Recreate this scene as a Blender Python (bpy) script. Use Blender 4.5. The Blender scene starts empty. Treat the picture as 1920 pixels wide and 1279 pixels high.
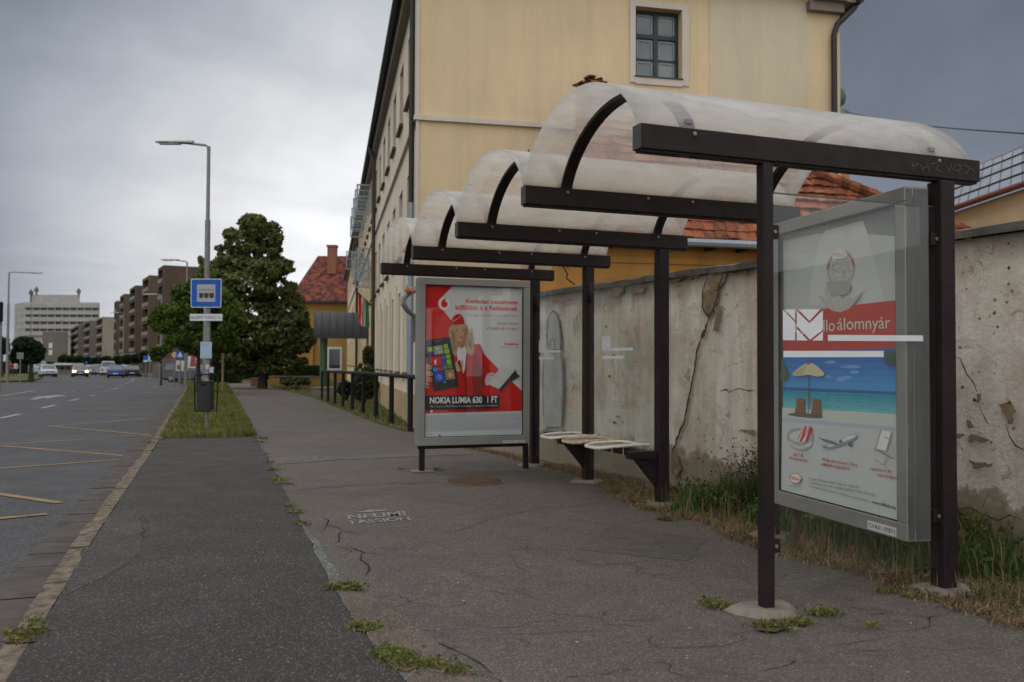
import bpy, bmesh, math, random
import numpy as np
from mathutils import Vector, Matrix, noise as mnoise
R = math.radians
random.seed(7); rng = np.random.default_rng(11)
scene = bpy.context.scene
COL = scene.collection

# ------------------------------------------------------------------ camera
FPX, PITCH, ROLL, CAMH = 1612.2, 0.0262, 0.004, 1.25
cd = bpy.data.cameras.new('camera'); cam = bpy.data.objects.new('camera', cd); COL.objects.link(cam)
cd.sensor_width = 36.0; cd.lens = FPX / 1920 * 36.0; cd.clip_start = 0.05; cd.clip_end = 3000
cam.matrix_world = Matrix.Translation((0, 0, CAMH)) @ Matrix.Rotation(math.pi / 2 + PITCH, 4, 'X') @ Matrix.Rotation(ROLL, 4, 'Z')
cd.dof.use_dof = True; cd.dof.focus_distance = 6.5; cd.dof.aperture_fstop = 2.8
scene.camera = cam
scene.render.resolution_x = 1024; scene.render.resolution_y = 682

# ------------------------------------------------------------------ sky and light (overcast)
world = bpy.data.worlds.new('World'); scene.world = world; world.use_nodes = True
wt = world.node_tree; wt.nodes.clear()
SUN_EL, SUN_AZ = R(48), R(-60)          # azimuth from +Y towards +X
def wn(t, **k):
    n = wt.nodes.new(t)
    for a, b in k.items(): setattr(n, a, b)
    return n
def wmath(op, a, b=None, c=None):
    n = wn('ShaderNodeMath', operation=op)
    for i, v in enumerate((a, b, c)):
        if v is None: continue
        if isinstance(v, (int, float)): n.inputs[i].default_value = v
        else: wt.links.new(v, n.inputs[i])
    return n.outputs[0]
sky = wn('ShaderNodeTexSky', sky_type='NISHITA', sun_disc=False, sun_elevation=SUN_EL, sun_rotation=SUN_AZ)
bg1 = wn('ShaderNodeBackground'); bg1.inputs[1].default_value = 0.1
wt.links.new(sky.outputs[0], bg1.inputs[0])
tc = wn('ShaderNodeTexCoord')
sep = wn('ShaderNodeSeparateXYZ'); wt.links.new(tc.outputs['Generated'], sep.inputs[0])
# clouds are laid out on a flat deck: direction / height
zz = wmath('MAXIMUM', wmath('ADD', sep.outputs[2], 0.12), 0.05)
cmb = wn('ShaderNodeCombineXYZ')
wt.links.new(wmath('DIVIDE', sep.outputs[0], zz), cmb.inputs[0]); wt.links.new(wmath('DIVIDE', sep.outputs[1], zz), cmb.inputs[1])
n1 = wn('ShaderNodeTexNoise'); n1.inputs['Scale'].default_value = 1.1; n1.inputs['Detail'].default_value = 7; n1.inputs['Roughness'].default_value = 0.52; n1.inputs['Distortion'].default_value = 0.5
wt.links.new(cmb.outputs[0], n1.inputs['Vector'])
n2 = wn('ShaderNodeTexNoise'); n2.inputs['Scale'].default_value = 3.6; n2.inputs['Detail'].default_value = 5; n2.inputs['Roughness'].default_value = 0.5
wt.links.new(tc.outputs['Generated'], n2.inputs['Vector'])
# the thin, bright part of the overcast: low, left of straight ahead
vd = wn('ShaderNodeVectorMath', operation='DISTANCE'); nv = wn('ShaderNodeVectorMath', operation='NORMALIZE')
wt.links.new(tc.outputs['Generated'], nv.inputs[0]); wt.links.new(nv.outputs[0], vd.inputs[0])
bd = Vector((-0.16, 1.0, 0.13)).normalized(); vd.inputs[1].default_value = bd
mr = wn('ShaderNodeMapRange', interpolation_type='SMOOTHSTEP'); wt.links.new(vd.outputs['Value'], mr.inputs[0])
mr.inputs[1].default_value = 0.0; mr.inputs[2].default_value = 0.55; mr.inputs[3].default_value = 0.80; mr.inputs[4].default_value = 0.165
def stretch(o, lo, hi):
    m = wn('ShaderNodeMapRange', interpolation_type='SMOOTHSTEP'); wt.links.new(o, m.inputs[0])
    m.inputs[1].default_value = lo; m.inputs[2].default_value = hi; m.inputs[3].default_value = -1.0; m.inputs[4].default_value = 1.0; return m.outputs[0]
ntot = wmath('ADD', wmath('MULTIPLY', stretch(n1.outputs[0], 0.30, 0.70), 0.10), wmath('MULTIPLY', stretch(n2.outputs[0], 0.34, 0.66), 0.12))
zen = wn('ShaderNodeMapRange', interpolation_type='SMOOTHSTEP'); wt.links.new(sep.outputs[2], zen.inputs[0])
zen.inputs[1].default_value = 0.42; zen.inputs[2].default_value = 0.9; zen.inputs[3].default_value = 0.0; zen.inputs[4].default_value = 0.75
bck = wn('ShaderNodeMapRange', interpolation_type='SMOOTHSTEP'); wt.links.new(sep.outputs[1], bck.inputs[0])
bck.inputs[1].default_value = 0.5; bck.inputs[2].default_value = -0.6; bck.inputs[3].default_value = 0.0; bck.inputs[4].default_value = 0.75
lum = wmath('MULTIPLY', wmath('ADD', mr.outputs[0], wmath('ADD', zen.outputs[0], bck.outputs[0])), wmath('ADD', ntot, 1.0))  # added brightness out of view, overhead and behind, lights the ground and gable
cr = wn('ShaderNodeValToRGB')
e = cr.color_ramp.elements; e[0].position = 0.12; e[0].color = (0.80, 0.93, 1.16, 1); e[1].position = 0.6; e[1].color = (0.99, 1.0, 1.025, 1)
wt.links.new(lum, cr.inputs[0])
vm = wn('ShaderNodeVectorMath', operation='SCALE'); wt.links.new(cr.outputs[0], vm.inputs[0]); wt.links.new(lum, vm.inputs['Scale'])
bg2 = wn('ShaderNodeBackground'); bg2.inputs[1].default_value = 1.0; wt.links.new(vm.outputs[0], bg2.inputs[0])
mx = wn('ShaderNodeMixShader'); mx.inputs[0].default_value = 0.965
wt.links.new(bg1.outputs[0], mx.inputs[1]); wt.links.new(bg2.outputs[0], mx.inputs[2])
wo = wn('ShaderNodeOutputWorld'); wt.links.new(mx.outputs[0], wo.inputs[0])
sl = bpy.data.lights.new('sun', 'SUN'); sl.energy = 0.55; sl.angle = R(25); sl.color = (1.0, 0.95, 0.88)
so = bpy.data.objects.new('sun', sl); COL.objects.link(so)
sd = Vector((math.sin(SUN_AZ) * math.cos(SUN_EL), math.cos(SUN_AZ) * math.cos(SUN_EL), math.sin(SUN_EL)))
so.rotation_euler = (-sd).to_track_quat('-Z', 'Y').to_euler(); so.location = sd * 60
vs = scene.view_settings; vs.view_transform = 'Standard'; vs.look = 'None'; vs.exposure = 0.24; vs.gamma = 1.0

# ------------------------------------------------------------------ geometry of the view, used to lay things out on the ground
def ray(x, y):
    u, v = x - 960, y - 639.5; c, s = math.cos(ROLL), math.sin(ROLL)
    u, v = c * u + s * v, -s * u + c * v
    cp, sp = math.cos(PITCH), math.sin(PITCH)
    return Vector((u / FPX, cp + v / FPX * sp, sp - v / FPX * cp))
def gz(Y): return -0.005 * (min(max(Y, 20.0), 150.0) - 20.0)       # the street falls gently away
def G(x, y, z0=0.0):
    d = ray(x, y); z = z0
    for _ in range(12):
        t = (z - CAMH) / d.z; z = z0 + gz(d.y * t)
    return Vector((d.x * t, d.y * t, z))
def at(x, y, Y):
    d = ray(x, y); t = Y / d.y; return Vector((d.x * t, Y, CAMH + d.z * t))
def onplane(x, y, p, n):
    d = ray(x, y); o = Vector((0, 0, CAMH)); return o + d * ((Vector(p) - o).dot(n) / d.dot(n))

# ------------------------------------------------------------------ material helpers
MATS = {}
class NT:
    def __init__(s, name):
        s.m = bpy.data.materials.new(name); s.m.use_nodes = True; s.t = s.m.node_tree; s.t.nodes.clear()
        s.out = s.n('ShaderNodeOutputMaterial'); s.b = s.n('ShaderNodeBsdfPrincipled'); s.l(s.b.outputs[0], s.out.inputs[0])
        MATS[name] = s.m
    def n(s, t, **k):
        nd = s.t.nodes.new(t)
        for a, b in k.items(): setattr(nd, a, b)
        return nd
    def l(s, a, b): s.t.links.new(a, b)
    def noise(s, scale, detail=4, rough=0.55, vec=None, dist=0.0):
        nd = s.n('ShaderNodeTexNoise'); nd.inputs['Scale'].default_value = scale; nd.inputs['Detail'].default_value = detail
        nd.inputs['Roughness'].default_value = rough; nd.inputs['Distortion'].default_value = dist
        s.l(vec or s.co(), nd.inputs['Vector']); return nd.outputs[0]
    def co(s, scale=None, rot=None):
        if not hasattr(s, '_tc'): s._tc = s.n('ShaderNodeTexCoord')
        o = s._tc.outputs['Object']
        if scale or rot:
            mp = s.n('ShaderNodeMapping'); s.l(o, mp.inputs[0])
            if scale: mp.inputs['Scale'].default_value = scale
            if rot: mp.inputs['Rotation'].default_value = rot
            o = mp.outputs[0]
        return o
    def ramp(s, fac, stops, interp='LINEAR'):
        nd = s.n('ShaderNodeValToRGB'); el = nd.color_ramp.elements; nd.color_ramp.interpolation = interp
        while len(el) < len(stops): el.new(0.5)
        for i, (p, c) in enumerate(stops):
            el[i].position = p; el[i].color = (c, c, c, 1) if isinstance(c, (int, float)) else (*c, 1)
        s.l(fac, nd.inputs[0]); return nd.outputs[0]
    def mix(s, fac, a, b, mode='MIX'):
        nd = s.n('ShaderNodeMix', data_type='RGBA', blend_type=mode)
        for i, v in ((0, fac), (6, a), (7, b)):
            if isinstance(v, (int, float)): nd.inputs[i].default_value = v
            elif isinstance(v, tuple): nd.inputs[i].default_value = (*v, 1)
            else: s.l(v, nd.inputs[i])
        return nd.outputs[2]
    def math(s, op, a, b=None):
        nd = s.n('ShaderNodeMath', operation=op)
        for i, v in enumerate((a, b)):
            if v is None: continue
            if isinstance(v, (int, float)): nd.inputs[i].default_value = v
            else: s.l(v, nd.inputs[i])
        return nd.outputs[0]
    def bump(s, h, strength=0.3, dist=0.02):
        nd = s.n('ShaderNodeBump'); nd.inputs['Strength'].default_value = strength; nd.inputs['Distance'].default_value = dist
        s.l(h, nd.inputs['Height']); s.l(nd.outputs[0], s.b.inputs['Normal'])
    def set(s, color=None, rough=None, metal=None, spec=None):
        for k, v in (('Base Color', color), ('Roughness', rough), ('Metallic', metal), ('Specular IOR Level', spec)):
            if v is None: continue
            if isinstance(v, (int, float)): s.b.inputs[k].default_value = v
            elif isinstance(v, tuple): s.b.inputs[k].default_value = (*v, 1)
            else: s.l(v, s.b.inputs[k])
        return s

def plain(name, c, rough=0.6, metal=0.0, var=0.12, scale=6.0, spec=0.4, bump=0.0):
    if name in MATS: return MATS[name]
    t = NT(name); nz = t.noise(scale, 5)
    lo = tuple(v * (1 - var) for v in c); hi = tuple(min(1, v * (1 + var)) for v in c)
    t.set(t.ramp(nz, [(0.3, lo), (0.7, hi)]), rough, metal, spec)
    if bump: t.bump(t.noise(scale * 8, 3), bump, 0.004)
    return t.m

def asphalt(name, c, stone=0.5, scale=1.0, wear=0.25, tint=(1.0, 0.97, 0.94)):
    t = NT(name)
    vor = t.n('ShaderNodeTexVoronoi'); vor.inputs['Scale'].default_value = 95 * scale; t.l(t.co(), vor.inputs['Vector'])
    sepc = t.n('ShaderNodeSeparateColor'); t.l(vor.outputs['Color'], sepc.inputs[0])
    st = t.ramp(sepc.outputs[0], [(0.0, 0.55), (0.55, 0.85), (0.86, 1.15), (0.93, 1.15 + 2.2 * stone), (1.0, 1.3 + 4.5 * stone)])
    big = t.ramp(t.noise(0.55, 6, 0.6, dist=0.4), [(0.3, 1 - wear), (0.7, 1 + wear)])
    mid = t.ramp(t.noise(6, 5, 0.65), [(0.3, 0.84), (0.72, 1.18)])
    fine = t.ramp(t.noise(160, 3), [(0.3, 0.8), (0.7, 1.2)])
    col = t.mix(1.0, tuple(a * b for a, b in zip(c, tint)), st, 'MULTIPLY')
    stn = t.ramp(t.noise(1.7, 7, 0.7, dist=0.8), [(0.32, 1.14), (0.45, 1.0), (0.58, 1.0), (0.68, 0.80)])
    for k in (big, mid, fine, stn): col = t.mix(1.0, col, k, 'MULTIPLY')
    t.set(col, t.ramp(t.noise(3, 3), [(0.3, 0.72), (0.7, 0.9)]), 0, 0.35)
    t.bump(t.math('ADD', t.math('MULTIPLY', vor.outputs['Distance'], -1.0), t.math('MULTIPLY', t.noise(40 * scale, 4), 0.9)), 0.55, 0.006)
    return t.m

M_PAVE = asphalt('pavement_asphalt', (0.089, 0.078, 0.070), 0.15, 1.7, 0.14)
M_PLAT = asphalt('platform_asphalt', (0.032, 0.029, 0.027), 0.6, 1.5, 0.16)
M_ROAD = asphalt('road_asphalt', (0.052, 0.052, 0.054), 0.22, 1.2, 0.16, (1, 1, 1))
M_PATCH = asphalt('patch_asphalt', (0.085, 0.078, 0.072), 0.4, 0.8, 0.25)
M_CONC = plain('concrete', (0.17, 0.15, 0.125), 0.9, 0, 0.3, 9, 0.2, 0.5)
M_KERB = plain('kerb_stone', (0.125, 0.102, 0.078), 0.95, 0, 0.55, 13, 0.1, 1.0)
M_GUT = plain('gutter_block', (0.068, 0.058, 0.051), 0.9, 0, 0.25, 5, 0.2, 0.5)
M_GUTROAD = M_ROAD
M_WCRACK = plain('wall_crack_brown', (0.07, 0.052, 0.038), 1.0, 0, 0.4, 9, 0.1)
M_CRACK = plain('crack_dark', (0.022, 0.019, 0.016), 1.0, 0, 0.2, 9, 0.1)
M_YEL = plain('road_paint_yellow', (0.18, 0.115, 0.048), 0.7, 0, 0.35, 5)
M_WHT = plain('road_paint_white', (0.22, 0.22, 0.22), 0.7, 0, 0.25, 4)
M_STEN = plain('stencil_paint', (0.165, 0.153, 0.142), 0.8, 0, 0.45, 22)
M_STEEL = None
def dark_steel():
    t = NT('dark_steel'); nz = t.noise(3, 5)
    sp = t.ramp(t.noise(90, 2), [(0.68, 0.0), (0.72, 1.0)])
    c = t.ramp(nz, [(0.3, (0.013, 0.0080, 0.0075)), (0.7, (0.023, 0.0145, 0.0135))])
    rs = t.ramp(t.noise(17, 7, 0.75, dist=0.5), [(0.66, 0.0), (0.70, 0.7)])
    c = t.mix(rs, c, (0.06, 0.032, 0.02)); sc = t.ramp(t.noise(5, 8, 0.8, t.co((0.3, 0.3, 3)), 0.4), [(0.60, 0.0), (0.72, 0.35)]); c = t.mix(sc, c, (0.05, 0.043, 0.04))
    t.set(t.mix(t.math('MULTIPLY', sp, 0.3), c, (0.12, 0.11, 0.1)), t.ramp(t.noise(12, 4), [(0.3, 0.5), (0.7, 0.75)]), 0.0, 0.22)
    t.bump(t.math('ADD', t.noise(60, 3), t.math('MULTIPLY', t.noise(7, 5), 1.5)), 0.25, 0.004); return t.m
M_STEEL = dark_steel()
M_ALU = plain('anodised_aluminium', (0.27, 0.262, 0.24), 0.42, 0.35, 0.10, 3, 0.5)
M_ALUD = plain('dull_aluminium_side', (0.17, 0.17, 0.165), 0.5, 0.35, 0.12, 3, 0.5)
M_GALV = plain('galvanised_steel', (0.20, 0.20, 0.195), 0.55, 0.3, 0.15, 8)
M_BLACK = plain('black_paint', (0.009, 0.0095, 0.011), 0.65, 0, 0.2, 5, 0.2)
M_RUST = plain('rusty_iron', (0.085, 0.048, 0.030), 0.85, 0, 0.4, 22, 0.3, 0.6)

def polycarb():
    t = NT('polycarbonate'); t.t.nodes.remove(t.b)
    tr = t.n('ShaderNodeBsdfTransparent'); tr.inputs[0].default_value = (0.94, 0.92, 0.88, 1)
    tl = t.n('ShaderNodeBsdfTranslucent'); di = t.n('ShaderNodeBsdfDiffuse'); gl = t.n('ShaderNodeBsdfGlossy'); gl.inputs['Roughness'].default_value = 0.22
    dirt = t.ramp(t.noise(3.5, 7, 0.65, t.co((1, 2.5, 2.5)), 0.6), [(0.3, (0.62, 0.585, 0.54)), (0.6, (0.78, 0.76, 0.73)), (0.8, (0.86, 0.85, 0.83))])
    t.l(dirt, tl.inputs[0]); t.l(dirt, di.inputs[0])
    s1 = t.n('ShaderNodeMixShader'); s1.inputs[0].default_value = 0.42; t.l(tl.outputs[0], s1.inputs[1]); t.l(di.outputs[0], s1.inputs[2])
    lw = t.n('ShaderNodeLayerWeight'); lw.inputs[0].default_value = 0.5
    fac = t.ramp(lw.outputs['Facing'], [(0.0, 0.15), (0.35, 0.23), (0.6, 0.46), (0.85, 0.80), (1.0, 0.94)])
    cl = t.ramp(t.noise(2.2, 6, 0.6, dist=1.0), [(0.35, 0.0), (0.75, 0.14)])
    fac = t.math('MINIMUM', t.math('ADD', fac, cl), 1.0)
    s2 = t.n('ShaderNodeMixShader'); t.l(fac, s2.inputs[0]); t.l(tr.outputs[0], s2.inputs[1]); t.l(s1.outputs[0], s2.inputs[2])
    fr = t.math('ADD', t.math('MULTIPLY', t.math('POWER', lw.outputs['Facing'], 5.0), 0.4), 0.02)
    s3 = t.n('ShaderNodeMixShader'); t.l(fr, s3.inputs[0]); t.l(s2.outputs[0], s3.inputs[1]); t.l(gl.outputs[0], s3.inputs[2])
    t.l(s3.outputs[0], t.out.inputs[0]); return t.m
M_POLY = polycarb()
def pane(name, tint, haze):
    t = NT(name); t.t.nodes.remove(t.b)
    tr = t.n('ShaderNodeBsdfTransparent'); tr.inputs[0].default_value = (*tint, 1)
    gl = t.n('ShaderNodeBsdfGlossy'); gl.inputs['Roughness'].default_value = 0.02
    di = t.n('ShaderNodeBsdfDiffuse'); di.inputs[0].default_value = (0.5, 0.52, 0.5, 1)
    hz = t.ramp(t.noise(2.4, 7, 0.62, t.co((1, 1, 0.6)), 0.8), [(0.3, haze * 0.3), (0.72, haze)])
    s1 = t.n('ShaderNodeMixShader'); t.l(hz, s1.inputs[0]); t.l(tr.outputs[0], s1.inputs[1]); t.l(di.outputs[0], s1.inputs[2])
    lw = t.n('ShaderNodeLayerWeight'); lw.inputs[0].default_value = 0.5
    fr = t.math('ADD', t.math('MULTIPLY', t.math('POWER', lw.outputs['Facing'], 5.0), 0.7), 0.03)
    s2 = t.n('ShaderNodeMixShader'); t.l(fr, s2.inputs[0]); t.l(s1.outputs[0], s2.inputs[1]); t.l(gl.outputs[0], s2.inputs[2])
    t.l(s2.outputs[0], t.out.inputs[0]); return t.m
M_GLASS = pane('shelter_glass', (0.965, 0.98, 0.965), 0.03)
M_SGLASS = pane('side_glass', (0.985, 0.99, 0.985), 0.016)
M_CGLASS = pane('case_glass', (0.985, 0.99, 0.985), 0.012)
M_DECAL = plain('white_film', (0.62, 0.63, 0.64), 0.6, 0, 0.04, 6)
def wglass():
    t = NT('window_glass'); t.set(t.ramp(t.noise(0.8, 3), [(0.3, (0.055, 0.062, 0.07)), (0.7, (0.16, 0.17, 0.18))]), 0.06, 0.0, 1.0); return t.m
M_WG = wglass()
M_WGD = plain('dark_window', (0.025, 0.025, 0.028), 0.12, 0, 0.4, 0.6, 0.8)

def stucco(name, c, stain=0.18):
    t = NT(name)
    a = t.ramp(t.noise(0.35, 6, 0.6), [(0.3, 1 - stain), (0.7, 1 + stain * 0.5)])
    b = t.ramp(t.noise(2.2, 6, 0.6, t.co((1, 1, 0.25))), [(0.3, 1 - stain * 0.6), (0.7, 1.04)])
    f = t.ramp(t.noise(40, 3), [(0.3, 0.94), (0.7, 1.05)])
    st = t.ramp(t.noise(1.6, 6, 0.7, t.co((2.2, 2.2, 0.12)), 0.3), [(0.52, 1.0), (0.75, 1 - stain * 0.9)])
    col = t.mix(1.0, c, a, 'MULTIPLY'); col = t.mix(1.0, col, st, 'MULTIPLY'); col = t.mix(1.0, col, b, 'MULTIPLY'); col = t.mix(1.0, col, f, 'MULTIPLY')
    t.set(col, 0.9, 0, 0.2); t.bump(t.noise(70, 4), 0.25, 0.006); return t.m
M_YWALL = stucco('yellow_stucco', (0.64, 0.495, 0.305), 0.14)
M_YWALLP = stucco('pale_yellow_stucco', (0.56, 0.48, 0.34), 0.10)
M_CREAM = stucco('cream_stucco', (0.60, 0.53, 0.42), 0.12)
M_ORANGE = stucco('orange_stucco', (0.47, 0.235, 0.06), 0.3)
M_OCHRE = stucco('ochre_stucco', (0.36, 0.21, 0.065), 0.2)
M_TRIM = stucco('trim_stucco', (0.56, 0.49, 0.42), 0.1)
M_BROWN = stucco('brown_panel', (0.098, 0.066, 0.050), 0.2)
M_BROWN2 = stucco('olive_brown_panel', (0.115, 0.086, 0.060), 0.2)
M_BEIGE = stucco('beige_panel', (0.27, 0.235, 0.19), 0.12)
M_GREYW = stucco('pale_concrete_cladding', (0.36, 0.345, 0.325), 0.15)
M_GREYD = stucco('grey_brown_cladding', (0.17, 0.145, 0.125), 0.2)

def old_plaster():
    t = NT('old_plaster')
    big = t.noise(0.9, 7, 0.62, dist=0.6)
    base = t.ramp(big, [(0.25, (0.40, 0.355, 0.29)), (0.40, (0.65, 0.60, 0.52)), (0.75, (0.75, 0.715, 0.645))])
    streak = t.ramp(t.noise(3.0, 6, 0.65, t.co((2.2, 1, 0.22))), [(0.35, (0.74, 0.70, 0.64)), (0.62, (1.0, 1.0, 1.0))])
    col = t.mix(0.9, base, streak, 'MULTIPLY')
    st2 = t.ramp(t.noise(7, 6, 0.7, dist=0.9), [(0.60, 0.0), (0.68, 0.75)])
    col = t.mix(st2, col, (0.30, 0.235, 0.165))
    pink = t.ramp(t.noise(1.9, 7, 0.68, t.co((1, 1, 0.8), (0.3, 0, 0))), [(0.48, 0.0), (0.62, 0.5)])
    col = t.mix(pink, col, (0.42, 0.30, 0.24))
    # damp and splash dirt rising from the ground, with a ragged upper edge
    sp = t.n('ShaderNodeSeparateXYZ'); t.l(t.co(), sp.inputs[0])
    h = t.math('ADD', sp.outputs[2], t.math('MULTIPLY', t.noise(4.2, 6, 0.65), -0.62))
    damp = t.ramp(h, [(-0.0, 0.9), (0.05, 0.7), (0.08, 0.0)])
    tp = t.math('ADD', sp.outputs[2], t.math('MULTIPLY', t.noise(5.0, 7, 0.72, t.co((1.0, 1, 0.35))), 0.55))
    col = t.mix(t.ramp(t.math('SUBTRACT', tp, 1.35), [(0.80, 0.0), (0.93, 0.55), (1.0, 0.75)]), col, (0.27, 0.225, 0.17))
    bl = t.ramp(t.noise(2.6, 8, 0.75, dist=1.6), [(0.56, 0.0), (0.6, 0.5), (0.66, 0.25), (0.8, 0.5)])
    col = t.mix(bl, col, (0.40, 0.345, 0.27))
    fl = t.ramp(t.noise(13, 7, 0.75), [(0.62, 0.0), (0.66, 0.8)])
    col = t.mix(fl, col, (0.33, 0.27, 0.2))
    col = t.mix(damp, col, (0.235, 0.19, 0.135))
    t.set(col, 0.95, 0, 0.15)
    hgt = t.math('ADD', t.math('MULTIPLY', big, 1.2), t.math('MULTIPLY', t.noise(26, 5, 0.65), 0.5))
    t.bump(t.math('SUBTRACT', hgt, t.math('MULTIPLY', st2, 0.5)), 0.7, 0.02); return t.m
M_OLD = old_plaster()
M_BARE = plain('bare_render', (0.225, 0.165, 0.105), 0.95, 0, 0.3, 14, 0.15, 0.7)
M_COPE = plain('coping_concrete', (0.115, 0.105, 0.09), 0.95, 0, 0.35, 8, 0.15, 0.7)

def rooftile(name, c1, c2, c3, sc=(4.6, 3.0)):
    t = NT(name)
    vor = t.noise(1.2, 5, 0.6)
    cell = t.n('ShaderNodeTexVoronoi'); cell.inputs['Scale'].default_value = 3.4; t.l(t.co((1.6, 1.0, 1.0)), cell.inputs['Vector'])
    sc_ = t.n('ShaderNodeSeparateColor'); t.l(cell.outputs['Color'], sc_.inputs[0])
    col = t.ramp(sc_.outputs[0], [(0.0, c1), (0.45, c2), (0.8, c2), (1.0, c3)])
    col = t.mix(1.0, col, t.ramp(vor, [(0.3, 0.62), (0.7, 1.2)]), 'MULTIPLY')
    t.set(col, 0.85, 0, 0.2)
    wv = t.n('ShaderNodeTexWave', wave_type='BANDS', bands_direction='X'); wv.inputs['Scale'].default_value = 0.75; wv.inputs['Distortion'].default_value = 0.6
    t.l(t.co(), wv.inputs['Vector']); t.bump(t.math('ADD', wv.outputs[1], t.noise(20, 3)), 0.7, 0.04); return t.m
M_TILE = rooftile('terracotta_tile', (0.13, 0.045, 0.026), (0.30, 0.098, 0.048), (0.36, 0.155, 0.085))
M_TILE2 = rooftile('old_terracotta_tile', (0.045, 0.025, 0.02), (0.23, 0.075, 0.04), (0.30, 0.115, 0.065))
M_BRICK = plain('brick_red', (0.24, 0.105, 0.065), 0.9, 0, 0.3, 12, 0.2, 0.5)
M_ZINC = plain('zinc_roof', (0.24, 0.27, 0.31), 0.5, 0.2, 0.15, 1.5, 0.5)
M_MROOF = plain('dark_metal_roof', (0.024, 0.0245, 0.028), 0.55, 0.0, 0.2, 3, 0.5)
M_SOFFIT = plain('soffit_paint', (0.20, 0.17, 0.14), 0.8, 0, 0.1, 3)
M_GREEN = plain('green_paint', (0.05, 0.09, 0.035), 0.5, 0, 0.15, 4)
M_DGREEN = plain('dark_green_frame', (0.012, 0.035, 0.028), 0.5, 0, 0.15, 4)
M_COPPER = plain('copper_patina', (0.06, 0.13, 0.10), 0.6, 0.1, 0.25, 3)
M_WFR = plain('white_frame', (0.55, 0.55, 0.53), 0.5, 0, 0.06, 4)

def leafy(name, c1, c2, c3, trans=0.35, clump=0.6):
    t = NT(name)
    g = t.n('ShaderNodeNewGeometry'); isl = g.outputs['Random Per Island']
    col = t.ramp(isl, [(0.0, c1), (0.5, c2), (1.0, c3)])
    col = t.mix(1.0, col, t.ramp(t.noise(clump, 4), [(0.3, 0.65), (0.7, 1.3)]), 'MULTIPLY')
    t.set(col, 0.65, 0, 0.25)
    tl = t.n('ShaderNodeBsdfTranslucent'); t.l(col, tl.inputs[0])
    ms = t.n('ShaderNodeMixShader'); ms.inputs[0].default_value = trans; t.l(t.b.outputs[0], ms.inputs[1]); t.l(tl.outputs[0], ms.inputs[2])
    t.l(ms.outputs[0], t.out.inputs[0]); return t.m
M_LEAF1 = leafy('lime_leaves', (0.05, 0.07, 0.02), (0.115, 0.14, 0.04), (0.22, 0.22, 0.085))
M_LEAF2 = leafy('maple_leaves', (0.04, 0.07, 0.012), (0.085, 0.14, 0.022), (0.16, 0.21, 0.04))
M_LEAF3 = leafy('dark_leaves', (0.010, 0.022, 0.008), (0.022, 0.042, 0.013), (0.035, 0.06, 0.018))
M_GRASS = leafy('grass_green', (0.065, 0.085, 0.018), (0.12, 0.145, 0.03), (0.22, 0.20, 0.065), 0.3, 1.5)
M_GRASSD = leafy('grass_tall', (0.030, 0.060, 0.014), (0.06, 0.11, 0.024), (0.12, 0.16, 0.045), 0.3, 2.0)
M_STRAW = leafy('straw', (0.11, 0.075, 0.035), (0.20, 0.14, 0.07), (0.30, 0.21, 0.11), 0.25, 4)
M_BARK = plain('bark', (0.045, 0.036, 0.028), 0.95, 0, 0.35, 9, 0.15, 0.8)
def soil():
    t = NT('soil'); a = t.noise(1.5, 7, 0.65)
    t.set(t.ramp(a, [(0.25, (0.055, 0.05, 0.025)), (0.5, (0.095, 0.075, 0.04)), (0.75, (0.15, 0.11, 0.06))]), 0.95, 0, 0.15); t.bump(t.noise(18, 6), 0.8, 0.04); return t.m
M_SOIL = soil()
def turf():
    t = NT('turf'); a = t.noise(0.6, 7, 0.65)
    t.set(t.ramp(a, [(0.3, (0.045, 0.055, 0.016)), (0.6, (0.085, 0.088, 0.028)), (0.8, (0.14, 0.115, 0.045))]), 0.95, 0, 0.15); t.bump(t.noise(14, 6), 0.8, 0.05); return t.m
M_TURF = turf()

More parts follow.
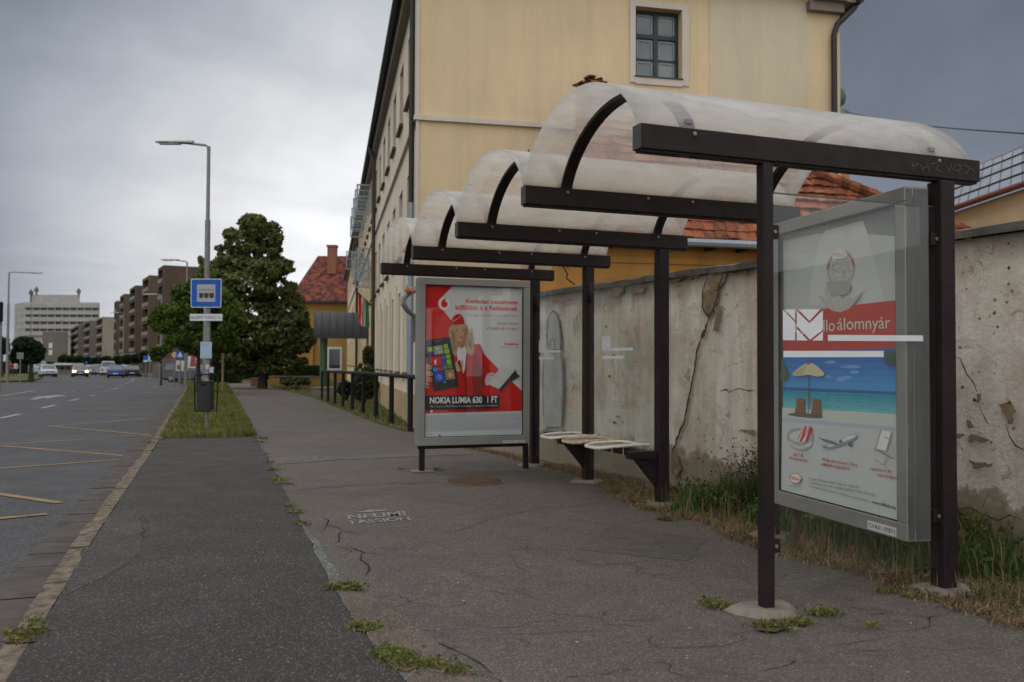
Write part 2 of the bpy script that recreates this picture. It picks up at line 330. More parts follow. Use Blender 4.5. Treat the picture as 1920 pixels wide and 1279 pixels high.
# ------------------------------------------------------------------ mesh builder
class MB:
    def __init__(s): s.v = []; s.f = []; s.mi = []; s.m = 0
    def add(s, vs, fs, m=None):
        o = len(s.v); s.v += [tuple(p) for p in vs]; s.f += [tuple(i + o for i in f) for f in fs]
        s.mi += [s.m if m is None else m] * len(fs); return s
    def poly(s, pts, m=None): return s.add(pts, [tuple(range(len(pts)))], m)
    def box(s, x0, x1, y0, y1, z0, z1, m=None, M=None):
        vs = [Vector((x, y, z)) for z in (z0, z1) for x, y in ((x0, y0), (x1, y0), (x1, y1), (x0, y1))]
        if M is not None: vs = [M @ p for p in vs]
        return s.add(vs, [(3, 2, 1, 0), (4, 5, 6, 7), (0, 1, 5, 4), (1, 2, 6, 5), (2, 3, 7, 6), (3, 0, 4, 7)], m)
    def rbox(s, x0, x1, y0, y1, z0, z1, r=0.004, m=None):
        # box with small bevels on all edges
        bm = bmesh.new(); bmesh.ops.create_cube(bm, size=1)
        for v in bm.verts: v.co = Vector((x0 + (v.co.x + .5) * (x1 - x0), y0 + (v.co.y + .5) * (y1 - y0), z0 + (v.co.z + .5) * (z1 - z0)))
        bmesh.ops.bevel(bm, geom=list(bm.edges), offset=r, segments=2, affect='EDGES', profile=0.5)
        s.add([v.co.copy() for v in bm.verts], [[v.index for v in f.verts] for f in bm.faces], m); bm.free(); return s
    def tube(s, path, r, n=8, m=None, cap=True):
        P = [Vector(p) for p in path]; rs = r if isinstance(r, (list, tuple)) else [r] * len(P); rings = []; up = Vector((0, 0, 1)); prev = None
        for i, p in enumerate(P):
            d = (P[min(i + 1, len(P) - 1)] - P[max(i - 1, 0)]).normalized()
            if prev is None: a = d.cross(up if abs(d.z) < 0.95 else Vector((1, 0, 0))).normalized()
            else: a = (prev - d * prev.dot(d)).normalized()
            b = d.cross(a).normalized(); prev = a
            rings.append([p + (a * math.cos(2 * math.pi * k / n) + b * math.sin(2 * math.pi * k / n)) * rs[i] for k in range(n)])
        vs = [q for rg in rings for q in rg]; fs = []
        for i in range(len(P) - 1):
            for k in range(n): fs.append((i * n + k, i * n + (k + 1) % n, (i + 1) * n + (k + 1) % n, (i + 1) * n + k))
        if cap: fs += [tuple(range(n - 1, -1, -1)), tuple(range((len(P) - 1) * n, len(P) * n))]
        return s.add(vs, fs, m)
    def lathe(s, prof, c=(0, 0, 0), n=20, m=None):
        vs = []; fs = []; c = Vector(c)
        for r_, z in prof:
            for k in range(n): vs.append(c + Vector((r_ * math.cos(2 * math.pi * k / n), r_ * math.sin(2 * math.pi * k / n), z)))
        for i in range(len(prof) - 1):
            for k in range(n): fs.append((i * n + k, i * n + (k + 1) % n, (i + 1) * n + (k + 1) % n, (i + 1) * n + k))
        fs += [tuple(range(n - 1, -1, -1)), tuple(range((len(prof) - 1) * n, len(prof) * n))]
        return s.add(vs, fs, m)
    def extrude(s, pts, d, m=None):
        n = len(pts); a = [Vector(p) for p in pts]; b = [p + Vector(d) for p in a]
        return s.add(a + b, [tuple(range(n - 1, -1, -1)), tuple(range(n, 2 * n))] + [(i, (i + 1) % n, n + (i + 1) % n, n + i) for i in range(n)], m)
    def build(s, name, mats, parent=None, smooth=False, fix=True):
        me = bpy.data.meshes.new(name); me.from_pydata(s.v, [], s.f)
        if not isinstance(mats, (list, tuple)): mats = [mats]
        for mt in mats: me.materials.append(mt)
        if len(mats) > 1: me.polygons.foreach_set('material_index', s.mi)
        if fix:
            bm = bmesh.new(); bm.from_mesh(me); bmesh.ops.recalc_face_normals(bm, faces=bm.faces); bm.to_mesh(me); bm.free()
        if smooth:
            me.polygons.foreach_set('use_smooth', [True] * len(me.polygons))
            try: me.set_sharp_from_angle(angle=R(40))
            except Exception: pass
        me.update()
        o = bpy.data.objects.new(name, me); COL.objects.link(o)
        if parent is not None: o.parent = parent
        return o
def tag(o, label=None, cat=None, group=None, kind=None):
    if label: o['label'] = label
    if cat: o['category'] = cat
    if group: o['group'] = group
    if kind: o['kind'] = kind
    return o
def thing(name, label, cat, loc=(0, 0, 0), rz=0.0, group=None):
    o = bpy.data.objects.new(name, None); COL.objects.link(o); o.location = loc; o.rotation_euler = (0, 0, rz); o.empty_display_size = 0.2
    return tag(o, label, cat, group)
def children(o): return [c for c in bpy.data.objects if c.parent == o]
def copy_tree(o, parent=None):
    c = o.copy(); COL.objects.link(c)
    if parent is not None: c.parent = parent
    for ch in children(o): copy_tree(ch, c)
    return c
def fastmesh(name, V, F, mats, parent=None):
    """V (n,3) array, F (m,k) array of equal-sized faces"""
    me = bpy.data.meshes.new(name); k = F.shape[1]
    me.vertices.add(len(V)); me.vertices.foreach_set('co', V.astype(np.float32).ravel())
    me.loops.add(F.size); me.loops.foreach_set('vertex_index', F.astype(np.int32).ravel())
    me.polygons.add(len(F)); me.polygons.foreach_set('loop_start', np.arange(0, F.size, k, dtype=np.int32))
    me.update(calc_edges=True); me.validate()
    for mt in (mats if isinstance(mats, (list, tuple)) else [mats]): me.materials.append(mt)
    o = bpy.data.objects.new(name, me); COL.objects.link(o)
    if parent is not None: o.parent = parent
    return o

# ------------------------------------------------------------------ ground sheets
def sheet(name, pts, z0, mat, thick=0.0, kind='structure', parent=None):
    bm = bmesh.new(); vs = [bm.verts.new((p[0], p[1], 0)) for p in pts]; f = bm.faces.new(vs)
    if f.normal.z < 0: bmesh.ops.reverse_faces(bm, faces=[f])
    for yb in (20.0, 150.0):
        g = list(bm.verts) + list(bm.edges) + list(bm.faces)
        bmesh.ops.bisect_plane(bm, geom=g, plane_co=(0, yb, 0), plane_no=(0, 1, 0))
    bmesh.ops.triangulate(bm, faces=[f for f in bm.faces if len(f.verts) > 4])
    if thick:
        r = bmesh.ops.extrude_face_region(bm, geom=list(bm.faces))
        for v in [e for e in r['geom'] if isinstance(e, bmesh.types.BMVert)]: v.co.z -= thick
        bmesh.ops.recalc_face_normals(bm, faces=bm.faces)
    for v in bm.verts: v.co.z += z0 + gz(v.co.y)
    me = bpy.data.meshes.new(name); bm.to_mesh(me); bm.free(); me.materials.append(mat)
    o = bpy.data.objects.new(name, me); COL.objects.link(o)
    if parent is not None: o.parent = parent
    if kind: o['kind'] = kind
    return o
def offset_line(pts, d):
    out = []; n = len(pts)
    for i in range(n):
        a = Vector(pts[max(i - 1, 0)][:2]); b = Vector(pts[min(i + 1, n - 1)][:2]); t = (b - a).normalized()
        out.append(Vector((pts[i][0] - t.y * d, pts[i][1] + t.x * d)))
    return out
def resample(pts, step):
    P = [Vector(p[:2]) for p in pts]; out = [P[0]]; acc = 0
    for a, b in zip(P, P[1:]):
        L = (b - a).length; t = step - acc
        while t < L: out.append(a + (b - a) * (t / L)); t += step
        acc = (acc + L) % step
    out.append(P[-1]); return out
def smoothline(px, it=2):
    P = [Vector(p) for p in px]
    for _ in range(it):
        Q = [P[0]]
        for a, b in zip(P, P[1:]): Q += [a * .75 + b * .25, a * .25 + b * .75]
        Q.append(P[-1]); P = Q
    return P

KPX = [(-150, 1540), (35, 1240), (205, 965), (300, 825), (318, 790), (336, 757), (349, 735), (352, 723), (343, 715), (322, 709), (290, 704.5), (250, 702)]
kerb_in = smoothline([G(*p).to_2d() for p in KPX], 2)
kerb_in.insert(0, kerb_in[0] + (kerb_in[0] - kerb_in[1]).normalized() * 3)
kerb_out = offset_line(kerb_in, 0.11); gut_out = offset_line(kerb_in, 0.46)

gs = sheet('ground', [(-1500, -60), (1500, -60), (1500, 1500), (-1500, 1500)], -0.16, M_TURF)
far = kerb_out[-1]
road = sheet('road', [p for p in kerb_out] + [(-160, 128), (-160, -8), (-1.0, -8)], -0.12, M_ROAD)
soilp = sheet('verge_soil', [p for p in kerb_in] + [(-60, 150), (60, 150), (60, -8), (kerb_in[0].x, -8)], -0.006, M_SOIL, 0.14)

# kerb stones and gutter blocks, one mesh each, with open joints
mb = MB(); mg = MB()
ki = resample(kerb_in, 0.95); ko = offset_line(ki, 0.11)
for i in range(len(ki) - 1):
    if ki[i].y > 60: break
    a, b, c, d = ki[i], ki[i + 1], ko[i + 1], ko[i]; j = 0.012
    t = (b - a).normalized() * j; dz = random.uniform(-0.008, 0.006); w = random.uniform(-0.01, 0.01)
    zt = [0.012 + gz(p.y) + dz for p in (a, b, c, d)]
    q = [a + t, b - t, c - t, d + t]
    n = 5; top = []                                            # slightly uneven outline of worn stone
    for k in range(n + 1):
        s_ = k / n; pi_ = q[0].lerp(q[1], s_); po = q[3].lerp(q[2], s_); jj = random.uniform(-0.009, 0.009)
        z_ = zt[0] * (1 - s_) + zt[1] * s_ + random.uniform(-0.004, 0.004)
        top.append((Vector((pi_.x, pi_.y, z_)), Vector((po.x + jj + w, po.y, z_ - 0.006))))
    for k in range(n):
        (a0, b0), (a1, b1) = top[k], top[k + 1]; dn = Vector((0, 0, -0.15))
        mb.add([a0, a1, b1, b0, a0 + dn, a1 + dn, b1 + dn, b0 + dn], [(0, 1, 2, 3), (4, 5, 6, 7), (0, 4, 5, 1), (1, 5, 6, 2), (2, 6, 7, 3), (3, 7, 4, 0)])
tag(mb.build('kerb', M_KERB), kind='structure')
ki = resample(offset_line(kerb_in, 0.115), 0.42); ko = offset_line(ki, 0.33)
for i in range(len(ki) - 1):
    if ki[i].y > 30: break
    a, b, c, d = ki[i], ki[i + 1], ko[i + 1], ko[i]; t = (b - a).normalized() * random.uniform(0.003, 0.009)
    z_ = -0.114 + random.uniform(-0.002, 0.002)
    mg.add([(*(p), z_ + gz(p.y)) for p in (a + t, b - t, c - t, d + t)], [(0, 1, 2, 3)])
tag(mg.build('gutter', M_GUT), kind='structure')

def GP(pts, z=0): return [G(x, y, z).to_2d() for x, y in pts]
pave_edge_R = [(2250, 1330), (1920, 1178), (1840, 1150), (1770, 1128), (1712, 1112), (1650, 1078), (1590, 1066), (1520, 1052), (1440, 1030), (1385, 1008), (1350, 985), (1290, 970), (1205, 952), (1165, 925), (1125, 902), (1060, 882), (1000, 868), (950, 853), (870, 838), (800, 822),
               (765, 812), (700, 793), (650, 772), (612, 757), (585, 745), (545, 735), (500, 724), (468, 715)]
pave_edge_L = [(430, 713), (428, 722), (448, 755), (466, 788), (480, 818)]
platL = [(480, 818), (497, 850), (519, 890), (545, 945), (568, 990), (600, 1055), (622, 1100), (655, 1150), (700, 1215), (780, 1300), (900, 1480)]
pv = [(8.0, -8), (8.0, 2.2)] + GP(pave_edge_R) + GP(pave_edge_L) + GP(platL) + [(0.2, 1.0), (-0.2, -8)]
def ragged(P, amp=0.03, step=0.25, lo=0):
    out = []
    for i in range(len(P)):
        a = Vector(P[i]); b = Vector(P[(i + 1) % len(P)]); L = (b - a).length
        n = max(1, int(L / step)) if (L < 30 and a.y < 22) else 1
        for k in range(n):
            p = a.lerp(b, k / n)
            if k: p = p + Vector((mnoise.noise((p.x * 3.1, p.y * 3.1, 1.0)), mnoise.noise((p.x * 3.1, p.y * 3.1, 7.0)))) * amp * 2
            out.append(p)
    return out
sheet('pavement', ragged(pv, 0.04), 0.0, M_PAVE, 0.03)
plat = [p for p in kerb_in if p.y < G(300, 825).y] + [G(300, 823).to_2d()] + GP(platL) + [(0.2, 1.0), (0.0, -4)]
sheet('platform', ragged(plat, 0.012), 0.006, M_PLAT, 0.03)
# old patched band across the pavement, worn joint between pavement and platform
sheet('pavement_patch', ragged(GP([(500, 861), (640, 853), (770, 850), (880, 847), (885, 853), (770, 857), (640, 862), (510, 872)]), 0.02, 0.2), 0.004, M_PATCH)
M_JOINT = asphalt('worn_joint', (0.095, 0.095, 0.085), 0.3, 1.0, 0.35, (0.95, 1, 0.97))
M_GRAVEL = asphalt('gravelly_soil', (0.098, 0.077, 0.06), 0.16, 1.5, 0.35, (1, 1, 1))
sheet('worn_joint', ragged(GP([(481, 822), (486, 822), (508, 872), (530, 910), (556, 966), (590, 1010), (612, 1042), (640, 1085), (655, 1105), (625, 1107), (600, 1055), (568, 990), (545, 945), (519, 890), (497, 850)]), 0.015, 0.12), 0.010, M_JOINT)
sheet('gravel_strip', ragged(GP([(625, 1104), (650, 1108), (700, 1122), (745, 1150), (800, 1190), (850, 1235), (890, 1282), (950, 1370), (840, 1360), (780, 1300), (700, 1215), (655, 1150)]), 0.025, 0.1), 0.010, M_GRAVEL)
sheet('verge_turf', ragged(GP([(300, 823), (318, 790), (336, 757), (349, 737), (352, 725), (343, 716.5), (322, 711), (300, 708), (330, 703), (430, 713), (428, 722), (448, 755), (466, 788), (480, 819)]), 0.05), 0.012, M_TURF)
sheet('lawn', GP([(430, 712), (500, 723.5), (545, 734.5), (585, 744.5), (605, 753), (640, 766), (675, 780), (705, 792), (760, 808), (762, 790), (700, 755), (650, 722), (600, 706), (520, 702), (440, 703)]), 0.006, M_TURF)
sheet('median_turf', GP([(-200, 722), (60, 716), (80, 710), (60, 705), (-200, 706)], -0.12), 0.0, M_TURF, 0.14)
sheet('platform_patch', ragged(GP([(196, 968), (272, 971), (262, 1040), (236, 1062), (120, 1120), (150, 1040)]), 0.02, 0.15), 0.0078, asphalt('platform_patch_asphalt', (0.038, 0.036, 0.033), 0.5, 1.3, 0.3))
sheet('smooth_patch', ragged(GP([(1150, 985), (1330, 1012), (1290, 1052), (1080, 1030)]), 0.03, 0.2), 0.0022, asphalt('smooth_patch_asphalt', (0.080, 0.070, 0.063), 0.1, 2.0, 0.2))
# cracks
def ribbon(mb, P, w, z):
    P = [Vector(p) for p in P]; L = offset_line(P, w / 2); Rr = offset_line(P, -w / 2)
    vs = []; n = len(P)
    for i in range(n):
        k = (0.25 if i in (0, n - 1) else random.uniform(0.5, 1.3)); c = P[i]
        for q in (L[i], Rr[i]):
            q = c + (q - c) * k; vs.append((q.x, q.y, z + gz(q.y)))
    mb.add(vs, [(2 * i, 2 * i + 1, 2 * i + 3, 2 * i + 2) for i in range(n - 1)])
def wiggle(P, step=0.12, amp=0.05):
    out = [Vector(P[0])]
    for a, b in zip(P, P[1:]):
        a = Vector(a); b = Vector(b); n = max(1, int((b - a).length / step)); t = (b - a).normalized() if (b - a).length else Vector((1, 0)); nn = Vector((-t.y, t.x))
        for k in range(1, n + 1): out.append(a.lerp(b, k / n) + (nn * random.uniform(-amp, amp) if k < n else Vector((0, 0))))
    return out
mb = MB()
CW = 0.6
for pts, w in [([(548, 921), (610, 914), (700, 909), (790, 905), (838, 905)], 0.022), ([(948, 905), (985, 903)], 0.02), ([(604, 970), (612, 985), (640, 995), (680, 1003)], 0.016), ([(612, 985), (608, 995), (590, 1000)], 0.01),
               ([(641, 996), (637, 1012), (630, 1020)], 0.013), ([(630, 1026), (665, 1030), (685, 1038), (715, 1038)], 0.014), ([(678, 1038), (676, 1050), (690, 1060), (693, 1068), (685, 1080)], 0.02),
               ([(635, 1048), (660, 1035), (640, 1028)], 0.008), ([(690, 1120), (715, 1121), (740, 1114)], 0.010), ([(775, 1185), (830, 1210), (870, 1228), (900, 1245), (925, 1265)], 0.010), ([(850, 1225), (860, 1240), (885, 1240)], 0.006),
               ([(835, 1000), (890, 985), (960, 965), (1010, 955)], 0.008), ([(845, 990), (858, 985), (890, 986)], 0.008), ([(816, 1026), (860, 1018), (880, 1025)], 0.007), ([(1010, 955), (1080, 952), (1140, 940)], 0.01),
               ([(740, 1140), (770, 1128), (800, 1120), (900, 1105), (1000, 1115)], 0.006), ([(1060, 1045), (1120, 1060), (1210, 1052), (1330, 1075)], 0.006), ([(900, 1040), (1000, 1030), (1100, 1040)], 0.004),
               ([(1180, 1165), (1250, 1150), (1320, 1158)], 0.005), ([(1370, 1185), (1400, 1200), (1300, 1215), (1150, 1210)], 0.006), ([(195, 973), (270, 970), (275, 1010)], 0.010),
               ([(560, 965), (620, 950), (650, 948)], 0.004), ([(480, 985), (420, 1000), (330, 1003)], 0.004), ([(1540, 1160), (1600, 1180), (1700, 1185), (1780, 1150)], 0.008), ([(985, 1020), (960, 1045), (980, 1080)], 0.004)]:
    ribbon(mb, wiggle(GP(pts)), w * CW, 0.0105 if pts[0][0] < 470 else 0.0045)
tag(mb.build('pavement_cracks', M_CRACK), kind='structure')
# fine random crazing of the near pavement
mb = MB()
for k in range(75):
    px, py = random.uniform(720, 1700), random.uniform(960, 1275)
    p = G(px, py).to_2d(); a = random.uniform(0, 6.28); P = [p]
    for j in range(random.randint(3, 8)):
        a += random.uniform(-0.7, 0.7); p = p + Vector((math.cos(a), math.sin(a) * 0.5)) * 0.07; P.append(p)
    ribbon(mb, P, random.uniform(0.002, 0.005), 0.0042)
tag(mb.build('fine_cracks', M_CRACK), kind='structure')
# road paint
ZR = -0.12
LZ = [0.0]
def line(mb, a, b, w=0.12, z=ZR + 0.004):
    A = G(*a, ZR).to_2d(); B = G(*b, ZR).to_2d(); t = (B - A).normalized(); n = Vector((-t.y, t.x)) * w / 2
    LZ[0] += 0.0005; z += LZ[0]
    vs = []
    for p in (A + n, A - n, B - n, B + n): vs.append((p.x, p.y, z + gz(p.y)))
    mb.add(vs, [(0, 1, 2, 3)])
mb = MB()
for a, b in [((-40, 836), (160, 824)), ((0, 836), (245, 856)), ((-40, 882), (225, 862)), ((92, 800), (275, 786)), ((92, 799), (285, 817)), ((150, 779), (305, 781)), ((-30, 923), (112, 944)), ((-30, 976), (88, 965)), 
             ((180, 770), (300, 762)), ((228, 818), (255, 819))]:
    line(mb, a, b, 0.10)
tag(mb.build('yellow_road_markings', M_YEL), kind='structure')
mb = MB()
for a, b in [((0, 785), (38, 777)), ((78, 766), (104, 760)), ((131, 752), (148, 748)), ((168, 743), (180, 741)), ((193, 735), (204, 734)), ((213, 730), (222, 728)), ((225, 725), (231, 724)), ((235, 720), (240, 719)), ((243, 716), (247, 715)), ((248, 713), (250, 711)),
             ((272, 737), (284, 736)), ((288, 726), (296, 725)), ((300, 719), (303, 718)), ((120, 737), (141, 735)), ((172, 726), (187, 725)), ((200, 719), (208, 719)),
             ((0, 744), (66, 733)), ((8, 750), (62, 747))]:
    line(mb, a, b, 0.15)
for c in ((75, 746), (99, 744)):     # lane arrows
    g = G(*c, ZR); 
    def rel(u, v): 
        d = Vector((-0.36, 0.93)); n = Vector((0.93, 0.36)); p = g.to_2d() + n * u + d * v; return (p.x, p.y, ZR + 0.005 + gz(p.y))
    mb.poly([rel(-.1, -2), rel(.1, -2), rel(.1, .6), rel(-.1, .6)]); mb.poly([rel(-.45, .6), rel(.45, .6), rel(0, 2.2)])
tag(mb.build('white_road_markings', M_WHT), kind='structure')
# ------------------------------------------------------------------ text as mesh
_tc = {}
def textmesh(txt, bold=0.0, shear=0.0, spacing=1.0):
    key = (txt, bold, shear, spacing)
    if key in _tc: return _tc[key]
    cu = bpy.data.curves.new('t', 'FONT'); cu.body = txt; cu.size = 1; cu.offset = bold; cu.shear = shear; cu.space_character = spacing; cu.resolution_u = 3
    ob = bpy.data.objects.new('t', cu); COL.objects.link(ob)
    dg = bpy.context.evaluated_depsgraph_get(); me = bpy.data.meshes.new_from_object(ob.evaluated_get(dg))
    V = [v.co.copy() for v in me.vertices]; F = [tuple(p.vertices) for p in me.polygons]
    bpy.data.objects.remove(ob); bpy.data.curves.remove(cu); bpy.data.meshes.remove(me)
    x0 = min(v.x for v in V); x1 = max(v.x for v in V); y0 = min(v.y for v in V); y1 = max(v.y for v in V)
    V = [((v.x - x0) / (x1 - x0), (v.y - y0) / (y1 - y0)) for v in V]
    _tc[key] = (V, F); return _tc[key]
def homography(src, dst):
    A = []; b = []
    for (x, y), (u, v) in zip(src, dst):
        A += [[x, y, 1, 0, 0, 0, -u * x, -u * y], [0, 0, 0, x, y, 1, -v * x, -v * y]]; b += [u, v]
    h = np.linalg.solve(np.array(A, float), np.array(b, float))
    return lambda x, y: ((h[0] * x + h[1] * y + h[2]) / (h[6] * x + h[7] * y + 1), (h[3] * x + h[4] * y + h[5]) / (h[6] * x + h[7] * y + 1))
_pm = {}
def ink(c, rough=0.5):
    key = tuple(c)
    if key not in _pm: _pm[key] = plain('print_%02d' % len(_pm), c, rough, 0, 0.03, 3, 0.3)
    return _pm[key]
class Art:
    """flat printed picture: pieces in drawing coordinates mapped on the sheet (local x right, z up), one mesh"""
    def __init__(s, fmap, eps=0.00013): s.mb = MB(); s.f = fmap; s.mats = []; s.k = 0; s.eps = eps; s.gain = 1.0
    def mi(s, c):
        if isinstance(c, tuple): l_ = sum(c) / 3; c = tuple(min(0.8, max(0.003, l_ + (v - l_) * 1.22) * s.gain) for v in c)
        m = ink(c) if isinstance(c, tuple) else c
        if m not in s.mats: s.mats.append(m)
        return s.mats.index(m)
    def P(s, x, y): u, v = s.f(x, y); return (u, -s.k * s.eps, v)
    def poly(s, pts, c):
        s.k += 1; s.mb.poly([s.P(*p) for p in pts], s.mi(c))
    def smooth(s, pts, c, n=5):
        P = [Vector(p) for p in pts]; N = len(P); out = []
        for i in range(N):
            p0, p1, p2, p3 = P[i - 1], P[i], P[(i + 1) % N], P[(i + 2) % N]
            for k in range(n):
                t = k / n; out.append(0.5 * ((2 * p1) + (p2 - p0) * t + (2 * p0 - 5 * p1 + 4 * p2 - p3) * t * t + (3 * p1 - p0 - 3 * p2 + p3) * t ** 3))
        s.poly([tuple(p) for p in out], c)
    def ell(s, cx, cy, rx, ry, c, a0=0, n=24, rot=0.0):
        s.poly([(cx + rx * math.cos(t) * math.cos(rot) - ry * math.sin(t) * math.sin(rot), cy + rx * math.cos(t) * math.sin(rot) + ry * math.sin(t) * math.cos(rot)) for t in [2 * math.pi * i / n for i in range(n)]], c)
    def line(s, pts, w, c):
        s.k += 1; i_ = s.mi(c)
        for a, b in zip(pts, pts[1:]):
            a = Vector(a); b = Vector(b)
            if (b - a).length < 1e-6: continue
            t = (b - a).normalized(); n = Vector((-t.y, t.x)) * w / 2
            s.mb.poly([s.P(*p) for p in (a + n, b + n, b - n, a - n)], i_)
    def text(s, txt, x0, y0, x1, y1, c, bold=0.0, quad=None, shear=0.0):
        """x0,y0 = top left and x1,y1 = bottom right of the inked area; quad = four corners TL TR BR BL instead"""
        s.k += 1; V, F = textmesh(txt, bold, shear)
        if quad: (ax, ay), (bx, by), (cx, cy), (dx, dy) = quad
        else: (ax, ay), (bx, by), (cx, cy), (dx, dy) = (x0, y0), (x1, y0), (x1, y1), (x0, y1)
        vs = []
        for u, v in V:
            tx = ax + (bx - ax) * u; ty = ay + (by - ay) * u; lx = dx + (cx - dx) * u; ly = dy + (cy - dy) * u
            vs.append(s.P(lx + (tx - lx) * v, ly + (ty - ly) * v))
        s.mb.add(vs, F, s.mi(c))
    def scribble_text(s, x0, y0, x1, y1, rows, c, fill=0.45, cell=None):
        """fine print too small to read: rows of short strokes"""
        s.k += 1; i_ = s.mi(c); h = (y1 - y0) / rows; cell = cell or h * 0.55
        for r_ in range(rows):
            x = x0
            while x < x1 - cell:
                w = cell * random.uniform(0.8, 4.0)
                if x + w > x1: break
                yy = y0 + r_ * h; hh = h * fill
                s.mb.poly([s.P(x, yy), s.P(x + w, yy), s.P(x + w, yy + hh), s.P(x, yy + hh)], i_); x += w + cell * 0.6
    def build(s, name, parent): return s.mb.build(name, s.mats, parent, fix=False)

# ------------------------------------------------------------------ garden wall behind the shelter
WA = Vector((3.32, 5.72, 0)); WB = Vector((0.36, 11.36, 0)); wd = (WB - WA).normalized(); wn_ = Vector((-wd.y, wd.x, 0)) * -1   # normal pointing away from the street
if wn_.x < 0: wn_ = -wn_
W0 = WA - wd * 4.6; WLEN = 4.6 + (WB - WA).length + 3.9
wall_rz = math.atan2(wd.y, wd.x)
# local x runs from the near end to the far end, local y points to the street side
wall = thing('garden_wall', 'long cracked whitish plaster garden wall with peeling patches and a grey coping behind the bus shelter', 'wall', W0, wall_rz)
Mw = Matrix.Translation(W0) @ Matrix.Rotation(wall_rz, 4, 'Z'); Mwi = Mw.inverted()
streety = 1.0 if (Mwi @ Vector((0, 0, 0))).y > 0 else -1.0
def WL(px, py, off=0.0):
    p = Mwi @ onplane(px, py, W0, wn_); return Vector((p.x, streety * off, p.z))
WH = 2.13
nx, nz = 160, 24; vs = []; fs = []
for j in range(nz + 1):
    for i in range(nx + 1):
        x = WLEN * i / nx; z = -0.15 + (WH + 0.15) * j / nz
        b = mnoise.noise((x * 0.7, 3.3, z * 0.9)) * 0.02 + mnoise.noise((x * 3.1, 9.3, z * 3.3)) * 0.006
        vs.append((x, streety * b, z))
for j in range(nz):
    for i in range(nx): a = j * (nx + 1) + i; fs.append((a, a + 1, a + nx + 2, a + nx + 1))
mb = MB(); mb.add(vs, fs); mb.box(0, WLEN, -streety * 0.03, -streety * 0.32, -0.15, WH)
mb.build('wall_body', M_OLD, wall, smooth=True)
mb = MB(); x = -0.02
while x < WLEN:
    L = min(random.uniform(0.9, 1.25), WLEN - x + 0.02); dz = random.uniform(-0.008, 0.008)
    n = 6; pts = []
    for k in range(n + 1):
        xx = x + 0.006 + (L - 0.012) * k / n; e1 = random.uniform(-0.012, 0.012); e2 = random.uniform(-0.008, 0.008)
        pts.append((xx, e1, e2))
    for (xa, e1, f1), (xb, e2, f2) in zip(pts, pts[1:]):
        yo = streety
        A = [Vector((xa, yo * (0.055 + e1), WH + 0.002 + dz)), Vector((xa, yo * (0.06 + e1), WH + 0.06 + dz + f1)), Vector((xa, -yo * 0.13, WH + 0.095 + dz)), Vector((xa, -yo * 0.38, WH + 0.05 + dz))]
        B = [Vector((xb, yo * (0.055 + e2), WH + 0.002 + dz)), Vector((xb, yo * (0.06 + e2), WH + 0.06 + dz + f2)), Vector((xb, -yo * 0.13, WH + 0.095 + dz)), Vector((xb, -yo * 0.38, WH + 0.05 + dz))]
        mb.add(A + B, [(0, 1, 5, 4), (1, 2, 6, 5), (2, 3, 7, 6), (3, 0, 4, 7), (0, 1, 2, 3), (4, 5, 6, 7)])
    x += L
mb.build('coping', M_COPE, wall)
def wpoly(mb, pts, off, jag=0.0, m=0):
    P = [WL(x, y) for x, y in pts]; out = []
    for a, b in zip(P, P[1:] + P[:1]):
        n = max(1, int((b - a).length / 0.012)) if jag else 1
        for k in range(n): q = a.lerp(b, k / n); out.append(q + (Vector((mnoise.noise((q.x * 22, q.z * 22, 1.3)) * 2.2 + mnoise.noise((q.x * 70, q.z * 70, 5.3)), 0, mnoise.noise((q.x * 22, q.z * 22, 8.3)) * 2.2 + mnoise.noise((q.x * 70, q.z * 70, 2.3)))) * jag if jag else Vector()))
    mb.poly([(p.x, streety * off, p.z) for p in out], m)
def wline(mb, pts, w, off, jag=0.012, m=0, step=0.05):
    P = [WL(x, y) for x, y in pts]; Q = [P[0]]
    for a, b in zip(P, P[1:]):
        n = max(1, int((b - a).length / step))
        for k in range(1, n + 1): Q.append(a.lerp(b, k / n) + (Vector((random.uniform(-jag, jag), 0, random.uniform(-jag, jag))) if k < n else Vector()))
    n = len(Q); vs = []
    for i in range(n):
        t = (Q[min(i + 1, n - 1)] - Q[max(i - 1, 0)]).normalized(); nn = Vector((-t.z, 0, t.x)) * w / 2 * (0.3 if i in (0, n - 1) else random.uniform(0.5, 1.4))
        vs += [Q[i] + nn, Q[i] - nn]
    mb.add([(p.x, streety * off, p.z) for p in vs], [(2 * i, 2 * i + 1, 2 * i + 3, 2 * i + 2) for i in range(n - 1)], m)
OFF = 0.034
mb = MB()
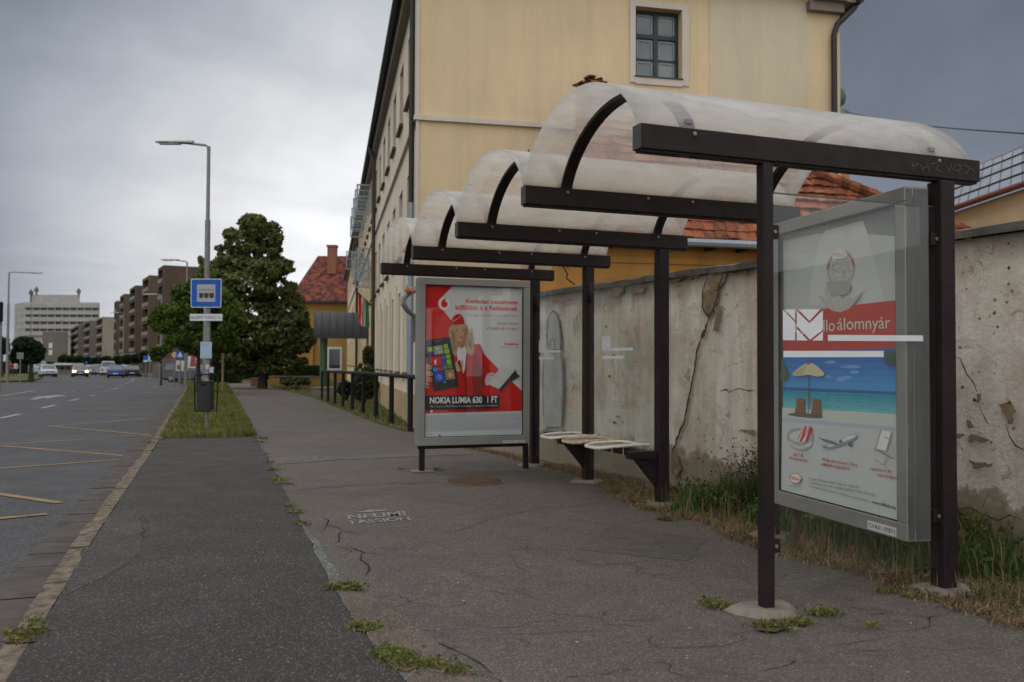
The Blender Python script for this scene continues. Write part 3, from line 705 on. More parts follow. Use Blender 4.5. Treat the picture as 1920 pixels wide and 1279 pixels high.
for pts in ([(1337, 500), (1345, 503), (1362, 502), (1368, 515), (1362, 530), (1352, 540), (1350, 545), (1338, 542), (1330, 520)],
            [(1323, 548), (1336, 543), (1350, 546), (1352, 560), (1347, 575), (1338, 588), (1328, 590), (1322, 575), (1321, 560)], [(1346, 575), (1356, 572), (1355, 600), (1349, 625), (1342, 620), (1345, 600)],
            [(1150, 540), (1175, 536), (1172, 548), (1160, 557), (1150, 552)], [(1268, 518), (1300, 511), (1325, 508), (1318, 518), (1290, 524), (1272, 528)], [(1376, 502), (1400, 498), (1418, 497), (1416, 506), (1402, 514), (1388, 508)], [(1800, 440), (1830, 436), (1826, 446), (1806, 450)], [(1180, 545), (1200, 540), (1218, 534), (1212, 546), (1190, 552)], [(1388, 808), (1400, 806), (1420, 808), (1420, 818), (1400, 812)], [(1412, 845), (1421, 846), (1421, 852), (1412, 850)],
            [(1797, 813), (1812, 816), (1804, 824), (1797, 822)], [(1820, 818), (1845, 816), (1860, 826), (1840, 832), (1822, 830)], [(1822, 862), (1838, 866), (1868, 870), (1860, 878), (1828, 876)],
            [(1818, 790), (1828, 790), (1832, 802), (1820, 802)], [(1880, 758), (1900, 752), (1912, 768), (1908, 790), (1896, 796), (1888, 775)], [(1264, 850), (1275, 852), (1282, 880), (1270, 900), (1262, 880)],
            [(1797, 955), (1830, 950), (1862, 985), (1875, 1010), (1797, 1010)], [(1835, 740), (1843, 738), (1842, 752), (1836, 754)]):
    wpoly(mb, pts, OFF, 0.010)
for k in range(46):
    px, py = random.choice([(random.uniform(1010, 1420), random.uniform(560, 860)), (random.uniform(1800, 1920), random.uniform(450, 900))]); s_ = random.uniform(1, 4)
    wpoly(mb, [(px - s_, py), (px, py - s_), (px + s_, py - s_ * .3), (px + s_ * .6, py + s_), (px - s_ * .5, py + s_ * .8)], OFF, 0.003)
mb.build('peeled_patches', M_BARE, wall, fix=False)
mb = MB(); mr_ = MB()
for pts, w in (([(1363, 500), (1360, 520), (1353, 535), (1349, 560), (1340, 585), (1332, 605), (1328, 620), (1320, 636)], 0.012), ([(1326, 618), (1321, 632), (1327, 628)], 0.03),
               ([(1320, 636), (1312, 660), (1308, 690), (1302, 720), (1297, 745), (1292, 770), (1287, 795), (1278, 815), (1265, 850)], 0.014), ([(1302, 745), (1292, 765), (1294, 780)], 0.007),
               ([(1333, 500), (1331, 520), (1323, 545), (1322, 575), (1330, 590), (1335, 598)], 0.010), ([(1355, 733), (1368, 730), (1372, 736), (1385, 730), (1420, 731)], 0.008), ([(1368, 512), (1390, 508), (1402, 505), (1412, 510)], 0.009),
               ([(1797, 668), (1806, 672), (1818, 700), (1832, 718), (1838, 735)], 0.008), ([(1840, 750), (1848, 775), (1862, 800)], 0.005), ([(1893, 795), (1898, 815), (1910, 835), (1935, 848)], 0.007), ([(1797, 952), (1822, 950), (1850, 965), (1878, 975), (1900, 965), (1925, 975)], 0.006),
               ([(1360, 575), (1366, 582), (1358, 574)], 0.006), ([(1255, 530), (1275, 528), (1300, 520)], 0.005), ([(1150, 557), (1160, 558), (1172, 549)], 0.004), ([(1897, 455), (1899, 460)], 0.03), ([(1897, 500), (1899, 506)], 0.03), ([(1831, 748), (1836, 752)], 0.04)):
    wline(mb, pts, w * 1.3, OFF + 0.003, 0.012)
    if w >= 0.010: wline(mr_, pts, w * 2.1, OFF + 0.001, 0.012, step=0.03)
mb.build('wall_cracks', M_WCRACK, wall, fix=False)
mr_.build('flaked_crack_edges', M_BARE, wall, fix=False)
M_GRAF = plain('grey_spray', (0.21, 0.215, 0.205), 0.9, 0, 0.25, 9, 0.1); M_GRAF2 = plain('pale_spray', (0.43, 0.42, 0.395), 0.9, 0, 0.12, 6, 0.1); M_GRAFR = plain('faded_red_spray', (0.30, 0.15, 0.115), 0.9, 0, 0.25, 9, 0.1); M_GRAFD = plain('dark_spray', (0.115, 0.10, 0.085), 0.9, 0, 0.3, 12, 0.1)
mb = MB()
wpoly(mb, [(1031, 600), (1036, 587), (1042, 584), (1048, 590), (1053, 610), (1055, 650), (1055, 655), (1032, 655), (1030, 630)], OFF, 0, 1)
wpoly(mb, [(1023, 668), (1056, 668), (1060, 700), (1060, 760), (1057, 800), (1022, 800), (1021, 720)], OFF, 0, 1)
wline(mb, [(1032, 655), (1030, 630), (1031, 604), (1036, 588), (1042, 583), (1048, 589), (1052, 604), (1055, 630), (1056, 655)], 0.035, OFF + 0.002, 0.002, 0)
wline(mb, [(1036, 655), (1036, 640), (1040, 634), (1044, 640), (1044, 655)], 0.022, OFF + 0.002, 0.002, 0)
wline(mb, [(1024, 662), (1022, 720), (1023, 780)], 0.025, OFF + 0.002, 0.003, 0); wline(mb, [(1056, 662), (1060, 690), (1060, 740), (1057, 798)], 0.045, OFF + 0.002, 0.003, 0)
wline(mb, [(1055, 645), (1055, 655)], 0.06, OFF + 0.003, 0.003, 0)
for pts in ([(1010, 600), (1018, 608), (1012, 622), (1006, 612), (1014, 598)], [(1008, 595), (1020, 625)], [(1011, 636), (1014, 645), (1008, 655), (1014, 664), (1009, 668)], [(1081, 595), (1080, 630)], [(1086, 592), (1083, 632)], [(1076, 608), (1072, 602)]):
    wline(mb, pts, 0.014, OFF + 0.002, 0.003, 3)
for pts in ([(1035, 565), (1048, 563), (1060, 567), (1080, 561)], [(1066, 690), (1072, 688)], [(1078, 725), (1083, 722), (1076, 735)], [(1058, 740), (1057, 770)], [(1153, 600), (1157, 605)], [(1170, 690), (1172, 705)], [(1195, 612), (1200, 640)]):
    wline(mb, pts, 0.02, OFF + 0.002, 0.008, 2)
for pts in ([(1198, 600), (1205, 612), (1196, 615), (1199, 601)], [(1212, 600), (1222, 612)], [(1185, 632), (1190, 645), (1196, 630), (1200, 645)], [(1205, 626), (1208, 640)]):
    wline(mb, pts, 0.012, OFF + 0.002, 0.003, 1)
mb.build('graffiti', [M_GRAF, M_GRAF2, M_GRAFR, M_GRAFD], wall, fix=False)

# ------------------------------------------------------------------ bus shelter
SA, SX, SY, SP, SL, ZT, HB, BW, UF, UB = 0.3502, 0.6105, 4.0895, 1.5426, 2.162, 2.4074, 0.1212, 0.0806, 0.7364, 1.9182
sh = thing('bus_shelter', 'dark brown steel bus shelter roofed with a row of translucent plastic barrel vaults', 'bus shelter', (SX, SY, 0), SA)
Ms = Matrix.Translation((SX, SY, 0)) @ Matrix.Rotation(SA, 4, 'Z'); Msi = Ms.inverted()
ZB = ZT - HB
M_CAP = plain('beam_end_cap', (0.05, 0.048, 0.048), 0.6, 0, 0.15, 8)
M_SCR = plain('scratches', (0.075, 0.07, 0.066), 0.7, 0, 0.2, 8)
for k in range(5):
    mb = MB(); y = k * SP
    mb.rbox(0.004, SL, y, y + BW, ZB, ZT, 0.004, 0)
    mb.box(0, 0.0045, y + 0.002, y + BW - 0.002, ZB + 0.002, ZT - 0.002, 1)
    mb.rbox(0.01, SL - 0.01, y + 0.012, y + BW - 0.012, ZB - 0.012, ZB - 0.001, 0.002, 0)
    b = mb.build('beam', [M_STEEL, M_CAP], sh)
    mb = MB()
    for u in ((0.30, 0.9, 1.25, 1.86) if k else (0.3, 1.86)):      # rivets and drips of paint along the beam
        mb.lathe([(0.011, 0), (0.011, 0.006), (0.006, 0.010)], (0, 0, 0), 8)
        for i in range(len(mb.v) - 24, len(mb.v)):
            p = mb.v[i]; mb.v[i] = (u + p[0], y - p[2], ZT - 0.028 + p[1])
    mb.build('bolt_heads', plain('worn_bolt', (0.22, 0.2, 0.18), 0.5, 0.5), b)
# scratched tag on the end of the first beam
mb = MB()
def beamline(pts, w=0.004):
    P = [Msi @ onplane(x, y, Ms @ Vector((0, -0.002, 0)), Ms.to_3x3() @ Vector((0, 1, 0))) for x, y in pts]
    for a, b in zip(P, P[1:]):
        t = (b - a).normalized(); nn = Vector((-t.z, 0, t.x)) * w / 2
        mb.poly([(q.x, -0.0025, q.z) for q in (a + nn, b + nn, b - nn, a - nn)])
for pts in ([(1709, 303), (1714, 321)], [(1709, 312), (1722, 308)], [(1727, 308), (1730, 322)], [(1729, 316), (1740, 312)], [(1739, 306), (1742, 322)], [(1744, 308), (1762, 304), (1754, 318), (1766, 322)], [(1772, 308), (1780, 320), (1784, 306)],
            [(1792, 308), (1786, 318), (1798, 322), (1803, 310)], [(1806, 309), (1818, 314), (1812, 326), (1808, 324)], [(1820, 316), (1828, 322)], [(1795, 312), (1802, 309)]): beamline(pts)
b = mb.build('scratched_tag', M_SCR, sh, fix=False)
# back posts, road-side post
def post(u, y, w, d, z1, name='post', plate=True):
    mb = MB(); mb.rbox(u - w / 2, u + w / 2, y, y + d, 0.0, z1, 0.006); mb.build(name, M_STEEL, sh)
    if plate:
        mb = MB(); n = 12; r = 0.17
        ring = [(u + r * (1 + .25 * math.sin(3 * t + y)) * math.cos(t) * 1.05, y + d / 2 + r * (1 + .25 * math.cos(2 * t + y * 3)) * math.sin(t)) for t in [2 * math.pi * i / n for i in range(n)]]
        mb.add([(a, b_, 0.002) for a, b_ in ring] + [(u + (a - u) * .8, y + d / 2 + (b_ - y - d / 2) * .8, 0.03) for a, b_ in ring], [(i, (i + 1) % n, n + (i + 1) % n, n + i) for i in range(n)] + [tuple(range(n, 2 * n))])
        mb.build('concrete_footing', M_CONC, sh)
for k in range(5): post(UB, k * SP - 0.005, 0.10, 0.10, ZB - 0.012)
post(UF, 0.005, 0.062, 0.062, ZB - 0.012)
# arched ribs and roof vaults
RISE = 0.40
def arch(k, r_off=0.0, n=28):
    y0 = k * SP + BW * 0.5; y1 = (k + 1) * SP + BW * 0.5; c = (y0 + y1) / 2; h = (y1 - y0) / 2; out = []
    for i in range(n + 1):
        t = math.pi * i / n
        ct, st = math.cos(t), math.sin(t)
        yy = c - (h + r_off) * ct; cr_ = ((h * h + RISE * RISE) / (2 * RISE)); zc_ = math.sqrt(max(0, cr_ * cr_ - (h * ct) ** 2)) - (cr_ - RISE); z_ = ZT - 0.01 + 0.45 * RISE * abs(st) + 0.55 * zc_ + r_off * abs(st)
        out.append((yy, z_))
    return out
for k in range(4):
    mb = MB(); A = arch(k); n = len(A); us = [0.0 + 2.13 * j / 12 for j in range(13)]
    vs = [(u, y, z) for u in us for y, z in A]
    mb.add(vs, [(j * n + i, j * n + i + 1, (j + 1) * n + i + 1, (j + 1) * n + i) for j in range(12) for i in range(n - 1)])
    o = mb.build('roof_vault', M_POLY, sh, smooth=True)
    md = o.modifiers.new('s', 'SOLIDIFY'); md.thickness = 0.004; md.offset = 1
    # edge of the sheet reads as a thin line
    for u in (0.30, 1.86):
        mb = MB(); B0 = arch(k, -0.006); B1 = arch(k, -0.030); m_ = len(B0); w = 0.075
        vs = [(u - w / 2, y, z) for y, z in B0] + [(u + w / 2, y, z) for y, z in B0] + [(u - w / 2, y, z) for y, z in B1] + [(u + w / 2, y, z) for y, z in B1]
        fs = []
        for i in range(m_ - 1):
            fs += [(i, i + 1, m_ + i + 1, m_ + i), (2 * m_ + i, 3 * m_ + i, 3 * m_ + i + 1, 2 * m_ + i + 1), (i, 2 * m_ + i, 2 * m_ + i + 1, i + 1), (m_ + i, m_ + i + 1, 3 * m_ + i + 1, 3 * m_ + i)]
        fs += [(0, m_, 3 * m_, 2 * m_), (m_ - 1, 3 * m_ - 1, 4 * m_ - 1, 2 * m_ - 1)]
        mb.add(vs, fs); rb = mb.build('rib', M_STEEL, sh)
        mb = MB(); mid = arch(k, 0.006)[m_ // 2 - 1]
        mb.rbox(u - 0.022, u + 0.022, mid[0] - 0.012, mid[0] + 0.012, mid[1], mid[1] + 0.014, 0.003); mb.tube([(u, mid[0], mid[1]), (u + 0.004, mid[0], mid[1] + 0.034)], 0.006, 6); mb.build('clamp_bolt', M_RUST, rb)
        mb = MB()
        for e_ in (2, m_ - 3): yy, zz_ = arch(k, 0.007)[e_]; mb.box(u - 0.02, u + 0.02, yy - 0.006, yy + 0.006, zz_ - 0.01, zz_ + 0.012)
        mb.build('edge_clip', M_GALV, rb)
# glass: side pane at the near end, back panes of the two far bays
def decal(mb, f, s=1.0):
    """white film logo and stripes; f maps (px,py) in the near pane's picture to a vertex"""
    def q(pts): mb.poly([f(x, y) for x, y in pts])
    q([(1468, 581), (1491, 604), (1491, 638), (1468, 638)])
    q([(1470.5, 580), (1491, 580), (1491, 600.5)])
    q([(1494, 583), (1518, 606.5), (1541.5, 583), (1543, 583), (1543, 618), (1519, 637), (1494, 611)])
    q([(1497, 580), (1538, 580), (1518, 602)])
    q([(1494, 616), (1515, 638.5), (1494, 638.5)]); q([(1543, 622), (1543, 638.5), (1523, 638.5)])
    q([(1552.5, 628), (1732.5, 629), (1732.5, 640), (1552.5, 639)])
    q([(1469, 658), (1657, 658), (1657, 669.5), (1469, 670)])
def sidepane():
    P0 = Ms @ Vector((0, 0.045, 0)); n = Ms.to_3x3() @ Vector((0, 1, 0))
    u0 = UF + 0.031; u1 = UB - 0.055; z0 = 0.14; z1 = 2.13
    mb = MB(); mb.box(u0, u1, 0.04, 0.048, z0, z1); g = mb.build('glass_pane', M_SGLASS, sh); tag(g, 'near side glass pane with white logo film')
    mb = MB()
    def f(x, y): p = Msi @ onplane(x, y, Ms @ Vector((0, 0.038, 0)), n); return (p.x, 0.0385, p.z)
    decal(mb, f); mb.build('white_film_logo', M_DECAL, g, fix=False)
    mb = MB(); mb.box(u0, u1, 0.039, 0.049, z1, z1 + 0.006); mb.build('pane_edge_strip', plain('glass_edge', (0.05, 0.07, 0.06), 0.3), g)
    for u, z in ((u0 + 0.02, 0.33), (u0 + 0.02, 1.93), (u1 + 0.0, 0.42), (u1 + 0.0, 1.95)):
        mb = MB(); mb.rbox(u - 0.035, u + 0.03, 0.026, 0.062, z - 0.035, z + 0.035, 0.004, 0); mb.m = 1
        mb.tube([(u, 0.027, z), (u, 0.018, z)], 0.010, 8, 1); mb.build('glass_clamp', [M_STEEL, M_GALV], sh)
sidepane()
for k in (2, 3):
    y0 = k * SP + 0.10; y1 = (k + 1) * SP - 0.01
    mb = MB(); mb.box(UB - 0.004, UB + 0.004, y0, y1, 0.14, 2.12); g = mb.build('glass_pane', M_GLASS, sh)
    mb = MB()
    px0, sc = (1127, 0.0) if k == 2 else (1018, 0.0)
    def f(x, y):
        s_ = 0.00247 * (1.0); yy = (y1 - 0.30 if k == 2 else y1 - 0.10) - (x - 1468) * s_ ; return (UB - 0.0055, yy, 1.25 + (682 - y) * 0.00247 * 1.05 + 0.02)
    decal(mb, f); mb.build('white_film_logo', M_DECAL, g, fix=False)
    for yy in (y0 + 0.01, y1 - 0.01):
        for z in (0.42, 1.95):
            mb = MB(); mb.rbox(UB - 0.02, UB + 0.02, yy - 0.04, yy + 0.04, z - 0.035, z + 0.035, 0.004); mb.build('glass_clamp', M_STEEL, sh)
# seat rail on brackets
RU0, RU1 = UB - 0.14, UB - 0.06
mb = MB(); mb.rbox(RU0, RU1, 2 * SP + 0.02, 3 * SP + 0.93, 0.40, 0.470, 0.005); rail = mb.build('seat_rail', M_STEEL, sh)
for k in (2, 3):
    y = k * SP + 0.045
    mb = MB(); mb.extrude([(UB - 0.05, y - 0.004, 0.48), (UB - 0.05, y - 0.004, 0.15), (UB - 0.07, y - 0.004, 0.18), (UB - 0.26, y - 0.004, 0.40), (UB - 0.26, y - 0.004, 0.412)], (0, 0.05, 0))
    mb.rbox(UB - 0.33, UB - 0.05, y - 0.02, y + 0.06, 0.412, 0.478, 0.004) ; mb.build('seat_bracket', M_STEEL, sh)
# three tubular wire seats, nearest one clean, the middle one worn
def meshgrille():
    t = NT('wire_mesh'); t.set((0.30, 0.27, 0.22), 0.6, 0, 0.3); return t.m
M_SEAT = plain('white_coated_tube', (0.62, 0.60, 0.56), 0.4, 0, 0.12, 14); M_SEATW = plain('chipped_coated_tube', (0.42, 0.32, 0.2), 0.6, 0, 0.45, 30); M_WIRE = plain('seat_wire', (0.30, 0.27, 0.225), 0.6, 0, 0.2, 9)
yc = [2 * SP + 0.62, 2 * SP + 1.13, 3 * SP + 0.1 + 0.05]; yc[1] = 2 * SP + 1.17; yc[2] = 3 * SP + 0.20
for i, y in enumerate(yc):
    hw, hd, z = 0.20, 0.22, 0.490
    u_c = UB - 0.21
    loop = []
    for k_ in range(33):
        t = 2 * math.pi * k_ / 32; c_, s_ = math.cos(t), math.sin(t); e_ = 0.55
        uu = u_c + hd * math.copysign(abs(c_) ** e_, c_); yy = y + hw * math.copysign(abs(s_) ** e_, s_)
        zz_ = z + 0.006 * (uu - u_c) / hd - 0.022 * max(0, -(uu - u_c) / hd - 0.35)
        loop.append((uu, yy, zz_))
    mb = MB(); mb.tube(loop, 0.0145, 8, cap=False); mb.tube([(u_c + hd * .5, y - hw, z + .004), (u_c + hd + .07, y - hw * .97, z + .006)], 0.0145, 8); s_o = mb.build('seat', M_SEATW if i == 1 else M_SEAT, sh, smooth=True)
    mb = MB()
    for a in range(-7, 8):
        f_ = a / 8; L = (1 - abs(f_) ** 3.6) ** (1 / 3.6)
        mb.tube([(u_c - hd * L, y + hw * f_, z - 0.012), (u_c, y + hw * f_, z - 0.014), (u_c + hd * L, y + hw * f_, z + 0.004)], 0.0024, 4)
        mb.tube([(u_c + hd * f_, y - hw * L, z - 0.004), (u_c + hd * f_, y, z - 0.014), (u_c + hd * f_, y + hw * L, z - 0.004)], 0.0024, 4)
    mb.build('wire_mesh', M_WIRE, s_o)
    mb = MB(); mb.tube([(RU0 - 0.012, y - 0.13, 0.40), (RU0 - 0.012, y - 0.13, 0.497), (RU1 + 0.012, y - 0.13, 0.497), (RU1 + 0.012, y - 0.13, 0.40)], 0.007, 6); mb.tube([(RU0 - 0.012, y + 0.1, 0.40), (RU0 - 0.012, y + 0.1, 0.497), (RU1 + 0.012, y + 0.1, 0.497)], 0.007, 6)
    mb.build('seat_clip', M_SEATW, s_o)

# ------------------------------------------------------------------ advertising cases
def ad_case(name, label, TLw, dirv, W, z0, z1, thick, back):
    """front face lower corner TLw (left, seen from the front), dirv along the face to the right; back = unit vector away from the viewer"""
    rz = math.atan2(dirv[1], dirv[0])
    t = thing(name, label, 'advertising case', (TLw[0], TLw[1], 0), rz)
    fr = 0.082; mb = MB()
    mb.rbox(0, W, 0, thick, z0, z0 + fr + 0.015, 0.006, 0); mb.rbox(0, W, 0, thick, z1 - fr, z1, 0.006, 0)
    mb.rbox(0, fr, 0.001, thick - 0.001, z0 + fr + 0.015, z1 - fr, 0.004, 0); mb.rbox(W - fr, W, 0.001, thick - 0.001, z0 + fr + 0.015, z1 - fr, 0.004, 0)
    mb.box(fr, W - fr, thick * 0.5, thick - 0.002, z0 + fr, z1 - fr, 1)
    mb.build('frame', [M_ALU, M_ALUD], t)
    mb = MB()                                        # dark seal round the glass
    x0, x1, a, b = fr, W - fr, z0 + fr + 0.015, z1 - fr
    for q in ((x0, x1, a, a + 0.006), (x0, x1, b - 0.006, b), (x0, x0 + 0.006, a + 0.006, b - 0.006), (x1 - 0.006, x1, a + 0.006, b - 0.006)): mb.box(q[0], q[1], 0.006, 0.03, q[2], q[3])
    mb.build('seal', M_BLACK, t)
    mb = MB(); mb.box(fr + 0.006, W - fr - 0.006, 0.010, 0.014, z0 + fr + 0.021, z1 - fr - 0.006); mb.build('glass', M_CGLASS, t)
    return t, (fr + 0.006, W - fr - 0.006, z0 + fr + 0.021, z1 - fr - 0.006)

# far case (faces the camera under the last beam)
A2 = Vector((-1.07, 9.81)); B2 = Vector((0.215, 10.23)); d2 = (B2 - A2)
c2, r2 = ad_case('ad_case', 'grey case with a red and white phone poster closing the far end of the shelter', A2, d2, d2.length, 0.305, 2.235, 0.17, 1)
x0, x1, za, zb = r2
art = Art(lambda x, y: (x0 + (x - 132) / (788 - 132) * (x1 - x0), zb - (y - 116) / (1146 - 116) * (zb - za))); art.gain = 1.3
RED = (0.42, 0.012, 0.010); WH_ = (0.50, 0.50, 0.50)
art.poly([(132, 116), (788, 116), (788, 1146), (132, 1146)], WH_)
art.poly([(132, 116), (312, 116), (232, 205), (226, 250), (300, 345), (420, 470), (620, 680), (788, 838), (788, 985), (132, 992)], RED)
art.poly([(312, 116), (420, 116), (330, 220), (232, 205)], WH_)
# speech mark badge
art.ell(260, 238, 43, 47, (0.46, 0.46, 0.46)); art.ell(258, 238, 38, 42, (0.60, 0.60, 0.60)); art.ell(258, 242, 22, 23, (0.5, 0.02, 0.015)); art.smooth([(240, 236), (244, 215), (262, 203), (275, 203), (264, 212), (260, 224), (272, 232)], (0.5, 0.02, 0.015))
TR_ = (0.50, 0.045, 0.035)
art.text('Korlátlan beszélgetés', 402, 202, 762, 240, TR_, 0.02); art.text('külföldön is a Redeseknek', 332, 242, 760, 278, TR_, 0.02)
art.text('Európa Havidíjjal napi 490 Ft-ért', 412, 302, 764, 326, (0.42, 0.24, 0.23)); art.text('Keress minket', 618, 356, 764, 376, (0.42, 0.12, 0.1)); art.text('a Savaria tér 1/c alatt!', 545, 388, 764, 412, (0.42, 0.12, 0.1))
art.text('Vodafone', 664, 500, 765, 520, (0.5, 0.02, 0.015), 0.02); art.text('Power to you', 642, 526, 767, 544, (0.42, 0.12, 0.1))
# woman in a red uniform
SK = (0.42, 0.27, 0.19); SKD = (0.30, 0.17, 0.11); HR = (0.33, 0.235, 0.13); HRD = (0.19, 0.125, 0.065); JK = (0.36, 0.012, 0.010); JKD = (0.18, 0.008, 0.008); HRL = (0.45, 0.35, 0.22)
art.smooth([(330, 600), (400, 560), (460, 520), (500, 515), (520, 580), (545, 700), (520, 860), (520, 985), (330, 988), (352, 800), (335, 700)], JK)
art.smooth([(455, 600), (500, 620), (530, 720), (620, 740), (575, 790), (535, 780), (510, 870), (520, 960), (480, 990), (450, 800)], JKD)
art.smooth([(490, 520), (520, 560), (560, 680), (600, 730), (560, 760), (520, 700), (480, 620)], JK)
art.smooth([(305, 385), (288, 430), (292, 500), (310, 560), (335, 600), (365, 560), (440, 590), (460, 530), (430, 470), (420, 400), (390, 370), (340, 365)], HR)
art.smooth([(300, 420), (296, 480), (318, 550), (332, 560), (326, 500), (322, 440)], HRD); art.smooth([(400, 420), (412, 480), (435, 545), (450, 540), (425, 470), (415, 410)], HRD)
for hx in ((292, 440, 304, 520), (312, 470, 328, 580), (418, 430, 440, 500), (428, 490, 452, 570)): art.smooth([(hx[0], hx[1]), (hx[0] + 8, (hx[1] + hx[3]) / 2 - 20), (hx[2], hx[3]), (hx[2] - 6, (hx[1] + hx[3]) / 2 + 10)], HRL)
art.smooth([(345, 560), (372, 520), (405, 550), (402, 620), (395, 690), (380, 715), (352, 640)], (0.55, 0.55, 0.56))
art.smooth([(352, 470), (388, 465), (394, 520), (375, 545), (352, 520)], SKD)
art.smooth([(326, 400), (330, 380), (365, 372), (400, 384), (402, 420), (398, 460), (385, 492), (368, 500), (345, 488), (330, 455)], SK)
art.smooth([(390, 395), (402, 420), (398, 460), (385, 492), (376, 496), (388, 450)], SKD)
art.ell(344, 424, 7, 3, (0.05, 0.04, 0.035)); art.ell(382, 423, 7, 3, (0.05, 0.04, 0.035)); art.line([(334, 412), (346, 408), (354, 412)], 3, HRD); art.line([(373, 411), (383, 407), (392, 411)], 3, HRD)
art.line([(364, 424), (360, 448), (370, 450)], 2.5, SKD); art.smooth([(357, 468), (369, 464), (383, 466), (371, 476)], (0.36, 0.02, 0.02))
art.smooth([(305, 372), (312, 335), (335, 312), (365, 308), (382, 330), (392, 372), (360, 380), (325, 382)], (0.36, 0.012, 0.010)); art.line([(310, 362), (345, 340), (372, 318)], 4, (0.5, 0.35, 0.3)); art.line([(318, 375), (360, 350), (385, 345)], 3, (0.22, 0.01, 0.01))
art.poly([(362, 640), (395, 720), (400, 860), (392, 985), (404, 985), (412, 800), (405, 740)], JKD)
art.smooth([(335, 640), (365, 625), (385, 640), (380, 680), (350, 705), (332, 680)], SK)
for q in range(26):                                          # strands of wavy hair and folds of cloth
    lx = random.choice([random.uniform(294, 326), random.uniform(404, 446)]); ly = random.uniform(395, 470); ln = random.uniform(40, 95); sw = random.uniform(4, 9)
    art.line([(lx + sw * math.sin(k * 1.3 + q) * (.4 + k * .1) + (k * 2.2 if lx > 360 else k * 1.0), ly + ln * k / 6) for k in range(7)], random.uniform(1.5, 3.2), random.choice([HR, HRD, HRL, (0.27, 0.18, 0.09)]))
art.poly([(345, 640), (372, 700), (395, 770), (380, 700), (360, 620)], JKD); art.poly([(412, 570), (440, 600), (420, 690), (398, 760), (402, 690)], (0.30, 0.010, 0.010)); art.ell(396, 778, 4, 4, (0.10, 0.01, 0.01)); art.ell(398, 840, 4, 4, (0.10, 0.01, 0.01))
for q in ((470, 560, 500, 700), (500, 540, 530, 680), (440, 700, 455, 860), (350, 760, 346, 900), (478, 720, 490, 900)): art.line([(q[0], q[1]), ((q[0] + q[2]) / 2 + 6, (q[1] + q[3]) / 2), (q[2], q[3])], 4, JKD)
art.smooth([(330, 430), (338, 425), (342, 470), (336, 478)], (0.36, 0.22, 0.15)); art.ell(345, 462, 7, 6, (0.44, 0.24, 0.18)); art.ell(388, 460, 6, 6, (0.38, 0.2, 0.15)); art.ell(344, 424, 3, 3, (0.03, 0.05, 0.06)); art.ell(382, 423, 3, 3, (0.03, 0.05, 0.06)); art.line([(359, 470), (370, 469), (382, 469)], 1.6, (0.5, 0.3, 0.28))
# phone
art.poly([(134, 500), (142, 490), (285, 466), (296, 474), (356, 790), (350, 808), (200, 838), (188, 828), (134, 560)], (0.012, 0.013, 0.015)); art.poly([(145, 540), (268, 512), (330, 752), (200, 782)], (0.02, 0.02, 0.022))
tiles = [((148, 540, 178, 570), (0.25, 0.36, 0.03)), ((184, 532, 245, 590), (0.24, 0.27, 0.20)), ((252, 518, 280, 548), (0.22, 0.33, 0.03)), ((156, 574, 186, 600), (0.08, 0.04, 0.22)), ((256, 552, 288, 582), (0.24, 0.36, 0.03)), ((164, 606, 232, 670), (0.42, 0.015, 0.03)),
         ((236, 596, 264, 626), (0.05, 0.12, 0.33)), ((268, 588, 296, 616), (0.24, 0.36, 0.03)), ((240, 630, 268, 660), (0.12, 0.05, 0.25)), ((272, 622, 302, 654), (0.22, 0.33, 0.03)), ((182, 678, 212, 706), (0.02, 0.20, 0.38)), ((216, 672, 244, 702), (0.33, 0.03, 0.03)),
         ((250, 664, 276, 690), (0.03, 0.18, 0.06)), ((280, 656, 310, 684), (0.06, 0.20, 0.04)), ((190, 714, 252, 776), (0.03, 0.06, 0.38)), ((260, 696, 322, 762), (0.26, 0.14, 0.07))]
for (a, b, c_, d), col in tiles:
    sk = 0.12; art.poly([(a, b), (c_, b - (c_ - a) * .14), (c_ + (d - b) * .16, d - (c_ - a) * .14), (a + (d - b) * .16, d)], col)
art.poly([(190, 630), (206, 618), (206, 660), (194, 652)], (0.55, 0.5, 0.5)); art.ell(226, 742, 16, 17, (0.25, 0.3, 0.5)); art.ell(226, 742, 12, 13, (0.03, 0.06, 0.38)); art.line([(226, 730), (226, 743), (236, 748)], 3, (0.4, 0.45, 0.6))
art.ell(212, 545, 12, 10, (0.4, 0.42, 0.4)); art.ell(228, 570, 10, 10, (0.35, 0.4, 0.2)); art.ell(300, 728, 16, 18, (0.42, 0.28, 0.2)); art.ell(280, 745, 12, 10, (0.08, 0.2, 0.05)); art.line([(180, 498), (240, 486)], 3, (0.1, 0.1, 0.1)); art.poly([(258, 772), (270, 769), (270, 780), (259, 782)], (0.3, 0.3, 0.3))
for fy, fl in ((668, 40), (712, 48), (752, 46), (795, 26)):      # fingers round the phone
    art.smooth([(132, fy - 18), (155, fy - 12), (132 + fl, fy + 2), (132 + fl - 2, fy + 18), (155, fy + 20), (132, fy + 22)], SK); art.smooth([(132 + fl - 16, fy + 2), (132 + fl - 2, fy + 4), (132 + fl - 4, fy + 14), (132 + fl - 16, fy + 12)], (0.4, 0.03, 0.03)); art.line([(134, fy + 23), (160, fy + 22)], 2, SKD)
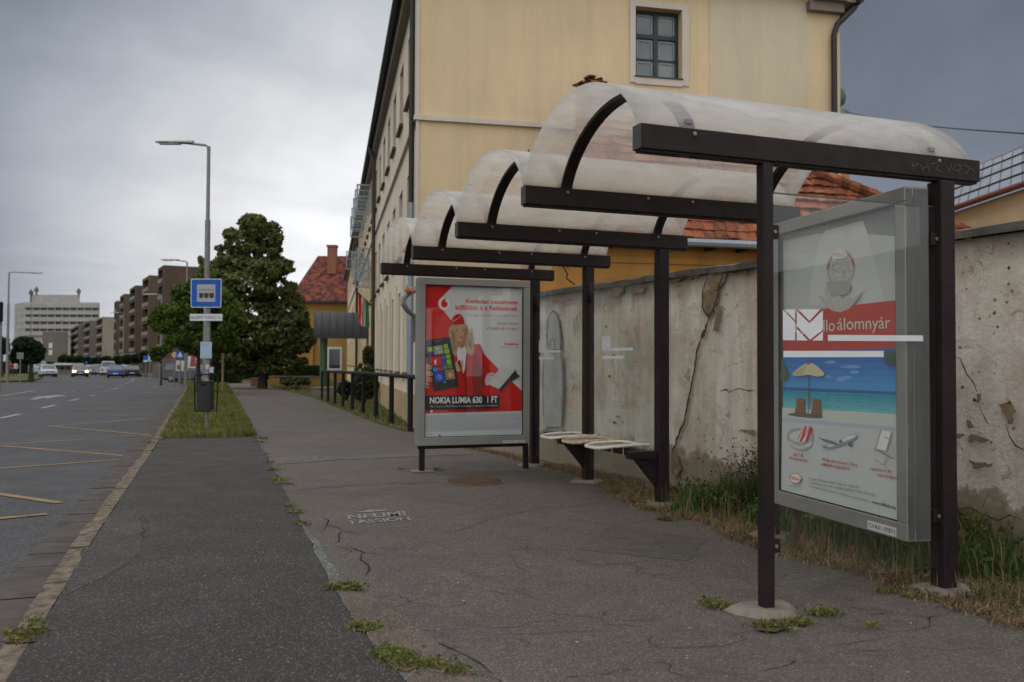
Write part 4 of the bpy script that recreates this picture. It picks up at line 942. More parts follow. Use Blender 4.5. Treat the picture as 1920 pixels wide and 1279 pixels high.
# folder in the other hand
art.smooth([(540, 730), (575, 712), (605, 725), (590, 760), (555, 800), (532, 785)], (0.45, 0.36, 0.36)); art.poly([(552, 790), (640, 668), (738, 690), (630, 828)], (0.46, 0.45, 0.42)); art.poly([(640, 668), (735, 655), (745, 690), (700, 690)], (0.5, 0.5, 0.48)); art.poly([(626, 826), (745, 690), (748, 712), (640, 850)], (0.02, 0.02, 0.022)); art.poly([(690, 775), (748, 712), (775, 738), (715, 770)], (0.03, 0.03, 0.032))
for a in range(4): art.line([(540 + a * 12, 735 - a * 4), (585 + a * 5, 722 + a * 6)], 4, (0.30, 0.2, 0.2))
art.poly([(134, 868), (634, 868), (630, 958), (134, 962)], (0.014, 0.008, 0.009))
art.text('NOKIA LUMIA 630', 164, 876, 512, 922, (0.55, 0.55, 0.55), 0.03); art.text('1 FT', 548, 874, 618, 920, (0.55, 0.55, 0.55), 0.03); art.text('Ha 2 évre a Red Basic S csomagot választod e-Packkel', 166, 934, 618, 950, (0.4, 0.36, 0.36))
art.ell(176, 974, 9, 9, (0.5, 0.5, 0.5)); art.text('mobil.hu/lumia', 192, 967, 282, 982, (0.4, 0.2, 0.2))
art.poly([(132, 988), (788, 980), (788, 1146), (132, 1146)], (0.40, 0.41, 0.42)); art.scribble_text(142, 1000, 780, 1112, 16, (0.22, 0.22, 0.23), 0.42, 3.4)
art.poly([(132, 1120), (788, 1106), (788, 1146), (132, 1146)], (0.43, 0.44, 0.46)); art.ell(230, 1138, 8, 6, (0.3, 0.02, 0.02)); art.text('mok', 152, 1122, 182, 1134, (0.1, 0.1, 0.1))
for o_ in [art]: p = art.build('poster', c2); p.location = (0, 0.045, 0)
mb = MB(); mb.box(d2.length - 0.33, d2.length - 0.06, -0.003, -0.001, 0.315, 0.345); mb.build('number_plate', M_WFR, c2)
M_PTXT = plain('plate_lettering', (0.03, 0.03, 0.035), 0.6)
def ptext(txt, xa, xb, za_, zb_, y, parent, name='lettering', mat=None, bold=0.01):
    V, F = textmesh(txt, bold); m_ = MB(); m_.add([(xa + (xb - xa) * u, y, za_ + (zb_ - za_) * v) for u, v in V], F); return m_.build(name, mat or M_PTXT, parent, fix=False)
ptext('CVA02 01B1', d2.length - 0.315, d2.length - 0.075, 0.321, 0.339, -0.0035, c2)
mb = MB(); mb.rbox(0.02, d2.length, 0.05, 0.12, 0.265, 0.304, 0.004); mb.build('base_rail', M_STEEL, c2)
for lx in (0.07, d2.length - 0.02):
    mb = MB(); mb.rbox(lx - 0.03, lx + 0.03, 0.06, 0.12, 0.0, 0.266, 0.004); mb.build('leg', M_STEEL, c2)
mb = MB(); mb.rbox(-0.05, 0.20, 0.0, 0.2, 0.001, 0.016, 0.007); mb.build('concrete_footing', M_CONC, c2)

# near case (seen at a slant through the side pane)
zA, zB = 0.285, 2.235
Rr = at(1701, 1003, 4.71); Ll = at(1447, 945, 6.04)
A1 = Vector((Ll.x, Ll.y)); B1 = Vector((Rr.x, Rr.y)); d1 = B1 - A1
c1, r1 = ad_case('ad_case', 'grey case with a blue beach holiday poster behind the near glass pane', A1, d1, d1.length, zA, zB, 0.155, 1)
x0, x1, za, zb = r1
M1 = Matrix.Translation((A1.x, A1.y, 0)) @ Matrix.Rotation(math.atan2(d1.y, d1.x), 4, 'Z'); M1i = M1.inverted(); n1_ = M1.to_3x3() @ Vector((0, 1, 0)); p1_ = M1 @ Vector((0, 0.045, 0))
# corners of the print as the camera sees them, so that the drawing coordinates can be read off the photograph
H1 = homography([(1448, 430), (1688, 371), (1698, 972), (1450, 925)], [(x0 - .0, zb), (x1, zb), (x1, za), (x0, za)])
art = Art(lambda x, y: H1(x, y), 0.00013); art.gain = 1.85
GW = (0.33, 0.335, 0.32); BLUE = (0.035, 0.13, 0.33)
art.poly([(1448, 430), (1688, 371), (1698, 972), (1450, 925)], GW)
art.poly([(1448, 430), (1688, 371), (1689, 430), (1600, 424), (1520, 425), (1448, 440)], (0.15, 0.155, 0.145))
art.poly([(1535, 420), (1612, 400), (1620, 420), (1660, 560), (1640, 575), (1500, 560), (1520, 450)], (0.37, 0.375, 0.36))
art.smooth([(1539, 500), (1545, 470), (1568, 455), (1590, 465), (1597, 490), (1590, 515), (1568, 525), (1548, 520)], (0.25, 0.255, 0.235)); art.smooth([(1544, 500), (1550, 474), (1568, 462), (1586, 470), (1592, 490), (1586, 510), (1568, 518), (1552, 514)], (0.33, 0.335, 0.31))
for _ in range(60):
    a = random.uniform(0, 6.28); r_ = random.uniform(0, 1) ** .5; art.ell(1568 + 21 * r_ * math.cos(a), 492 + 24 * r_ * math.sin(a), 1.6, 1.4, random.choice([(0.26, 0.26, 0.235), (0.40, 0.40, 0.37)]), n=6)
art.line([(1541, 492), (1545, 478), (1552, 468)], 2, (0.35, 0.06, 0.04)); art.line([(1584, 464), (1592, 474), (1595, 484)], 2, (0.35, 0.06, 0.04)); art.smooth([(1553, 466), (1560, 455), (1570, 453), (1582, 462), (1580, 470), (1566, 473), (1554, 474)], (0.42, 0.42, 0.40)); art.text('Raffaello', 1556, 462, 1578, 469, (0.4, 0.14, 0.1))
# glass bowl under it
for q in range(14): art.line([(1536 + q * 4, 528 + 9 * math.sin(q / 13 * 3.14)), (1545 + q * 3, 566)], 1.0, random.choice([(0.40, 0.40, 0.38), (0.25, 0.25, 0.235)]))
art.smooth([(1541, 519), (1560, 516), (1590, 519), (1582, 540), (1552, 540)], (0.24, 0.24, 0.22))
sc_ = [(1516, 538), (1524, 545), (1532, 541), (1538, 550), (1548, 543), (1556, 553), (1566, 544), (1576, 553), (1586, 543), (1596, 548), (1606, 538), (1618, 532), (1600, 556), (1588, 568), (1570, 575), (1552, 572), (1536, 560)]
art.poly([(1448, 582), (1520, 571), (1600, 560), (1690, 549), (1693, 640), (1600, 648), (1540, 650), (1450, 656)], (0.29, 0.038, 0.028))
art.poly(sc_, (0.30, 0.29, 0.27)); art.line(sc_[:12], 1.5, (0.45, 0.45, 0.42))
for q in range(6): art.line([(1524 + q * 16, 545), (1545 + q * 8, 569)], 1, (0.38, 0.37, 0.35))
CR = (0.48, 0.44, 0.38)
art.text('Raffaello', 0, 0, 0, 0, CR, 0.0, quad=[(1470, 600), (1559, 587), (1559, 611), (1470, 622)]); art.text('álomnyár', 0, 0, 0, 0, CR, 0.0, quad=[(1564, 586), (1672, 580), (1673, 611), (1564, 617)])
art.text('Éljen át felejthetetlen élményeket!', 0, 0, 0, 0, (0.36, 0.2, 0.17), 0.0, quad=[(1545, 628), (1645, 620), (1645, 626), (1545, 634)])
# sky, sea, sand
art.poly([(1450, 656), (1540, 650), (1693, 640), (1695, 738), (1451, 725)], BLUE); [art.poly([(1450, 656 + q * 11), (1694, 640 + q * 14), (1694, 742), (1451, 728)], (0.026 + q * .008, 0.085 + q * .022, 0.26 + q * .025)) for q in range(7)]
for cx, cy, w in ((1592, 680, 22), (1600, 690, 10), (1550, 672, 12), (1580, 701, 16), (1572, 706, 10), (1545, 700, 8)): art.smooth([(cx - w, cy), (cx - w * .3, cy - 3), (cx + w * .5, cy - 4), (cx + w, cy), (cx + w * .3, cy + 2), (cx - w * .6, cy + 2)], (0.14, 0.24, 0.42))
art.poly([(1451, 725), (1695, 726), (1696, 768), (1452, 764)], (0.03, 0.20, 0.26)); art.poly([(1451, 723), (1695, 724), (1695, 730), (1451, 729)], (0.02, 0.075, 0.17)); [art.poly([(1451, 730 + q * 5.5), (1695, 731 + q * 6.2), (1696, 768), (1452, 764)], (0.02 + q * .02, 0.18 + q * .025, 0.25 + q * .016)) for q in range(6)]
for _ in range(70): qx, qy = random.uniform(1455, 1690), random.uniform(730, 762); art.line([(qx, qy), (qx + random.uniform(4, 14), qy + .4)], .7, random.choice([(0.10, 0.30, 0.34), (0.02, 0.14, 0.2)]))
art.poly([(1452, 763), (1696, 767), (1697, 795), (1452, 786)], (0.36, 0.37, 0.34)); art.poly([(1452, 783), (1697, 792), (1698, 802), (1452, 790)], (0.27, 0.30, 0.33)); art.poly([(1452, 790), (1697, 800), (1698, 972), (1450, 925)], (0.34, 0.35, 0.34))
art.line([(1507.5, 686), (1507.5, 774)], 2, (0.1, 0.07, 0.05)); art.smooth([(1474, 698), (1483, 688), (1496, 679), (1509, 673), (1523, 678), (1535, 687), (1541, 696), (1527, 700), (1507, 697), (1490, 700)], (0.42, 0.38, 0.28)); art.poly([(1507, 675), (1495, 699), (1474, 698), (1490, 685)], (0.33, 0.29, 0.20)); art.ell(1508, 675, 5, 2.5, (0.16, 0.09, 0.05))
for cx in (1491, 1525):                                       # deck chairs
    WD = (0.16, 0.075, 0.03)
    art.poly([(cx - 8, 743), (cx + 8, 743), (cx + 8, 766), (cx - 9, 766)], WD)
    for q in range(4): art.line([(cx - 8, 747 + q * 5), (cx + 8, 747 + q * 5)], 1.2, (0.08, 0.04, 0.02))
    art.poly([(cx - 11, 764), (cx + 12, 764), (cx + 12, 776), (cx - 11, 775)], (0.10, 0.055, 0.03)); art.line([(cx - 10, 768), (cx + 11, 768)], 2, (0.2, 0.11, 0.05))
art.smooth([(1464, 776), (1485, 772), (1515, 773), (1537, 776), (1530, 781), (1490, 780)], (0.07, 0.06, 0.05))
for a in np.linspace(-0.3, 1.35, 13):                         # palm leaves
    L = 36 * (0.6 + 0.4 * math.sin(a * 2 + .8)); p0 = (1693, 652); p1 = (1693 - L * math.cos(a), 652 + L * math.sin(a) * 1.15)
    t = Vector((p1[0] - p0[0], p1[1] - p0[1])).normalized(); n_ = Vector((-t.y, t.x)) * 2.1; m_ = ((p0[0] + p1[0]) / 2, (p0[1] + p1[1]) / 2); art.poly([p0, (m_[0] + n_.x, m_[1] + n_.y), p1, (m_[0] - n_.x, m_[1] - n_.y)], (0.022, 0.05, 0.018))
for a in np.linspace(0.9, 1.9, 6):
    L = 50; p0 = (1451, 668); p1 = (1451 + L * math.cos(a) * .6, 668 + L * math.sin(a)); art.poly([p0, (p0[0] + 8, p0[1] + 15), p1, (p0[0] + 1, p0[1] + 22)], (0.05, 0.07, 0.045))
# prizes: cup of sweets, airliner, deck chair
art.smooth([(1464, 815), (1470, 806), (1485, 802), (1506, 803), (1518, 810), (1518, 830), (1510, 842), (1492, 846), (1474, 840), (1465, 828)], (0.22, 0.23, 0.22)); art.smooth([(1469, 818), (1485, 808), (1508, 808), (1514, 816), (1500, 828), (1480, 828)], (0.36, 0.37, 0.36))
for q in range(9): art.ell(1470 + q * 5.5, 832 + 8 * math.sin(q / 8 * 3.14), 4, 3.5, (0.33, 0.34, 0.33), n=10)
for q in range(4): art.poly([(1485 + q * 6, 828), (1489 + q * 6, 829), (1504 + q * 5, 803), (1498 + q * 5, 796)], (0.27, 0.035, 0.04) if q % 2 else (0.40, 0.36, 0.36)); 
art.line([(1487, 824), (1500, 800)], 1.5, (0.3, 0.04, 0.04)); art.line([(1497, 824), (1510, 802)], 1.5, (0.3, 0.04, 0.04))
art.smooth([(1540, 838), (1552, 832), (1575, 825), (1595, 813), (1607, 808), (1613, 812), (1606, 820), (1590, 828), (1570, 836), (1552, 840)], (0.16, 0.17, 0.18)); art.smooth([(1545, 836), (1572, 826), (1596, 813), (1610, 810), (1604, 816), (1585, 824), (1560, 834)], (0.40, 0.41, 0.41))
art.poly([(1529, 818), (1560, 824), (1578, 830), (1566, 832), (1545, 826)], (0.09, 0.10, 0.11)); art.poly([(1535, 832), (1548, 834), (1556, 838), (1546, 838)], (0.14, 0.15, 0.16)); art.ell(1598, 829, 5, 4.5, (0.07, 0.08, 0.09), n=12); art.ell(1578, 824, 4, 3.5, (0.10, 0.11, 0.12), n=12)
art.poly([(1664, 799), (1682, 802), (1672, 838), (1652, 836)], (0.42, 0.43, 0.42)); art.line([(1661, 798), (1648, 842)], 1.5, (0.25, 0.18, 0.14)); art.line([(1684, 800), (1670, 860)], 1.5, (0.25, 0.18, 0.14)); art.line([(1649, 835), (1688, 853)], 2.0, (0.12, 0.08, 0.06)); art.line([(1648, 856), (1668, 866), (1682, 842)], 1.2, (0.25, 0.18, 0.14)); art.line([(1668, 812), (1678, 814)], 1.5, (0.35, 0.08, 0.06)); art.line([(1680, 806), (1690, 850)], 1.2, (0.3, 0.24, 0.2))
DR = (0.28, 0.055, 0.04)
art.text('heti 3 db', 0, 0, 0, 0, DR, 0.01, quad=[(1478, 850), (1499, 851), (1499, 858), (1478, 857)]); art.text('élményutalvány', 0, 0, 0, 0, DR, 0.01, quad=[(1469, 858), (1509, 862), (1509, 869), (1469, 865)])
art.text('Fődíj: álomutazás 2 főre', 0, 0, 0, 0, DR, 0.012, quad=[(1540, 857), (1613, 865), (1613, 873), (1540, 866)]); art.text('a Maldív-szigetekre', 0, 0, 0, 0, DR, 0.012, quad=[(1536, 867), (1597, 873), (1597, 881), (1536, 875)])
art.text('naponta 5 db', 0, 0, 0, 0, DR, 0.01, quad=[(1639, 871), (1684, 874), (1684, 882), (1639, 878)]); art.text('napozóágyat', 0, 0, 0, 0, DR, 0.01, quad=[(1653, 882), (1695, 886), (1695, 894), (1653, 889)])
art.ell(1483, 901, 13, 10, (0.30, 0.10, 0.08)); art.ell(1483, 901, 12, 9, (0.42, 0.40, 0.37)); art.text('Raffaello', 0, 0, 0, 0, DR, 0.01, quad=[(1472, 895), (1495, 900), (1494, 907), (1472, 903)]); art.scribble_text(1468, 915, 1498, 918, 1, (0.15, 0.15, 0.15), 0.6, 1.2)
art.text('A játék időtartama: 2014. május 26. - június 29.', 0, 0, 0, 0, (0.10, 0.10, 0.10), 0.0, quad=[(1512, 897), (1618, 908), (1618, 916), (1512, 903)])
art.text('A játékban részt vevő termékek: Raffaello 150g, 230g, 260g', 0, 0, 0, 0, (0.13, 0.13, 0.13), 0.0, quad=[(1512, 904), (1650, 921), (1650, 928), (1512, 911)])
art.text('További információ, részletes játékszabály:', 0, 0, 0, 0, (0.13, 0.13, 0.13), 0.0, quad=[(1512, 912), (1640, 935), (1640, 941), (1512, 918)]); art.text('www.raffaello.hu', 0, 0, 0, 0, (0.04, 0.04, 0.04), 0.02, quad=[(1644, 935), (1694, 944), (1694, 951), (1644, 941)])
p = art.build('poster', c1); p.location = (0, 0.045, 0)
w1 = d1.length
mb = MB(); mb.box(w1 - 0.33, w1 - 0.085, -0.003, -0.001, zA + 0.012, zA + 0.062); mb.build('number_plate', M_WFR, c1)
ptext('CVA01 07871', w1 - 0.318, w1 - 0.097, zA + 0.024, zA + 0.050, -0.0035, c1)
for lx in (0.15,):
    mb = MB(); mb.tube([(lx, 0.09, 0.0), (lx, 0.09, zA)], 0.028, 10); mb.build('leg', M_RUST, c1)
mb = MB(); mb.box(w1 - 0.001, w1 + 0.002, 0.05, 0.054, zA + 0.05, zB - 0.05); mb.build('side_hinge', M_ALUD, c1)
mb = MB(); mb.box(w1 + 0.0005, w1 + 0.0025, 0.008, 0.047, zA + 0.01, zB - 0.01); mb.box(w1 + 0.0005, w1 + 0.0025, 0.057, 0.15, zA + 0.01, zB - 0.01); mb.build('dark_side_plate', plain('dark_side_grey', (0.095, 0.095, 0.09), .45, .3), c1)  # thin plates that make this side darker than the frame
# ------------------------------------------------------------------ walls with real openings
def wall_grid(mb, L, z0, z1, ops, depth, m=0, mrev=None, y=0.0, dirn=1.0):
    """front face in the plane y, x 0..L, z z0..z1, openings (xa, xb, za, zb) cut through with reveals `depth` deep (towards +y*dirn)"""
    xs = sorted({0.0, L, *[o[0] for o in ops], *[o[1] for o in ops]}); zs = sorted({z0, z1, *[o[2] for o in ops], *[o[3] for o in ops]})
    for i in range(len(xs) - 1):
        cx = (xs[i] + xs[i + 1]) / 2; col = [o for o in ops if o[0] < cx < o[1]]; j = 0
        while j < len(zs) - 1:
            if any(o[2] < (zs[j] + zs[j + 1]) / 2 < o[3] for o in col): j += 1; continue
            k = j
            while k + 1 < len(zs) - 1 and not any(o[2] < (zs[k + 1] + zs[k + 2]) / 2 < o[3] for o in col): k += 1
            mb.poly([(xs[i], y, zs[j]), (xs[i + 1], y, zs[j]), (xs[i + 1], y, zs[k + 1]), (xs[i], y, zs[k + 1])], m); j = k + 1
    r = m if mrev is None else mrev; d = y + depth * dirn
    for a, b, c, e in ops:
        for q in (((a, y, c), (a, d, c), (a, d, e), (a, y, e)), ((b, y, c), (b, y, e), (b, d, e), (b, d, c)), ((a, y, c), (b, y, c), (b, d, c), (a, d, c)), ((a, y, e), (a, d, e), (b, d, e), (b, y, e))): mb.poly(q, r)
def window_unit(parent, xa, xb, za, zb, y, dirn, fmat, gmat, fw=0.06, bars=(), mull=True, trans=None, name='window', thin=0.035):
    """frame + panes set in an opening whose glass plane is at y"""
    mb = MB(); t = 0.05
    def bx(a, b, c, e, k=0.0): mb.box(a, b, min(y - dirn * (t / 2 + k), y + dirn * t / 2), max(y - dirn * (t / 2 + k), y + dirn * t / 2), c, e)
    bx(xa, xa + fw, za, zb); bx(xb - fw, xb, za, zb); bx(xa + fw, xb - fw, za, za + fw); bx(xa + fw, xb - fw, zb - fw, zb)
    if mull: c = (xa + xb) / 2; bx(c - fw * .75, c + fw * .75, za + fw, zb - fw, 0.006)
    if trans: bx(xa + fw, xb - fw, trans - fw * .8, trans + fw * .8, 0.010)
    for z in bars: bx(xa + fw, xb - fw, z - thin / 2, z + thin / 2, -0.006)
    w = mb.build(name, fmat, parent)
    mb = MB(); mb.box(xa + fw * .5, xb - fw * .5, y + dirn * 0.008 - 0.003, y + dirn * 0.008 + 0.003, za + fw * .5, zb - fw * .5); mb.build('pane', gmat, w)
    return w

# ------------------------------------------------------------------ yellow school building
PHI = R(12.0); BC = Vector((-1.876, 16.8, 0)); fdir = Vector((-math.sin(PHI), math.cos(PHI), 0)); gdir = Vector((math.cos(PHI), math.sin(PHI), 0))
bl = thing('school_building', 'long three storey yellow and cream building with a dark eave behind the shelter', 'building', BC, PHI)
# local x along the gable (to the right), local y along the street front (away)
Mb = Matrix.Translation(BC) @ Matrix.Rotation(PHI, 4, 'Z'); Mbi = Mb.inverted()
def gab(px, py): p = Mbi @ onplane(px, py, BC, fdir); return p.x, p.z
def fro(px, py): p = Mbi @ onplane(px, py, BC, gdir); return p.y, p.z
GWID = gab(1575, 100)[0]; EZ = 9.4; FL = 66.0
gx0, gz1 = gab(1191, 12); gx1, _ = gab(1278, 12); _, gz0 = gab(1230, 147)
gop = [(gx0, gx1, gz0, gz1)]
mb = MB(); wall_grid(mb, GWID, -0.3, EZ, gop, 0.32); mb.box(0.4, GWID - 0.01, 0.5, FL, -0.3, EZ - 0.02); mb.poly([(GWID, 0, -.3), (GWID, FL, -.3), (GWID, FL, EZ), (GWID, 0, EZ)])
rx = GWID / 2
mb.build('gable_wall', M_YWALL, bl)
xa_, _ = gab(1330, 100); xb_, _ = gab(1512, 100)
mb = MB(); mb.box(xa_, xb_, -0.012, 0.02, -0.2, EZ - 0.3); mb.build('pale_wall_panel', M_YWALLP, bl)
# front with openings
# piers and windows along the street front, read off the picture
def ytop(px, y): return fro(px, y)
topw = [fro(px, 100)[0] for px in (769, 752, 739, 728.5, 720)]
sp_ = 2.25; y0w = topw[0]
fr_ops = []; wins = []
n_near = 5; Yx = []
yy = y0w
while yy < FL - 1.5: Yx.append(yy); yy += sp_
YCUT = fro(707, 400)[0]
for i, y in enumerate(Yx):
    w = 1.05
    fr_ops.append((y - w / 2, y + w / 2, 6.9, 8.4)); wins.append((y, w, 6.9, 8.4, 2))
    fr_ops.append((y - w / 2, y + w / 2, 3.75, 5.35)); wins.append((y, w, 3.75, 5.35, 1))
    if not (YCUT + 2 < y < YCUT + 12): fr_ops.append((y - w / 2, y + w / 2, 1.05, 2.95)); wins.append((y, w, 1.05, 2.95, 0))
def tofront(mb):            # front is built with x along the street, then turned into place: (x, y, z) -> (-y... )
    mb.v = [(p[1], p[0], p[2]) for p in mb.v]; return mb
FLc = YCUT
mb = MB(); wall_grid(mb, FL, -0.6, EZ, fr_ops, 0.30, 0, 0)
tofront(mb)
# material split: cream near part and everything above the string course; yellow further off below it
mi = []
for f in mb.f:
    cy_ = sum(mb.v[i][1] for i in f) / len(f); cz_ = sum(mb.v[i][2] for i in f) / len(f); mi.append(1 if (cy_ > YCUT and cz_ < 5.6) else 0)
mb.mi = mi
mb.build('street_front', [M_CREAM, M_YWALL], bl)
for (y, w, za, zb, row) in wins:
    far = y > 40
    if row == 0 or y < 46:
        m_ = MB(); fwd = 0.06; c = 0.24
        for a, b, e, g in ((y - w / 2, y - w / 2 + fwd, za, zb), (y + w / 2 - fwd, y + w / 2, za, zb), (y - fwd / 2, y + fwd / 2, za + fwd, zb - fwd), (y - w / 2 + fwd, y + w / 2 - fwd, za, za + fwd), (y - w / 2 + fwd, y + w / 2 - fwd, zb - fwd, zb), (y - w / 2 + fwd, y + w / 2 - fwd, za + (zb - za) * .62 - .03, za + (zb - za) * .62 + .03)):
            m_.box(a, b, c - 0.03, c + 0.03, e, g)
        fmat = M_DGREEN if y < YCUT else M_WFR
        wo_ = tofront(m_).build('window', fmat, bl)
        m_ = MB(); m_.box(y - w / 2, y + w / 2, c + 0.01, c + 0.018, za, zb); tofront(m_).build('pane', M_WG, wo_)
        m_ = MB(); m_.box(y - w / 2 - 0.06, y + w / 2 + 0.06, -0.09, 0.2, za - 0.05, za); tofront(m_).build('sill', plain('dark_sill', (0.09, 0.06, 0.045), 0.7), wo_)
    else:
        m_ = MB(); m_.box(y - w / 2, y + w / 2, 0.24, 0.25, za, zb); tofront(m_).build('window', M_WG, bl)
# pilaster strips between the ground floor windows, near part
for i in range(len(Yx) - 1):
    yc_ = (Yx[i] + Yx[i + 1]) / 2
    if yc_ < YCUT: mb = MB(); mb.box(-0.05, 0.01, yc_ - 0.36, yc_ + 0.36, 0.9, 3.2); mb.build('pilaster', M_CREAM, bl)
_, zbelt = gab(783, 221)
mb = MB(); mb.box(-0.07, GWID + 0.05, -0.07, 0.01, zbelt - 0.05, zbelt + 0.05); mb.box(-0.07, 0.01, 0.01, FL, zbelt - 0.05, zbelt + 0.05); mb.build('string_course', M_TRIM, bl)
mb = MB(); mb.box(-0.06, 0.01, -0.02, YCUT, -0.6, 0.62); mb.build('plinth', stucco('plinth_ochre', (0.42, 0.31, 0.17), 0.2), bl)
mb = MB(); mb.box(-0.03, 0.02, -0.035, 0.0, zbelt + 0.06, EZ - 0.01); mb.box(-0.03, 0.02, -0.035, 0.0, 0.7, zbelt - 0.06); mb.build('corner_strip', M_TRIM, bl)
# eaves: dark gutter board, soffit, roof
OV = 0.22
mb = MB(); mb.box(-OV, 0.0, -0.3, FL + 0.5, EZ - 0.28, EZ - 0.22); mb.box(-0.18, 0.0, -0.01, FL, EZ - 0.50, EZ - 0.28); mb.box(GWID, GWID + OV, -0.3, FL, EZ - 0.28, EZ - 0.22); mb.build('soffit', M_SOFFIT, bl)
M_GUTB = plain('dark_gutter', (0.018, 0.015, 0.014), 0.5, 0, 0.2, 5)
mb = MB()
for x in (-OV - 0.07, GWID + OV + 0.07): mb.tube([(x, -0.35, EZ - 0.22), (x, FL + 0.5, EZ - 0.22)], 0.085, 10)
mb.box(-OV - 0.01, -OV + 0.02, -0.5, FL + 0.5, EZ - 0.30, EZ - 0.12); mb.box(GWID + OV - 0.02, GWID + OV + 0.01, -0.5, FL, EZ - 0.30, EZ - 0.12); mb.build('gutter', M_GUTB, bl)
mb = MB()
xl_e, xr_e = -OV - 0.02, GWID + OV + 0.02
mb.add([(xl_e, -0.3, EZ - 0.10), (xr_e, -0.3, EZ - 0.10), (xr_e, FL + .5, EZ - 0.10), (xl_e, FL + .5, EZ - 0.10), (rx, 4.6, EZ + 4.2), (rx, FL - 4, EZ + 4.2)], [(0, 1, 4), (1, 2, 5, 4), (2, 3, 5), (3, 0, 4, 5), (0, 1, 2, 3)])
mb.build('roof', M_TILE2, bl)
# downpipes
def downpipe(path, r, mat, nm='downpipe'): mb = MB(); mb.tube(path, r, 8); return mb.build(nm, mat, bl, smooth=True)
_, zp = gab(779, 378)
downpipe([(-OV - 0.05, 0.25, EZ - 0.27), (-OV - 0.05, 0.25, EZ - 0.4), (-0.10, 0.14, EZ - 0.75), (-0.10, 0.14, zp)], 0.055, M_GUTB)
downpipe([(-0.10, 0.14, zp), (-0.10, 0.14, 0.1)], 0.06, M_ZINC)
for y in (YCUT, YCUT + 19):
    downpipe([(-OV - 0.05, y, EZ - 0.27), (-OV - 0.05, y, EZ - 0.38), (-0.12, y, EZ - 0.8), (-0.12, y, 0.4)], 0.07, plain('brown_pipe', (0.05, 0.032, 0.024), 0.6))
xg, _ = gab(1559, 100)
downpipe([(GWID + OV + 0.05, -0.2, EZ - 0.27), (GWID + OV, -0.2, EZ - 0.36), (xg + 0.08, -0.10, EZ - 0.72), (xg, -0.10, EZ - 0.95), (xg, -0.10, 0.1)], 0.065, M_GUTB)
mb = MB(); mb.box(xb_ + 0.06, GWID + 0.2, -0.28, -0.001, EZ - 0.25, EZ - 0.2); mb.box(gab(1512, 10)[0], GWID + 0.01, -0.16, -0.001, EZ - 0.46, EZ - 0.25); mb.build('eave_return', M_SOFFIT, bl)
pe = [Mbi @ at(*q) for q in ((786, 541, 15.9), (768, 549, 15.9), (757, 559, 15.9), (756, 570, 15.9), (764, 582, 16.0), (776, 592, 16.4), (777, 640, 16.6))]
mb = MB(); mb.tube(pe, 0.05, 8); mb.build('drain_elbow', M_GALV, bl, smooth=True)
mb = MB(); q = Mbi @ at(770, 545, 15.9); mb.tube([(q.x - .08, q.y, q.z - .04), (q.x + .16, q.y, q.z + .06)], [0.07, 0.05], 8); mb.build('clay_cap', M_TILE, bl)
# gable window with its painted surround
mb = MB(); tw = 0.125
for a, b, c, e in ((gx0 - tw, gx0, gz0 - tw, gz1 + tw), (gx1, gx1 + tw * 1.25, gz0 - tw, gz1 + tw), (gx0, gx1, gz1, gz1 + tw), (gx0, gx1, gz0 - tw * 1.2, gz0)): mb.box(a, b, -0.03, 0.001, c, e)
mb.build('window_surround', M_TRIM, bl)
hz_ = gz1 - gz0
gw_ = window_unit(bl, gx0, gx1, gz0, gz1, 0.2, 1, M_DGREEN, M_WG, 0.055, bars=(gz0 + hz_ * .30,), mull=True, trans=gz0 + hz_ * .63)
mb = MB(); mb.box(gx0 - 0.02, gx1 + 0.02, -0.05, 0.19, gz0 - 0.004, gz0 + 0.022); mb.build('sill', M_DGREEN, gw_)
mb = MB()
for a, b in ((gx0 + .1, (gx0 + gx1) / 2 - .07), ((gx0 + gx1) / 2 + .07, gx1 - .09)):   # inner casements seen through the glass
    for c, e in ((gz0 + .09, gz0 + hz_ * .27), (gz0 + hz_ * .33, gz0 + hz_ * .58), (gz0 + hz_ * .68, gz1 - .09)):
        for q in ((a, a + .03, c, e), (b - .03, b, c, e), (a, b, e - .03, e)): mb.box(q[0], q[1], 0.188, 0.196, q[2], q[3])
mb.build('inner_casement', plain('inner_frame', (0.23, 0.24, 0.25), 0.6), gw_)
# window leaves standing open on the upper floors
for px, py, hgt in ((690, 400, 1.15), (684.5, 404, 1.1), (679.5, 417, 1.1), (674.5, 432, 1.1), (671, 446, 1.1), (692, 528, 1.3), (684, 540, 1.3), (675, 520, 1.2), (659, 506, 1.2)):
    y, z = fro(px + 9, py)
    mb = MB(); L = 0.62
    def bar(a, b, c, e): mb.box(-0.03 - b, -0.03 - a, y - 0.02, y + 0.02, z + c, z + e)
    bar(0, 0.06, 0, hgt); bar(L - .06, L, 0, hgt); bar(.06, L - .06, 0, .06); bar(.06, L - .06, hgt - .06, hgt); bar(.06, L - .06, hgt * .55, hgt * .55 + .05); bar(.06, L - .06, hgt * .28, hgt * .28 + .03)
    cs = mb.build('open_casement', plain('casement_paint', (0.30, 0.31, 0.31), .6), bl); mb = MB(); mb.box(-0.03 - L + .05, -0.08, y - 0.004, y + 0.004, z + .04, z + hgt - .04); mb.build('pane', pane('casement_glass', (0.9, 0.93, 0.95), 0.12) if 'casement_glass' not in MATS else MATS['casement_glass'], cs)
